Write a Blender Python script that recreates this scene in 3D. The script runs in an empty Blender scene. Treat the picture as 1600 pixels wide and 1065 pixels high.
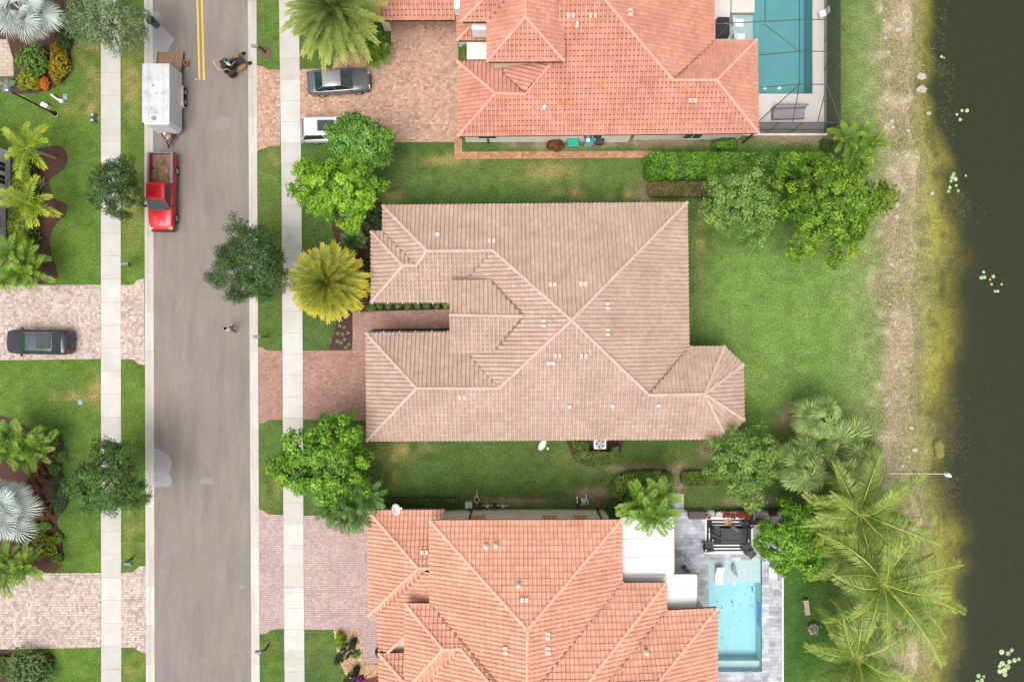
import bpy, bmesh, math, random
import numpy as np
from mathutils import Vector, Matrix
from mathutils.geometry import tessellate_polygon

# ------------------------------------------------------------------ camera, sky, sun, exposure
scene = bpy.context.scene
COL = scene.collection
H = 53.333          # drone height above the street, metres
S = 0.05            # metres of ground for one pixel of the 1600 px wide photograph
cam_data = bpy.data.cameras.new('camera'); cam_data.lens = 24; cam_data.sensor_width = 36
cam_data.clip_start = 1; cam_data.clip_end = 3000
cam = bpy.data.objects.new('camera', cam_data); COL.objects.link(cam)
cam.location = (0, 0, H); scene.camera = cam

SUN_EL, SUN_AZ = math.radians(70), math.radians(205)      # azimuth clockwise from north (+Y)
world = bpy.data.worlds.new('World'); scene.world = world; world.use_nodes = True
wn = world.node_tree.nodes; wl = world.node_tree.links; wn.clear()
sky = wn.new('ShaderNodeTexSky'); sky.sky_type = 'NISHITA'; sky.sun_disc = False
sky.sun_elevation = SUN_EL; sky.sun_rotation = SUN_AZ; sky.dust_density = 5.0; sky.air_density = 1.0; sky.ozone_density = 1.0
hs = wn.new('ShaderNodeHueSaturation'); hs.inputs['Saturation'].default_value = 0.22   # cloud cover greys the sky
bg = wn.new('ShaderNodeBackground'); bg.inputs['Strength'].default_value = 0.15
wo = wn.new('ShaderNodeOutputWorld')
wl.new(sky.outputs[0], hs.inputs['Color']); wl.new(hs.outputs[0], bg.inputs[0]); wl.new(bg.outputs[0], wo.inputs[0])
sd = bpy.data.lights.new('sun', 'SUN'); sd.energy = 1.35; sd.angle = math.radians(40); sd.color = (1, 0.96, 0.9)
sun = bpy.data.objects.new('sun', sd); COL.objects.link(sun)
sun.location = (0, 0, 80)
sdir = Vector((math.sin(SUN_AZ) * math.cos(SUN_EL), math.cos(SUN_AZ) * math.cos(SUN_EL), math.sin(SUN_EL)))
sun.rotation_euler = sdir.to_track_quat('Z', 'Y').to_euler()
vs = scene.view_settings
vs.view_transform = 'Standard'; vs.look = 'None'; vs.gamma = 1; vs.use_curve_mapping = False
vs.exposure = 0.46
cy = scene.cycles
cy.use_denoising = True; cy.max_bounces = 7; cy.diffuse_bounces = 3; cy.glossy_bounces = 3
cy.transmission_bounces = 4; cy.transparent_max_bounces = 14; cy.volume_bounces = 0

RNG = np.random.default_rng(7)
random.seed(7)
PI = math.pi

def W(px, py, z=0.0):
    k = (1 - z / H) * S
    return Vector(((px - 800) * k, (532.5 - py) * k, z))

# ------------------------------------------------------------------ materials
MATS = {}
def _nodes(name):
    m = bpy.data.materials.new(name); m.use_nodes = True
    n = m.node_tree.nodes; n.clear()
    return m, n, m.node_tree.links
def rgba(c): return (c[0], c[1], c[2], 1)

def pbr(name, col, rough=0.6, metal=0.0, var=0.12, scale=3.0, bump=0.0, bscale=30.0, col2=None, attr=None,
        world=False, spec=0.4, coat=0.0, stain=None, stain_scale=0.6, stain_amt=0.5, transl=0.0, stretch=None):
    """Principled material: colour col (to col2 along a face attribute), two scales of noise, optional bump and stains."""
    if name in MATS: return MATS[name]
    m, n, l = _nodes(name)
    out = n.new('ShaderNodeOutputMaterial'); p = n.new('ShaderNodeBsdfPrincipled')
    p.inputs['Roughness'].default_value = rough; p.inputs['Metallic'].default_value = metal
    p.inputs['Specular IOR Level'].default_value = spec
    p.inputs['Coat Weight'].default_value = coat
    if world:
        g = n.new('ShaderNodeNewGeometry'); vec = g.outputs['Position']
    else:
        t = n.new('ShaderNodeTexCoord'); vec = t.outputs['Object']
    if stretch:
        mp = n.new('ShaderNodeMapping'); mp.inputs['Scale'].default_value = stretch
        l.new(vec, mp.inputs['Vector']); vec = mp.outputs[0]
    if attr:
        a = n.new('ShaderNodeAttribute'); a.attribute_name = attr
        mx = n.new('ShaderNodeMix'); mx.data_type = 'RGBA'
        mx.inputs[6].default_value = rgba(col); mx.inputs[7].default_value = rgba(col2 or col)
        l.new(a.outputs['Fac'], mx.inputs[0]); c = mx.outputs[2]
    else:
        r = n.new('ShaderNodeRGB'); r.outputs[0].default_value = rgba(col); c = r.outputs[0]
    if var > 0:
        for sc, amt in ((scale, var), (scale * 9, var * 0.8)):
            nz = n.new('ShaderNodeTexNoise'); nz.inputs['Scale'].default_value = sc; nz.inputs['Detail'].default_value = 3
            l.new(vec, nz.inputs['Vector'])
            mr = n.new('ShaderNodeMapRange'); mr.inputs[1].default_value = 0.25; mr.inputs[2].default_value = 0.75
            mr.inputs[3].default_value = 1 - amt; mr.inputs[4].default_value = 1 + amt
            l.new(nz.outputs[0], mr.inputs[0])
            mu = n.new('ShaderNodeMix'); mu.data_type = 'RGBA'; mu.blend_type = 'MULTIPLY'; mu.inputs[0].default_value = 1
            l.new(c, mu.inputs[6]); l.new(mr.outputs[0], mu.inputs[7]); c = mu.outputs[2]
    if stain:
        nz = n.new('ShaderNodeTexNoise'); nz.inputs['Scale'].default_value = stain_scale; nz.inputs['Detail'].default_value = 6
        nz.inputs['Roughness'].default_value = 0.65
        l.new(vec, nz.inputs['Vector'])
        mr = n.new('ShaderNodeMapRange'); mr.inputs[1].default_value = 0.48; mr.inputs[2].default_value = 0.7
        mr.inputs[4].default_value = stain_amt
        l.new(nz.outputs[0], mr.inputs[0])
        mu = n.new('ShaderNodeMix'); mu.data_type = 'RGBA'
        l.new(mr.outputs[0], mu.inputs[0]); l.new(c, mu.inputs[6]); mu.inputs[7].default_value = rgba(stain); c = mu.outputs[2]
    l.new(c, p.inputs['Base Color'])
    if bump:
        nz = n.new('ShaderNodeTexNoise'); nz.inputs['Scale'].default_value = bscale; nz.inputs['Detail'].default_value = 4
        l.new(vec, nz.inputs['Vector'])
        b = n.new('ShaderNodeBump'); b.inputs['Strength'].default_value = bump; b.inputs['Distance'].default_value = 0.05
        l.new(nz.outputs[0], b.inputs['Height']); l.new(b.outputs[0], p.inputs['Normal'])
    sh = p.outputs[0]
    if transl:
        tr = n.new('ShaderNodeBsdfTranslucent'); l.new(c, tr.inputs['Color'])
        ms = n.new('ShaderNodeMixShader'); ms.inputs[0].default_value = transl
        l.new(sh, ms.inputs[1]); l.new(tr.outputs[0], ms.inputs[2]); sh = ms.outputs[0]
    l.new(sh, out.inputs[0])
    MATS[name] = m
    return m

def leaf_mat(name, dark, light, rough=0.45, transl=0.3):
    return pbr('leaf_' + name, dark, rough=rough, col2=light, attr='shade', var=0.15, scale=0.9, transl=transl, spec=0.35)

def glass_mat():
    return pbr('car_glass', (0.02, 0.035, 0.035), rough=0.06, var=0, spec=0.9)

def screen_mat(name, opacity, col=(0.02, 0.02, 0.022)):
    m, n, l = _nodes(name)
    out = n.new('ShaderNodeOutputMaterial'); d = n.new('ShaderNodeBsdfDiffuse'); d.inputs[0].default_value = rgba(col)
    t = n.new('ShaderNodeBsdfTransparent'); ms = n.new('ShaderNodeMixShader'); ms.inputs[0].default_value = opacity
    l.new(t.outputs[0], ms.inputs[1]); l.new(d.outputs[0], ms.inputs[2]); l.new(ms.outputs[0], out.inputs[0])
    return m

def water_mat(name, absorb, density, refl=0.03, bump=0.15, bscale=3.0, scatter=None, film=None, film_amt=0.0):
    """Clear water: a faint mirror on top, light swallowed with depth by a real absorbing volume."""
    m, n, l = _nodes(name)
    out = n.new('ShaderNodeOutputMaterial')
    t = n.new('ShaderNodeBsdfTransparent'); g = n.new('ShaderNodeBsdfGlossy'); g.inputs['Roughness'].default_value = 0.08
    ms = n.new('ShaderNodeMixShader'); ms.inputs[0].default_value = refl
    tc = n.new('ShaderNodeNewGeometry')
    nz = n.new('ShaderNodeTexNoise'); nz.inputs['Scale'].default_value = bscale; nz.inputs['Detail'].default_value = 5
    l.new(tc.outputs['Position'], nz.inputs['Vector'])
    b = n.new('ShaderNodeBump'); b.inputs['Strength'].default_value = bump; b.inputs['Distance'].default_value = 0.1
    l.new(nz.outputs[0], b.inputs['Height']); l.new(b.outputs[0], g.inputs['Normal'])
    base = t.outputs[0]
    if film:
        df = n.new('ShaderNodeBsdfDiffuse'); df.inputs[0].default_value = rgba(film)
        mf = n.new('ShaderNodeMixShader'); mf.inputs[0].default_value = film_amt
        l.new(base, mf.inputs[1]); l.new(df.outputs[0], mf.inputs[2]); base = mf.outputs[0]
    l.new(base, ms.inputs[1]); l.new(g.outputs[0], ms.inputs[2]); l.new(ms.outputs[0], out.inputs[0])
    v = n.new('ShaderNodeVolumeAbsorption'); v.inputs['Color'].default_value = rgba(absorb); v.inputs['Density'].default_value = density
    l.new(v.outputs[0], out.inputs['Volume'])
    return m

# ------------------------------------------------------------------ objects
def tag(o, label=None, cat=None, group=None, kind=None):
    if label: o['label'] = label
    if cat: o['category'] = cat
    if group: o['group'] = group
    if kind: o['kind'] = kind
    return o
def thing(name, label, cat, loc=(0, 0, 0), rz=0.0, group=None):
    o = bpy.data.objects.new(name, None); COL.objects.link(o)
    o.location = loc; o.rotation_euler = (0, 0, rz); o.empty_display_size = 0.3
    return tag(o, label, cat, group)
def link_mesh(name, me, m, parent=None, kind=None):
    o = bpy.data.objects.new(name, me); COL.objects.link(o)
    if m is not None and not me.materials: me.materials.append(m)
    if parent is not None: o.parent = parent
    if kind: o['kind'] = kind
    return o
def copy_tree(o, parent=None):
    c = o.copy(); COL.objects.link(c); c.parent = parent
    for ch in list(o.children): copy_tree(ch, c)
    return c

class MB:
    """Collects boxes, tubes, lofts and sheets and links them as ONE mesh object."""
    def __init__(s): s.v = []; s.f = []; s.sh = []
    def add(s, v, f, shade=0.0):
        b = len(s.v); s.v += [tuple(p) for p in v]; s.f += [tuple(i + b for i in q) for q in f]; s.sh += [shade] * len(f); return s
    def box(s, c, d, rz=0.0, taper=1.0, shade=0.0, M=None):
        x, y, z = d[0] / 2, d[1] / 2, d[2] / 2
        pts = [(-x, -y, -z), (x, -y, -z), (x, y, -z), (-x, y, -z)] + [(-x * taper, -y * taper, z), (x * taper, -y * taper, z), (x * taper, y * taper, z), (-x * taper, y * taper, z)]
        if M is not None: pts = [M @ Vector(p) for p in pts]
        ca, sa = math.cos(rz), math.sin(rz)
        pts = [(c[0] + p[0] * ca - p[1] * sa, c[1] + p[0] * sa + p[1] * ca, c[2] + p[2]) for p in pts]
        return s.add(pts, [(3, 2, 1, 0), (4, 5, 6, 7), (0, 1, 5, 4), (1, 2, 6, 5), (2, 3, 7, 6), (3, 0, 4, 7)], shade)
    def prism(s, poly, z0, z1, shade=0.0):
        """poly: xy points counter-clockwise or clockwise; closed solid between z0 and z1"""
        a = sum(poly[i][0] * poly[(i + 1) % len(poly)][1] - poly[(i + 1) % len(poly)][0] * poly[i][1] for i in range(len(poly)))
        if a < 0: poly = poly[::-1]
        n = len(poly)
        v = [(p[0], p[1], z0) for p in poly] + [(p[0], p[1], z1) for p in poly]
        f = [tuple(range(n - 1, -1, -1)), tuple(range(n, 2 * n))] + [(i, (i + 1) % n, n + (i + 1) % n, n + i) for i in range(n)]
        return s.add(v, f, shade)
    def tube(s, path, rad, n=6, shade=0.0, cap=True):
        path = [Vector(p) for p in path]
        if not hasattr(rad, '__len__'): rad = [rad] * len(path)
        v = []; f = []
        for i, p in enumerate(path):
            d = (path[min(i + 1, len(path) - 1)] - path[max(i - 1, 0)])
            d = d.normalized() if d.length > 1e-9 else Vector((0, 0, 1))
            a = d.cross(Vector((0, 0, 1)) if abs(d.z) < 0.9 else Vector((1, 0, 0))).normalized(); b = d.cross(a)
            for k in range(n):
                t = 2 * PI * k / n
                v.append(p + (a * math.cos(t) + b * math.sin(t)) * rad[i])
        for i in range(len(path) - 1):
            for k in range(n):
                f.append((i * n + k, i * n + (k + 1) % n, (i + 1) * n + (k + 1) % n, (i + 1) * n + k))
        if cap: f.append(tuple(range(n - 1, -1, -1))); f.append(tuple((len(path) - 1) * n + k for k in range(n)))
        return s.add(v, f, shade)
    def lathe(s, prof, c=(0, 0, 0), n=14, axis='z', shade=0.0):
        v = []; f = []
        for (r, h) in prof:
            for k in range(n):
                t = 2 * PI * k / n
                a, b = r * math.cos(t), r * math.sin(t)
                q = {'z': (a, b, h), 'y': (a, h, b), 'x': (h, a, b)}[axis]
                v.append((q[0] + c[0], q[1] + c[1], q[2] + c[2]))
        for i in range(len(prof) - 1):
            for k in range(n):
                f.append((i * n + k, i * n + (k + 1) % n, (i + 1) * n + (k + 1) % n, (i + 1) * n + k))
        f.append(tuple(range(n - 1, -1, -1))); f.append(tuple((len(prof) - 1) * n + k for k in range(n)))
        return s.add(v, f, shade)
    def loft(s, secs, cap=True, shade=0.0):
        n = len(secs[0]); v = [p for q in secs for p in q]; f = []
        for i in range(len(secs) - 1):
            for k in range(n):
                f.append((i * n + k, i * n + (k + 1) % n, (i + 1) * n + (k + 1) % n, (i + 1) * n + k))
        if cap: f.append(tuple(range(n - 1, -1, -1))); f.append(tuple((len(secs) - 1) * n + k for k in range(n)))
        return s.add(v, f, shade)
    def pane(s, q, t=0.012, inset=0.08, shade=0.0):
        """thin solid pane on a quad (4 corners), inset towards its middle and set t proud"""
        q = [Vector(p) for p in q]; c = sum(q, Vector()) / 4
        nrm = (q[1] - q[0]).cross(q[2] - q[0]).normalized()
        q = [p + (c - p) * inset for p in q]
        a = [p - nrm * t for p in q]; b = [p + nrm * t for p in q]
        return s.add(a + b, [(3, 2, 1, 0), (4, 5, 6, 7)] + [(i, (i + 1) % 4, 4 + (i + 1) % 4, 4 + i) for i in range(4)], shade)
    def blob(s, c, r, n=8, m=6, jit=0.15, shade=0.0, seed=0):
        rg = random.Random(seed); v = []; f = []
        for i in range(1, m):
            ph = PI * i / m
            for k in range(n):
                t = 2 * PI * k / n; j = 1 + rg.uniform(-jit, jit)
                v.append((c[0] + r[0] * math.sin(ph) * math.cos(t) * j, c[1] + r[1] * math.sin(ph) * math.sin(t) * j, c[2] + r[2] * math.cos(ph) * j))
        top = len(v); v.append((c[0], c[1], c[2] + r[2])); v.append((c[0], c[1], c[2] - r[2]))
        for i in range(m - 2):
            for k in range(n): f.append((i * n + k, (i + 1) * n + k, (i + 1) * n + (k + 1) % n, i * n + (k + 1) % n))
        for k in range(n):
            f.append((top, k, (k + 1) % n)); f.append((top + 1, (m - 2) * n + (k + 1) % n, (m - 2) * n + k))
        return s.add(v, f, shade)
    def mesh(s, name, off=None, smooth=False):
        me = bpy.data.meshes.new(name)
        v = s.v if off is None else [(p[0] - off[0], p[1] - off[1], p[2] - off[2]) for p in s.v]
        me.from_pydata(v, [], s.f)
        if any(s.sh):
            a = me.attributes.new('shade', 'FLOAT', 'FACE'); a.data.foreach_set('value', s.sh)
        if smooth: me.polygons.foreach_set('use_smooth', [True] * len(me.polygons))
        me.update()
        return me
    def build(s, name, m, parent=None, kind=None, off=None, smooth=False):
        if off is None and parent is not None and parent.get('_w'): off = parent['_w']
        return link_mesh(name, s.mesh(name, off, smooth), m, parent, kind)

def np_mesh(name, V, F, shade=None):
    me = bpy.data.meshes.new(name)
    nf, k = F.shape
    me.vertices.add(len(V)); me.vertices.foreach_set('co', np.asarray(V, dtype=np.float32).ravel())
    me.loops.add(nf * k); me.loops.foreach_set('vertex_index', F.astype(np.int32).ravel())
    me.polygons.add(nf); me.polygons.foreach_set('loop_start', np.arange(0, nf * k, k, dtype=np.int32))
    try: me.polygons.foreach_set('loop_total', np.full(nf, k, dtype=np.int32))
    except Exception: pass
    if shade is not None:
        a = me.attributes.new('shade', 'FLOAT', 'FACE'); a.data.foreach_set('value', np.asarray(shade, dtype=np.float32))
    me.update(calc_edges=True); me.validate()
    return me

def vnoise(x, y, cell, seed):
    """smooth value noise, 0..1"""
    r = np.random.default_rng(seed).random((257, 257))
    u = x / cell; v = y / cell
    i = np.floor(u).astype(int); j = np.floor(v).astype(int); fu = u - i; fv = v - j
    fu = fu * fu * (3 - 2 * fu); fv = fv * fv * (3 - 2 * fv)
    i0, j0, i1, j1 = i % 256, j % 256, (i + 1) % 256, (j + 1) % 256
    return (r[i0, j0] * (1 - fu) + r[i1, j0] * fu) * (1 - fv) + (r[i0, j1] * (1 - fu) + r[i1, j1] * fu) * fv
def sstep(a, b, x):
    t = np.clip((x - a) / (b - a), 0, 1); return t * t * (3 - 2 * t)
def inside(poly, x, y):
    x = np.asarray(x); y = np.asarray(y); r = np.zeros(x.shape, bool); n = len(poly)
    for i in range(n):
        x0, y0 = poly[i][0], poly[i][1]; x1, y1 = poly[(i + 1) % n][0], poly[(i + 1) % n][1]
        c = ((y0 > y) != (y1 > y)) & (x < (x1 - x0) * (y - y0) / ((y1 - y0) or 1e-9) + x0)
        r ^= c
    return r
# ------------------------------------------------------------------ ground: lawns, bank and lake bed in one sheet
def ground():
    fx = np.arange(-46, 44.01, 0.25); fy = np.arange(-32, 32.01, 0.25)
    gx = np.concatenate([[-600, -250, -120, -70, -52], fx, [47, 52, 60, 90, 160, 300, 600]])
    gy = np.concatenate([[-600, -250, -120, -70, -45, -36], fy, [36, 45, 70, 120, 250, 600]])
    X, Y = np.meshgrid(gx, gy, indexing='ij'); px = 800 + X / S; py = 532.5 - Y / S
    n1 = vnoise(X, Y, 2.2, 1); n2 = vnoise(X, Y, 0.7, 2); n3 = vnoise(X, Y, 6, 3); n4 = vnoise(X * 0.3, Y, 1.1, 4)
    # shore
    wig = (vnoise(X * 0 + 5, Y, 3.5, 5) - 0.5) * 26 + (vnoise(X * 0 + 9, Y, 1.2, 6) - 0.5) * 12
    wide = np.interp(py, [-200, 0, 150, 400, 600, 700, 780, 900, 1065, 1300], [20, 25, 30, 62, 52, 46, 44, 62, 50, 48])
    sh = px - wig
    Z = -0.42 * sstep(1376, 1436, sh)
    shal = sstep(1430, 1434 + wide, sh + (n2 - 0.5) * 8)
    Z = Z - 0.34 * shal - 2.6 * sstep(1430 + wide * 0.5, 1470 + wide * 2.4, sh + (n1 - 0.5) * 14)
    # grass tints
    def blend(c, t, col): return c * (1 - t[..., None]) + np.array(col) * t[..., None]
    C = np.zeros(X.shape + (3,)) + np.array((0.068, 0.122, 0.030))
    C = blend(C, (px < 400) * (0.55 + 0.45 * n1), (0.092, 0.170, 0.024))
    C = blend(C, ((px > 398) & (px < 440)) * 0.7, (0.085, 0.15, 0.03))
    back = sstep(1078, 1150, px) * sstep(300, 420, py) * (1 - sstep(600, 720, py))
    C = blend(C, back, (0.122, 0.212, 0.048))
    C = blend(C, sstep(1290, 1345, px) * 0.8, (0.165, 0.235, 0.075))
    C = blend(C, sstep(1330, 1372, px) * n4 * 0.7, (0.26, 0.26, 0.13))
    side_n = sstep(590, 620, px) * (1 - sstep(985, 1020, px)) * sstep(240, 256, py) * (1 - sstep(276, 300, py))
    C = blend(C, side_n * (0.2 + 0.5 * n1), (0.120, 0.172, 0.045))
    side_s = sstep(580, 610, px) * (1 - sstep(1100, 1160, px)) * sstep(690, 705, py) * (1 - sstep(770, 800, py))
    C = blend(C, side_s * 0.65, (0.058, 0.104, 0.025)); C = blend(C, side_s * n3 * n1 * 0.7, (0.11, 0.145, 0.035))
    yard_c = (px > 1222) & (px < 1300) & (py > 880)
    C = blend(C, yard_c * 0.8, (0.045, 0.125, 0.02))
    # mottling, mowing and worn patches
    C = blend(C, np.clip((n1 - 0.5) * 1.6, 0, 1) * 0.32, (0.14, 0.19, 0.045))
    C = blend(C, np.clip((0.45 - n3) * 1.5, 0, 1) * 0.5, (0.050, 0.098, 0.022))
    dry = [(140, 160, 34, 14), (128, 172, 24, 8), (150, 130, 22, 26), (208, 95, 16, 46), (205, 140, 14, 40), (208, 330, 14, 45), (150, 620, 14, 16), (212, 815, 14, 42),
           (206, 1040, 14, 20), (140, 70, 24, 30), (424, 255, 12, 14), (428, 760, 12, 30), (424, 1010, 10, 10), (612, 300, 20, 14), (632, 700, 34, 16), (610, 730, 16, 20),
           (905, 300, 36, 8), (980, 305, 26, 8), (1300, 388, 18, 14), (1095, 390, 8, 50), (108, 620, 20, 8), (150, 600, 12, 20), (455, 1000, 12, 20), (700, 250, 40, 10), (860, 268, 40, 14)]
    for (a, b, ra, rb) in dry:
        d = ((px - a) / ra) ** 2 + ((py - b) / rb) ** 2
        C = blend(C, np.exp(-d) * np.clip(n2 * 1.6 - 0.15, 0, 1) * 0.85, (0.25, 0.205, 0.075))
    # bare edges in the side yards
    for (a, b, ra, rb) in [(930, 772, 26, 10), (1010, 733, 55, 6), (1062, 755, 9, 26), (1105, 703, 12, 14), (870, 226, 60, 7), (1010, 222, 90, 6), (1180, 782, 40, 6), (1010, 300, 12, 16), (790, 783, 50, 5), (1240, 215, 60, 8), (1085, 735, 40, 5), (1232, 655, 12, 18)]:
        d = ((px - a) / ra) ** 2 + ((py - b) / rb) ** 2
        C = blend(C, np.clip(1.5 * np.exp(-d) * (0.4 + n2) , 0, 0.9), (0.24, 0.19, 0.125))
    C *= (0.86 + 0.28 * n2)[..., None] * np.array([1.08, 1.02, 1.0])
    # bank: dry grass, sand; then algae on the shallow bed and dark silt
    d0 = sstep(1364, 1392, sh + (n2 - 0.5) * 34 + (n1 - 0.5) * 20)
    bank = np.zeros_like(C) + np.array((0.36, 0.285, 0.185))
    bank = blend(bank, np.clip(n4 * 1.5 - 0.3, 0, 1), (0.22, 0.19, 0.09)); bank = blend(bank, np.clip(n2 * 1.8 - 1.0, 0, 1), (0.52, 0.45, 0.34))
    bank = blend(bank, np.clip(n1 * 2 - 1.1, 0, 1) * 0.7, (0.13, 0.16, 0.045))
    C = blend(C, d0, (0, 0, 0)) + bank * d0[..., None]
    al = sstep(1418, 1466, sh + (n1 - 0.5) * 26 + (n2 - 0.5) * 14)
    alg = blend(np.zeros_like(C) + np.array((0.52, 0.475, 0.10)), np.clip(n1 * 1.6 - 0.5, 0, 1), (0.33, 0.34, 0.12))
    alg = blend(alg, np.clip(n2 * 2 - 1.15, 0, 1), (0.16, 0.15, 0.05))
    C = blend(C, al, (0, 0, 0)) + alg * al[..., None]
    deep = sstep(1436 + wide * 0.6, 1456 + wide * 1.8, sh + (n1 - 0.5) * 16)
    C = blend(C, deep, (0.075, 0.08, 0.05))
    # street bed and the pits below the pools lie lower than the lawn
    edgeL = np.interp(py, [0, 1065], [232, 235]); edgeR = np.interp(py, [0, 1065], [394, 399])
    Z = np.where((px > edgeL) & (px < edgeR), -0.3, Z)
    Z = np.where((px > 1130) & (px < 1279) & (py < 156), -2.6, Z)
    Z = np.where((px > 1099) & (px < 1199) & (py > 864) & (py < 1059), -2.6, Z)
    nx, ny = X.shape
    idx = np.arange(nx * ny).reshape(nx, ny)
    F = np.stack([idx[:-1, :-1], idx[1:, :-1], idx[1:, 1:], idx[:-1, 1:]], -1).reshape(-1, 4)
    V = np.stack([X, Y, Z], -1).reshape(-1, 3)
    me = np_mesh('ground', V, F)
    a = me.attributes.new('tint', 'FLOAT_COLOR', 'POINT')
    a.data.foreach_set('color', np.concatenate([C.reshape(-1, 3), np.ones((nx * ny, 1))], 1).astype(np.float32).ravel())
    m, n, l = _nodes('turf_and_soil')
    out = n.new('ShaderNodeOutputMaterial'); p = n.new('ShaderNodeBsdfPrincipled'); p.inputs['Roughness'].default_value = 0.9
    p.inputs['Specular IOR Level'].default_value = 0.15
    at = n.new('ShaderNodeAttribute'); at.attribute_name = 'tint'
    g = n.new('ShaderNodeNewGeometry'); c = at.outputs['Color']
    for sc, amt, st in ((6.0, 0.34, (1, 1, 1)), (13.0, 0.62, (1, 0.7, 1)), (1.6, 0.20, (1, 1, 1))):
        mp = n.new('ShaderNodeMapping'); mp.inputs['Scale'].default_value = st; l.new(g.outputs['Position'], mp.inputs['Vector'])
        nz = n.new('ShaderNodeTexNoise'); nz.inputs['Scale'].default_value = sc; nz.inputs['Detail'].default_value = 4
        nz.inputs['Roughness'].default_value = 0.65; l.new(mp.outputs[0], nz.inputs['Vector'])
        mr = n.new('ShaderNodeMapRange'); mr.inputs[1].default_value = 0.28; mr.inputs[2].default_value = 0.72
        mr.inputs[3].default_value = 1 - amt; mr.inputs[4].default_value = 1 + amt; l.new(nz.outputs[0], mr.inputs[0])
        mu = n.new('ShaderNodeMix'); mu.data_type = 'RGBA'; mu.blend_type = 'MULTIPLY'; mu.inputs[0].default_value = 1
        l.new(c, mu.inputs[6]); l.new(mr.outputs[0], mu.inputs[7]); c = mu.outputs[2]
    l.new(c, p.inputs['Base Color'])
    nz = n.new('ShaderNodeTexNoise'); nz.inputs['Scale'].default_value = 26; nz.inputs['Detail'].default_value = 4; l.new(g.outputs['Position'], nz.inputs['Vector'])
    b = n.new('ShaderNodeBump'); b.inputs['Strength'].default_value = 0.7; b.inputs['Distance'].default_value = 0.06
    l.new(nz.outputs[0], b.inputs['Height']); l.new(b.outputs[0], p.inputs['Normal']); l.new(p.outputs[0], out.inputs[0])
    o = link_mesh('ground', me, m, kind='structure')
    return o
GROUND = ground()

# lake: a closed body of water over the bed
lake = MB().box(((W(1405, 0).x + 600) / 2, 0, -2.17), (600 - W(1405, 0).x, 1190, 3.5))
lake.build('lake_water', water_mat('lake_water', (0.76, 0.73, 0.22), 0.9, refl=0.03, bump=0.3, bscale=3.0, film=(0.066, 0.086, 0.050), film_amt=0.24), kind='structure')

# road sheet with patches and the double yellow line
def edge(x0, x1): return lambda y: x0 + (x1 - x0) * y / 1065
YT, YB = -900, 1960
road_l, road_r = edge(237.5, 241), edge(387.5, 393)
asphalt = pbr('asphalt', (0.232, 0.198, 0.176), rough=0.9, var=0.11, scale=0.5, bump=0.5, bscale=40, world=True, stain=(0.165, 0.148, 0.14), stain_scale=0.3, stain_amt=0.6, stretch=(3.0, 0.5, 1))
rd = MB().prism([W(road_l(YT) - 3, YT)[:2], W(road_r(YT) + 3, YT)[:2], W(road_r(YB) + 3, YB)[:2], W(road_l(YB) - 3, YB)[:2]], -0.25, -0.06)
road = rd.build('road', asphalt, kind='structure')
yel = pbr('road_paint_yellow', (0.72, 0.47, 0.03), rough=0.7, var=0.12, scale=4, stain=(0.35, 0.26, 0.08), stain_scale=2.5, stain_amt=0.35)
for xa in (305.5, 312.5):
    MB().prism([W(xa - 1.2, -80)[:2], W(xa + 1.3, -80)[:2], W(xa + 6.9, 124)[:2], W(xa + 4.4, 124)[:2]], -0.058, -0.055).build('painted_line', yel, road)
rp = pbr('road_stud', (0.75, 0.72, 0.66), rough=0.5)
for xa in (306.5, 319.5): MB().box(W(xa, 124.5, -0.045), (0.1, 0.1, 0.03), taper=0.7).build('road_stud', rp, road)
patch = pbr('concrete_patch', (0.30, 0.29, 0.295), rough=0.9, var=0.08, scale=1.0, bump=0.2, world=True)
MB().prism([W(x, y)[:2] for x, y in [(237, 17), (246, 17), (250, 22), (254, 34), (252, 40), (257, 45), (262, 51), (268, 57), (272, 61), (266, 70), (262, 80), (261, 100), (238, 110)]], -0.062, -0.0565).build('patch', patch, road)
MB().prism([W(x, y)[:2] for x, y in [(239, 698), (250, 702), (257, 706), (263, 712), (268, 722), (266, 731), (263, 739), (266, 747), (269, 752), (266, 759), (258, 761), (250, 760), (239, 762)]], -0.062, -0.0565).build('patch', patch, road)
patch2 = pbr('asphalt_patch', (0.245, 0.22, 0.21), rough=0.9, var=0.08, scale=1.0, bump=0.3, world=True)
for pl in ([(333, 193), (345, 180), (358, 186), (360, 200), (340, 202)], [(372, 913), (378, 912), (384, 917), (376, 920)], [(308, 757), (318, 745), (334, 747), (333, 756)]):
    MB().prism([W(x, y)[:2] for x, y in pl], -0.062, -0.0565).build('patch', patch2, road)

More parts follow.
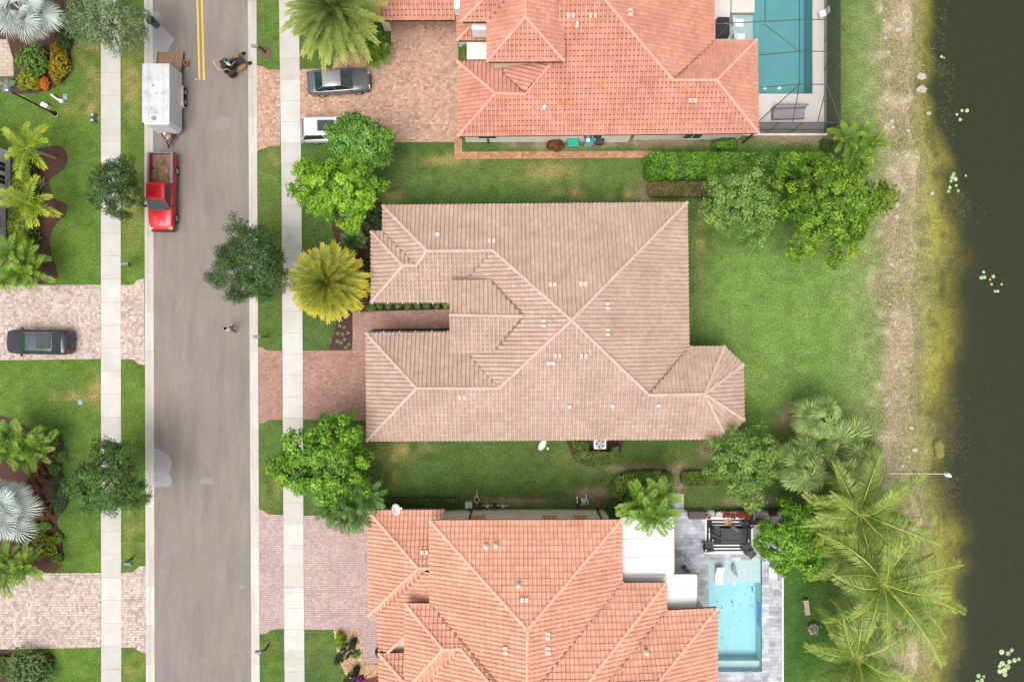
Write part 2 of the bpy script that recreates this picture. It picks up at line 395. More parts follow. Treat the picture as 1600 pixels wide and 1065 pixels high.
conc = pbr('concrete', (0.44, 0.415, 0.385), rough=0.85, var=0.06, scale=1.2, bump=0.15, bscale=40, world=True, attr='shade', col2=(0.53, 0.51, 0.48), stain=(0.37, 0.315, 0.24), stain_scale=0.35, stain_amt=0.45)
kerbc = pbr('kerb_concrete', (0.44, 0.41, 0.375), rough=0.85, var=0.08, scale=1.4, bump=0.15, world=True, attr='shade', col2=(0.53, 0.50, 0.45), stain=(0.30, 0.28, 0.22), stain_scale=0.5, stain_amt=0.45, stretch=(2.5, 0.4, 1))
def kerb(fa, fb, flip):
    root = bpy.data.objects.new('kerb', None); COL.objects.link(root); root['kind'] = 'structure'
    root.location = W(fa(532), 532)
    root['_w'] = tuple(root.location)
    step = 61
    y = -305
    while y < 1370:
        y1 = y + step - 0.25
        a0, a1, b0, b1 = W(fa(y), y), W(fa(y1), y1), W(fb(y), y), W(fb(y1), y1)
        # back edge high, gutter line low, lip at the asphalt
        prof = [(0.0, 0.045), (0.33, 0.03), (0.62, -0.035), (1.0, -0.045)] if not flip else [(0.0, -0.045), (0.38, -0.035), (0.67, 0.03), (1.0, 0.045)]
        s0 = [a0.lerp(b0, t) + Vector((0, 0, h)) for t, h in prof] + [b0 + Vector((0, 0, -0.3)), a0 + Vector((0, 0, -0.3))]
        s1 = [a1.lerp(b1, t) + Vector((0, 0, h)) for t, h in prof] + [b1 + Vector((0, 0, -0.3)), a1 + Vector((0, 0, -0.3))]
        MB().loft([s0, s1], shade=random.random() * 0.9 + 0.05).build('kerb_stone', kerbc, root)
        y += step
    return root
kerb(edge(225.5, 228.5), edge(238.2, 241.2), False)
kerb(edge(386.8, 392.5), edge(401, 406), True)
def sidewalk(fa, fb, y0, step, y1=1330):
    root = bpy.data.objects.new('sidewalk', None); COL.objects.link(root); root['kind'] = 'structure'
    root.location = W(fa(532), 532); root['_w'] = tuple(root.location)
    y = y0
    while y < y1:
        e = 0.28; t = y + step - e; dz = random.uniform(-0.004, 0.004)
        white = 0.9 if (447 < y + 15 < 560 or 895 < y + 15 < 1000 or 110 < y + 15 < 220 and fa(0) > 300 or 800 < y + 15 < 985 and fa(0) > 300 or 545 < y + 15 < 650) else 0.35
        MB().prism([W(fa(y), y)[:2], W(fb(y), y)[:2], W(fb(t), t)[:2], W(fa(t), t)[:2]], -0.12, 0.045 + dz, shade=min(0.99, max(0.02, white + random.uniform(-0.25, 0.15)))).build('slab', conc, root)
        y += step
sidewalk(lambda y: 158.2 + 0.4 * y / 1065, lambda y: 188.6 + 1.4 * y / 1065, -244, 35.8)
sidewalk(lambda y: np.interp(y, [-400, 0, 270, 530, 800, 1065, 1500], [431, 436.2, 440, 441.5, 443, 445, 448]), lambda y: np.interp(y, [-400, 0, 270, 530, 800, 1065, 1500], [462, 466.8, 470.8, 473, 474.2, 476, 479]), -304.3, 33)

# ---- pavers: every block real, joined into one mesh per drive
def clip_poly(poly, T):
    out = list(poly)
    for i in range(3):
        a, c = T[i], T[(i + 1) % 3]; src = out; out = []
        if not src: break
        side = [(c[0] - a[0]) * (p[1] - a[1]) - (c[1] - a[1]) * (p[0] - a[0]) for p in src]
        for k in range(len(src)):
            p, q, sp, sq = src[k], src[(k + 1) % len(src)], side[k], side[(k + 1) % len(src)]
            if sp >= 0: out.append(p)
            if (sp >= 0) != (sq >= 0):
                t = sp / (sp - sq); out.append((p[0] + (q[0] - p[0]) * t, p[1] + (q[1] - p[1]) * t))
    return out
def pavers(name, polys, cols, pw, pl, joint=0.012, top=0.05, parent_name='driveway', mode='run', rot=0.0, hole=None, mat=None, base=(0.30, 0.24, 0.2)):
    """polys: pixel polygons of one paved area"""
    allp = [[tuple(W(x, y)[:2]) for x, y in p] for p in polys]
    cx = np.mean([q[0] for p in allp for q in p]); cyy = np.mean([q[1] for p in allp for q in p])
    b = MB()
    for p in allp: b.prism(p, -0.1, top - 0.022)
    bed = pbr('joint_sand_' + name, base, rough=0.95, var=0.1)
    root = b.build(parent_name, bed, kind='structure', off=(cx, cyy, 0)); root.location = (cx, cyy, 0)
    V = []; Fc = []; Sh = []
    rg = np.random.default_rng(len(name) * 13 + 5)
    ca, sa = math.cos(rot), math.sin(rot)
    for p in allp:
        q = np.array(p); lo = q.min(0) - 1; hi = q.max(0) + 1
        if rot: c0 = (lo + hi) / 2; R = np.linalg.norm(hi - lo) / 2; lo2, hi2 = -np.array([R, R]), np.array([R, R])
        else: c0 = np.zeros(2); lo2, hi2 = lo, hi
        rows = int((hi2[1] - lo2[1]) / pw) + 1
        tris = []
        for tr_ in tessellate_polygon([[Vector((q_[0], q_[1], 0)) for q_ in p]]):
            T = [p[i] for i in tr_]
            if (T[1][0] - T[0][0]) * (T[2][1] - T[0][1]) - (T[1][1] - T[0][1]) * (T[2][0] - T[0][0]) < 0: T = T[::-1]
            tris.append(T)
        for r in range(rows):
            y = lo2[1] + r * pw; x = lo2[0] - (r % 2) * pl * 0.5
            while x < hi2[0]:
                ln = pl if mode == 'run' else pl * rg.choice([0.6, 1.0, 1.5])
                uc = x + ln / 2, y + pw / 2
                wc = (c0[0] + uc[0] * ca - uc[1] * sa, c0[1] + uc[0] * sa + uc[1] * ca)
                j = joint; z = top + rg.uniform(-0.004, 0.004); sv = min(1, max(0, rg.normal(0.5, 0.25)))
                c4 = [(x + j, y + j), (x + ln - j, y + j), (x + ln - j, y + pw - j), (x + j, y + pw - j)]
                c4 = [(c0[0] + a * ca - d * sa, c0[1] + a * sa + d * ca) for a, d in c4]
                ins = inside(p, np.array([q_[0] for q_ in c4]), np.array([q_[1] for q_ in c4]))
                pieces = [c4] if ins.all() else [q_ for q_ in (clip_poly(c4, T) for T in tris) if len(q_) > 2]
                for pc_ in pieces:
                    k_ = len(pc_); bI = len(V)
                    V += [(a - cx, d - cyy, z) for a, d in pc_] + [(a - cx, d - cyy, top - 0.03) for a, d in pc_]
                    Fc.append(tuple(range(bI, bI + k_))); Fc += [(bI + k_ + q_, bI + k_ + (q_ + 1) % k_, bI + (q_ + 1) % k_, bI + q_) for q_ in range(k_)]
                    Sh += [sv] * (k_ + 1)
                x += ln
    m = mat or pbr('paver_' + name, cols[0], rough=0.85, var=0.10, scale=0.6, attr='shade', col2=cols[1], world=True, stain=cols[2], stain_scale=0.5, stain_amt=0.45)
    pm_ = MB(); pm_.v = V; pm_.f = Fc; pm_.sh = [max(0.001, s_) for s_ in Sh]; link_mesh('pavers', pm_.mesh('pavers'), m, root, kind='stuff')
    return root
west = ((0.35, 0.25, 0.21), (0.66, 0.555, 0.50), (0.42, 0.29, 0.225))
pavers('blush', [[(-60, 445.5), (158, 445), (158, 560.5), (-60, 563)], [(189.5, 445), (208, 445), (216, 437), (226, 435.5), (226.5, 570), (216, 568), (208, 561), (189.5, 561)]], west, 0.2, 0.2)
pavers('blush', [[(-60, 896), (158, 894), (158, 1010.5), (-60, 1014)], [(190, 894), (208, 893), (218, 884), (228, 883), (228.5, 1019.5), (218, 1016), (210, 1010), (190, 1010.5)]], west, 0.2, 0.2)
pavers('tan', [[(-40, 62), (12, 62), (21, 92), (22, 119), (-40, 121)]], ((0.40, 0.31, 0.25), (0.50, 0.40, 0.34), (0.36, 0.27, 0.2)), 0.3, 0.6)
topc = ((0.34, 0.17, 0.115), (0.60, 0.40, 0.28), (0.38, 0.27, 0.24))
pavers('rust', [[(401.5, 103), (411, 104), (418, 109), (438, 110), (438.5, 228), (420, 229), (402, 236)],
               [(468.5, 108.5), (520, 107), (575, 103.5), (600, 97), (611, 78), (611, 26), (716, 26), (717, 222), (600, 222.5), (470.5, 224)]], topc, 0.165, 0.2, mode='mix')
pavers('brick', [[(710, 217), (722, 217), (722, 237.5), (1018, 236), (1018, 246.5), (710, 249)]], ((0.30, 0.12, 0.065), (0.55, 0.29, 0.13), (0.26, 0.11, 0.07)), 0.16, 0.2, mode='mix', parent_name='path')
mid = ((0.275, 0.132, 0.096), (0.42, 0.245, 0.188), (0.35, 0.185, 0.145))
pavers('russet', [[(404, 541), (410, 542), (417, 547), (441, 547.5), (442, 655), (420, 656), (412, 661), (404.5, 662)],
                [(473, 547.5), (551, 547), (551, 487), (703, 483), (703, 513), (580, 514), (582, 656), (474, 655.5)]], mid, 0.15, 0.22)
low = ((0.39, 0.255, 0.24), (0.52, 0.395, 0.37), (0.35, 0.30, 0.31))
pavers('mauve', [[(405, 795), (412, 797), (421, 803), (443.5, 804), (445, 981), (424, 983), (415, 989), (406, 990)],
               [(474.5, 805), (600, 803), (600, 950), (592, 952), (592, 1036), (568, 1036), (566, 983), (476, 982.5)]], low, 0.15, 0.22)

# ---- planting beds
mulch = pbr('bark_mulch', (0.075, 0.035, 0.026), rough=0.95, var=0.35, scale=6, bump=0.9, bscale=25, world=True)
def bed(polys, m, name='mulch_bed', z=0.035):
    b = MB()
    for p in polys: b.prism([W(x, y)[:2] for x, y in p], -0.1, z)
    c = W(*polys[0][0]); o = b.build(name, m, kind='structure', off=c); o.location = c; return o
def smooth_poly(pts, n=6):
    out = []; k = len(pts)
    for i in range(k):
        p0, p1, p2, p3 = [np.array(pts[(i + j - 1) % k], float) for j in range(4)]
        for t in np.linspace(0, 1, n, endpoint=False):
            out.append(tuple(0.5 * ((2 * p1) + (-p0 + p2) * t + (2 * p0 - 5 * p1 + 4 * p2 - p3) * t * t + (-p0 + 3 * p1 - 3 * p2 + p3) * t ** 3)))
    return out
bed([smooth_poly([(-30, -30), (95, -30), (108, 20), (111, 60), (110, 105), (98, 128), (72, 142), (30, 147), (12, 140), (22, 118), (22, 92), (0, 60)])], mulch)
bed([smooth_poly([(20, 238), (60, 232), (92, 228), (104, 240), (104, 258), (92, 270), (76, 285), (86, 310), (102, 318), (103, 335), (88, 350), (78, 372), (80, 400), (88, 420), (82, 440), (10, 444), (-30, 430), (-30, 250)])], mulch)
bed([smooth_poly([(-30, 660), (60, 675), (80, 673), (96, 684), (101, 702), (97, 732), (106, 755), (109, 775), (102, 795), (90, 812), (94, 835), (99, 862), (90, 890), (60, 893), (-30, 894)])], mulch)
bed([smooth_poly([(-20, 1020), (60, 1020), (82, 1021), (86, 1031), (80, 1040), (40, 1075), (-20, 1090)])], mulch)
bed([smooth_poly([(520, 346), (560, 322), (600, 318), (606, 360), (590, 370), (590, 480), (552, 485), (552, 500), (548, 545), (520, 546), (514, 546), (522, 520), (528, 495), (545, 470), (560, 430), (545, 410), (530, 390)])], mulch)
bed([[(574, 460), (703, 460), (703, 483), (574, 485.5)], [(583, 512), (703, 512), (703, 530), (583, 530)]], pbr('dark_mulch', (0.032, 0.016, 0.013), rough=0.95, var=0.35, scale=6, bump=0.9, bscale=25, world=True), z=0.04)
bed([smooth_poly([(890, 684), (892, 704), (899, 719), (915, 726), (942, 726), (960, 716), (970, 704), (968, 684)])], mulch)
bed([smooth_poly([(408, 74), (416, 72), (422, 78), (423, 86), (418, 91), (410, 90), (406, 84)])], pbr('faded_mulch', (0.16, 0.085, 0.06), rough=0.95, var=0.3, scale=6, bump=0.8, world=True), z=0.03)
bed([[(722, 64), (762, 64), (762, 96), (722, 94)]], pbr('leaf_litter', (0.10, 0.045, 0.028), rough=0.95, var=0.4, scale=8, bump=0.9, world=True))
# pebbles: stones too many to count, one mesh per bed
def pebbles(polys, cols, n, seed, size=(0.04, 0.09)):
    base = bed(polys, pbr('pebble_bed_soil', (0.33, 0.22, 0.12), rough=0.95, var=0.25, scale=8, bump=0.8, world=True), 'gravel_bed', 0.03)
    rg = np.random.default_rng(seed); V = []; F = []; Sh = []
    for p in polys:
        q = np.array(p); k = 0
        while k < n:
            x, y = rg.uniform(q[:, 0].min(), q[:, 0].max()), rg.uniform(q[:, 1].min(), q[:, 1].max())
            if not inside(p, np.array([x]), np.array([y]))[0]: k += 0.3; continue
            k += 1; c = W(x, y); r = rg.uniform(*size); bI = len(V); a = rg.uniform(0, 6); 
            for i in range(5):
                t = a + i * 2 * PI / 5; V.append((c.x + r * math.cos(t) * rg.uniform(0.7, 1.1) - base.location.x, c.y + r * math.sin(t) * rg.uniform(0.7, 1.1) - base.location.y, 0.032))
            V.append((c.x - base.location.x, c.y - base.location.y, 0.035 + r * 0.7)); sh = rg.uniform(0, 1)
            for i in range(5): F.append((bI + i, bI + (i + 1) % 5, bI + 5)); Sh.append(sh)
    link_mesh('pebbles', np_mesh('pebbles', np.array(V), np.array(F), Sh), pbr('pebble', cols[0], rough=0.8, attr='shade', col2=cols[1], var=0.1), base, kind='stuff')
pebbles([[(519, 108), (524, 92), (545, 80), (580, 75), (606, 80), (604, 96), (575, 104)]], ((0.38, 0.20, 0.10), (0.66, 0.48, 0.30)), 1500, 3)
pebbles([[(522, 983), (566, 983), (567, 1036), (592, 1038), (592, 1056), (545, 1062), (530, 1030), (524, 1000)]], ((0.42, 0.22, 0.09), (0.72, 0.48, 0.24)), 1900, 4)
bed([[(545, 1054), (594, 1050), (594, 1110), (530, 1110)]], pbr('red_mulch', (0.14, 0.05, 0.035), rough=0.95, var=0.4, scale=7, bump=0.9, world=True), z=0.045)
# ------------------------------------------------------------------ houses
def rz(px, py, axis, eave, ze, s):
    """height of a roof point seen at pixel (px,py) on the plane that rises from the eave line (pixel x or y = eave, height ze)"""
    k = S * (1 - ze / H)
    if axis == 'y':
        P = (532.5 - py) * S; E = (532.5 - eave) * k
    else:
        P = (px - 800) * S; E = (eave - 800) * k
    sg = 1.0 if (P * (1 - ze / H)) > E else -1.0
    # z = ze + s*sg*(P*(1-z/H) - E)
    return (ze + s * sg * (P - E)) / (1 + s * sg * P / H)

def house(name, label, base_px):
    t = thing(name, label, 'house', W(*base_px)); t['_w'] = tuple(t.location); return t

def flatten(poly):
    """puts every corner on the plane through the eave edge and the farthest corner"""
    P = [Vector(p) for p in poly]
    e = (P[1] - P[0]); e.z = 0; e.normalize()
    far = max(P[2:], key=lambda p: abs((p - P[0]).cross(e).z))
    P0 = P[0].copy(); n = e.cross(far - P0).normalized()
    if n.z < 0: n = -n
    return [Vector((p.x, p.y, P0.z - (n.x * (p.x - P0.x) + n.y * (p.y - P0.y)) / n.z)) for p in P]

def tiles_on(poly, tw, tl, rg, out, drop=0.0, hgt=1.0, gap=(0.0, 0.05), gap_b=0.0):
    """roof tiles (barrel and pan, pans cut short so gaps to the dark deck stand in for lap shade) clipped to a 3D polygon whose first edge is the eave"""
    P = [Vector(p) for p in poly]
    e = (P[1] - P[0]); e.z = 0; e.normalize()
    far = max(P[2:], key=lambda p: abs((p - P[0]).cross(e).z))
    nrm = e.cross(far - P[0]).normalized()
    if nrm.z < 0: nrm = -nrm
    v = nrm.cross(e).normalized()
    if v.z < 0: v = -v; e = -e
    o = P[0]
    uv = [Vector(((p - o).dot(e), (p - o).dot(v), 0)) for p in P]
    # tile profile across
    prof_u = np.array([0, 0.08, 0.2, 0.31, 0.42, 0.54, 0.62, 0.72, 0.9, 1.0]) * tw
    prof_h = np.array([0.004, 0.046, 0.072, 0.078, 0.072, 0.046, 0.004, -0.012, -0.012, 0.004]) * hgt
    K = len(prof_u); lift = 0.052
    ulo = min(p.x for p in uv); 
    for tri in tessellate_polygon([uv]):
        T = [uv[i] for i in tri]
        if (T[1] - T[0]).cross(T[2] - T[0]).z < 0: T = [T[0], T[2], T[1]]
        lo = [min(p[i] for p in T) for i in (0, 1)]; hi = [max(p[i] for p in T) for i in (0, 1)]
        i0, i1 = int(math.floor((lo[0]) / tw)) - 1, int(math.ceil(hi[0] / tw)) + 1
        j0, j1 = int(math.floor(lo[1] / tl)) - 1, int(math.ceil(hi[1] / tl)) + 1
        V = []; F = []; Sh = []
        for j in range(j0, j1):
            for i in range(i0, i1):
                u0, v0 = i * tw, j * tl
                cs = [(u0, v0), (u0 + tw, v0), (u0 + tw, v0 + tl * 1.02), (u0, v0 + tl * 1.02)]
                skip = False
                for k in range(3):
                    a, b = T[k], T[(k + 1) % 3]
                    if all((b.x - a.x) * (c[1] - a.y) - (b.y - a.y) * (c[0] - a.x) < 0 for c in cs): skip = True; break
                if skip: continue
                bI = len(V); hj = rg.random(); gp = rg.uniform(*gap)
                jit = (hj - 0.5) * 0.008; g = 0.004
                V += [(u0 + g + pu * (1 - 2 * g / tw), v0 + jit, ph + lift) for pu, ph in zip(prof_u, prof_h)]
                V += [(u0 + g + pu * (1 - 2 * g / tw), v0 + tl * 1.02 - gap_b if 1 <= q_ <= 5 else v0 + tl - gp, ph) for q_, (pu, ph) in enumerate(zip(prof_u, prof_h))]
                V += [(u0 + g + pu * (1 - 2 * g / tw), v0 + jit + 0.03, ph + lift - 0.045) for pu, ph in zip(prof_u, prof_h)]
                s = min(1, max(0, 0.45 + (hj - 0.5) * 0.55))
                for q in range(K - 1):
                    F.append((bI + q, bI + q + 1, bI + K + q + 1, bI + K + q)); F.append((bI + 2 * K + q, bI + 2 * K + q + 1, bI + q + 1, bI + q)); Sh += [s, s]
        if not F: continue
        me = np_mesh('t', np.array(V), np.array(F), Sh)
        bm = bmesh.new(); bm.from_mesh(me); bpy.data.meshes.remove(me)
        for k in range(3):
            a, b = T[k], T[(k + 1) % 3]
            d = (b - a).normalized(); no = Vector((d.y, -d.x, 0))
            bmesh.ops.bisect_plane(bm, geom=bm.verts[:] + bm.edges[:] + bm.faces[:], plane_co=a, plane_no=no, clear_outer=True, dist=1e-4)
        M = Matrix(((e.x, v.x, nrm.x, o.x), (e.y, v.y, nrm.y, o.y), (e.z, v.z, nrm.z, o.z - drop), (0, 0, 0, 1)))
        bm.transform(M)
        lay = bm.faces.layers.float['shade']
        bm.verts.index_update()
        vs_ = [tuple(x.co) for x in bm.verts]
        b0 = len(out.v); out.v += vs_
        for f in bm.faces:
            out.f.append(tuple(b0 + x.index for x in f.verts)); out.sh.append(max(0.001, f[lay]))
        bm.free()

def ridge_row(out, A, B, rg, r=0.108, seg=0.36):
    A, B = Vector(A), Vector(B)
    if A.z > B.z: A, B = B, A
    d = (B - A); L = d.length
    if L < 0.2: return
    d /= L; n = max(1, int(L / seg)); seg = L / n
    side = d.cross(Vector((0, 0, 1))).normalized(); up = side.cross(d).normalized()
    for i in range(n):
        p0 = A + d * (i * seg - 0.02); p1 = A + d * ((i + 1) * seg + 0.03)
        v = []
        for p, rr, h in ((p0, r * 1.08, 0.085), (p1, r * 0.86, 0.055)):
            for k in range(7):
                t = PI * k / 6
                v.append(p + side * math.cos(t) * rr * 1.15 + up * (math.sin(t) * rr * 0.85 + h - 0.03))
        f = [(k, k + 1, 8 + k, 7 + k) for k in range(6)] + [tuple(range(6, -1, -1))]
        out.add(v, f, min(1, max(0.01, rg.normal(0.6, 0.2))))

def roof(h, planes, ridges, tw, tl, mats, gutters=(), seed=0, name='roof', gap=(0.005, 0.075), gap_b=0.0, hgt=1.2, valleys=()):
    """planes: lists of 3D points (first edge the eave)"""
    rg = np.random.default_rng(seed)
    deck = MB(); planes = [flatten(P) for P in planes]
    for P in planes:
        n = len(P)
        top = [p - Vector((0, 0, 0.07)) for p in P]; bot = [p - Vector((0, 0, 0.24)) for p in P]
        tri = tessellate_polygon([P])
        deck.add(top + bot, [tuple(t) for t in tri] + [tuple(n + i for i in t[::-1]) for t in tri] + [(i, (i + 1) % n, n + (i + 1) % n, n + i) for i in range(n)])
    ro = deck.build(name, mats['deck'], h)
    t = MB()
    for P in planes:
        e = P[1] - P[0]; c = sum(P, Vector()) / len(P); south = c.y > (P[0].y + P[1].y) / 2 and abs(e.x) > abs(e.y); north = c.y < (P[0].y + P[1].y) / 2 and abs(e.x) > abs(e.y)
        k = 1.45 if south else (0.55 if north else 0.95)  # wider gaps on south slopes shape in stronger shade dots, narrower on north
        tiles_on(P, tw, tl, rg, t, hgt=hgt, gap=(gap[0] * k, gap[1] * k), gap_b=gap_b)
    t.build('roof_tiles', mats['tile'], ro, kind='stuff', off=h['_w'])
    c = MB()
    for a, b in ridges: ridge_row(c, a, b, rg)
    if ridges: c.build('ridge_tiles', mats['ridge'], ro, kind='stuff', off=h['_w'])
    if valleys:
        for a, b in valleys:
            vm = MB()
            a, b = Vector(a), Vector(b); d = (b - a).normalized(); s = Vector((-d.y, d.x, 0)).normalized() * 0.075; u = Vector((0, 0, 0.085 * hgt))
            n = max(2, int((b - a).length / 0.5))
            for i in range(n):
                p, q = a.lerp(b, i / n), a.lerp(b, (i + 1) / n); j = rg.uniform(-0.012, 0.012)
                vm.add([p + u - s, q + u - s, q + u + s + Vector((0, 0, j)), p + u + s + Vector((0, 0, j))], [(0, 1, 2, 3)])
            vm.build('valley_flashing', mats['valley'], ro, off=h['_w'])
    for a, b in gutters:
        a, b = Vector(a), Vector(b); d = (b - a).normalized(); L = (b - a).length
        out = Vector((d.y, -d.x, 0)).normalized()
        prof = [(0.0, 0.0), (0.0, -0.13), (0.13, -0.13), (0.13, 0.0), (0.118, 0.0), (0.118, -0.115), (0.012, -0.115), (0.012, 0.0)]
        g = MB(); off = Vector((0, 0, -0.02))
        g.loft([[a + out * x + Vector((0, 0, z)) + off for x, z in prof], [b + out * x + Vector((0, 0, z)) + off for x, z in prof]])
        go = g.build('gutter', mats['gutter'], ro, off=h['_w'])
        n = max(2, int(L / 1.05)); st = MB()
        for i in range(n + 1):
            p = a + d * (0.1 + (L - 0.2) * i / n)
            st.box(p + out * 0.065 + Vector((0, 0, -0.012)), (0.05, 0.16, 0.02), rz=math.atan2(d.y, d.x))
        st.build('gutter_straps', pbr('white_trim', (0.75, 0.73, 0.70), rough=0.5, var=0.05), ro, kind='stuff', off=h['_w'])
    return ro

def vents(ro, h, spots, m, planez, kindname='vent_tile'):
    """pairs of pale vent tiles; planez(px,py)->z"""
    for (x, y, dx, dy) in spots:
        for s in (-1, 1):
            z = planez(x, y); p = W(x + dx * 3.6 * s, y + dy * 3.6 * s, planez(x + dx * 3.6 * s, y + dy * 3.6 * s) + 0.16)
            MB().box(p, (0.24 if dx else 0.34, 0.34 if dx else 0.24, 0.10), taper=0.82).build(kindname, m, ro, off=h['_w'])
def pipes(ro, h, spots, planez):
    m = pbr('vent_white', (0.72, 0.72, 0.70), rough=0.4, var=0.05); g = pbr('vent_flash', (0.45, 0.40, 0.36), rough=0.5)
    for (x, y) in spots:
        z = planez(x, y); p = W(x, y, z + 0.2)
        o = MB().lathe([(0.06, -0.2), (0.06, 0.22), (0.10, 0.22), (0.10, 0.28), (0.02, 0.30)], p, n=10).build('vent_pipe', m, ro, off=h['_w'])
        MB().box(p - Vector((0, 0, 0.08)), (0.34, 0.34, 0.05), taper=0.8).build('flashing', g, o, off=h['_w'])

def roof_mats(key, tile, tile2, ridge, stain, gut=(0.035, 0.025, 0.022)):
    return dict(tile=pbr('tile_' + key, tile, rough=0.78, attr='shade', col2=tile2, var=0.08, scale=0.35, stain=stain, stain_scale=0.5, stain_amt=0.55, spec=0.25),
                ridge=pbr('ridge_' + key, ridge, rough=0.8, attr='shade', col2=tuple(min(1, c * 1.18) for c in ridge), var=0.08, scale=1.2, spec=0.25),
                deck=pbr('deck_' + key, tuple(c * 0.30 for c in tile), rough=0.9), gutter=pbr('gutter_' + key, gut, rough=0.5, var=0.05), valley=pbr('valley_' + key, tuple(x * 0.42 for x in tile), rough=0.8, var=0.3, scale=4))  # deck kept dark to read as shade through the tile gaps
vent_m = lambda key, c: pbr('vent_' + key, c, rough=0.75, var=0.06)

def stucco(key, c): return pbr('stucco_' + key, c, rough=0.9, var=0.06, scale=1.5, bump=0.35, bscale=60, stain=tuple(x * 0.7 for x in c), stain_scale=1.0, stain_amt=0.3)
def walls(h, boxes, m, z1, name='wall', z0=0.0):
    """boxes: (px0,py0,px1,py1) at ground scale of eave outline seen at height z1, inset given in metres"""
    for (x0, y0, x1, y1, ins) in boxes:
        a = W(x0, y0, z1 + 0.1); b = W(x1, y1, z1 + 0.1)
        MB().box(((a.x + b.x) / 2, (a.y + b.y) / 2, (z0 + z1 - 0.1) / 2), (abs(b.x - a.x) - 2 * ins, abs(a.y - b.y) - 2 * ins, z1 - 0.1 - z0)).build(name, m, h)

win_glass = pbr('window_glass', (0.03, 0.045, 0.05), rough=0.05, var=0, spec=0.8)
white_tr = pbr('white_trim', (0.75, 0.73, 0.70), rough=0.5, var=0.05)
def window(h, c, w, hgt, axis, face, fm=None, gm=None):
    """window with its frame and pane on a wall face; c world centre, axis of the wall ('x' runs along x)"""
    fr = MB(); t = 0.07
    def bx(dx, dz, sx, sz, d=0.05): 
        return ((c[0] + dx, c[1] + face * 0.02, c[2] + dz), (sx, d, sz)) if axis == 'x' else ((c[0] + face * 0.02, c[1] + dx, c[2] + dz), (d, sx, sz))
    fr.box(*bx(0, hgt / 2, w + t, t)); fr.box(*bx(0, -hgt / 2, w + t, t)); fr.box(*bx(-w / 2, 0, t, hgt - t - 0.004)); fr.box(*bx(w / 2, 0, t, hgt - t - 0.004)); fr.box(*bx(0, 0, 0.05, hgt - t - 0.004))
    o = fr.build('window', fm or white_tr, h)
    g = MB(); g.box(*bx(0, 0, w - 0.01, hgt - 0.01, 0.02)); g.build('pane', gm or win_glass, o, off=h['_w'])

# ================= house in the middle, beige tiled roof
hb = house('house', 'single storey house with beige tiled hip roof and octagonal bay', (860, 510))
ZE, SL = 3.0, 0.40
def B(x, y, axis=None, eave=None): return W(x, y, ZE if axis is None else rz(x, y, axis, eave, ZE, SL))
a_ = B(598, 321); ne = B(1073.5, 316.5); p1 = B(667, 392, 'y', 320); p2 = B(770, 391, 'y', 319); ap = B(893, 500, 'y', 318)
w1b = B(598, 361); w2a = B(580, 362); q1 = B(629.5, 414.5, 'y', 472); q2 = B(651, 414.5, 'y', 472); w2c = B(580, 472)
s_e = B(702, 472); p3 = B(780, 606, 'y', 688); sw_n = B(572, 520); sw_s = B(573, 688.5); r1 = B(651, 606, 'y', 688); ez = 4.45
v1 = B(734, 433, 'y', 472); v2 = B(733, 553, 'y', 520)
g1 = B(1014, 616.5, 'y', 688); g2 = B(1101, 615, 'y', 688); ext_n = B(1076.5, 541); n1_ = B(1132, 541); n2_ = B(1161, 569); n3_ = B(1162.5, 655.5); n4_ = B(1136, 685.5)
planesB = [
    [a_, ne, ap, p2, p1],
    [w1b, a_, p1, q2], [w2a, w1b, q2, q1], [w2c, w2a, q1],
    [w2c, B(740, 472), B(764, 442, 'y', 472), p2, p1, q2, q1],
    [B(733, 550, 'x', 733) , B(733, 436, 'x', 733), p2, ap, p3],
    [sw_n, B(738, 519), B(766, 548, 'y', 520), p3, r1], [sw_s, sw_n, r1],
    [sw_s, n4_, g2, g1, ap, p3, r1],
    [ext_n, ne, ap, g1], [ext_n, n1_, g2, g1], [n1_, n2_, g2], [n2_, n3_, g2], [n3_, n4_, g2]]
# west slope of the main roof: pass through p2, apex and p3
zv1 = p2.z - (p2.x - W(735, 434, p2.z).x) * SL
planesB[5] = [W(733, 552, zv1), W(733, 434, zv1), p2, ap, p3]
# entry gable
en = [W(702, 438.5, ez), W(766, 437.5, ez), W(818, 494, 5.38), W(702.5, 491.5, 5.38)]
es = [W(770, 551, ez), W(703, 551, ez), W(702.5, 491.5, 5.38), W(818, 494, 5.38)]
planesB += [en, es]
ridgesB = [(a_, p1), (p1, p2), (p2, ap), (ap, ne), (w2a, q1), (q1, q2), (q2, p1), (w2c, q1), (sw_n, r1), (sw_s, r1), (r1, p3), (p3, ap), (ap, g1), (g1, g2), (g2, n1_), (g2, n2_), (g2, n3_), (g2, n4_), (en[3], en[2])]
mB = roof_mats('beige', (0.405, 0.278, 0.218), (0.52, 0.385, 0.31), (0.46, 0.335, 0.27), (0.35, 0.235, 0.19), gut=(0.09, 0.065, 0.055))
roB = roof(hb, planesB, ridgesB, 0.309, 0.332, mB, gutters=[(w2c, s_e), (B(702, 519), sw_n)], seed=1, gap=(0.028, 0.05), hgt=1.05, valleys=[(w1b, q2), (v1, p2), (v2, p3), (ext_n, g1), (en[1], en[2]), (es[0], es[3])])
MB().box((W(735, 495, 4).x, W(0, 494.5, 4.3).y, 3.7), (2.6, 4.9, 1.2)).build('entry_wall', stucco('sand', (0.56, 0.46, 0.36)), hb)
MB().add([W(703.5, 439.5, ez - 0.05), W(704, 550, ez - 0.05), W(704, 491.5, 5.28), W(708, 491.5, 5.28), W(708, 550, ez - 0.05), W(707.5, 439.5, ez - 0.05)], [(0, 1, 2), (5, 3, 4), (0, 5, 4, 1), (0, 2, 3, 5), (1, 4, 3, 2)]).build('gable', stucco('sand', (0.56, 0.46, 0.36)), hb)
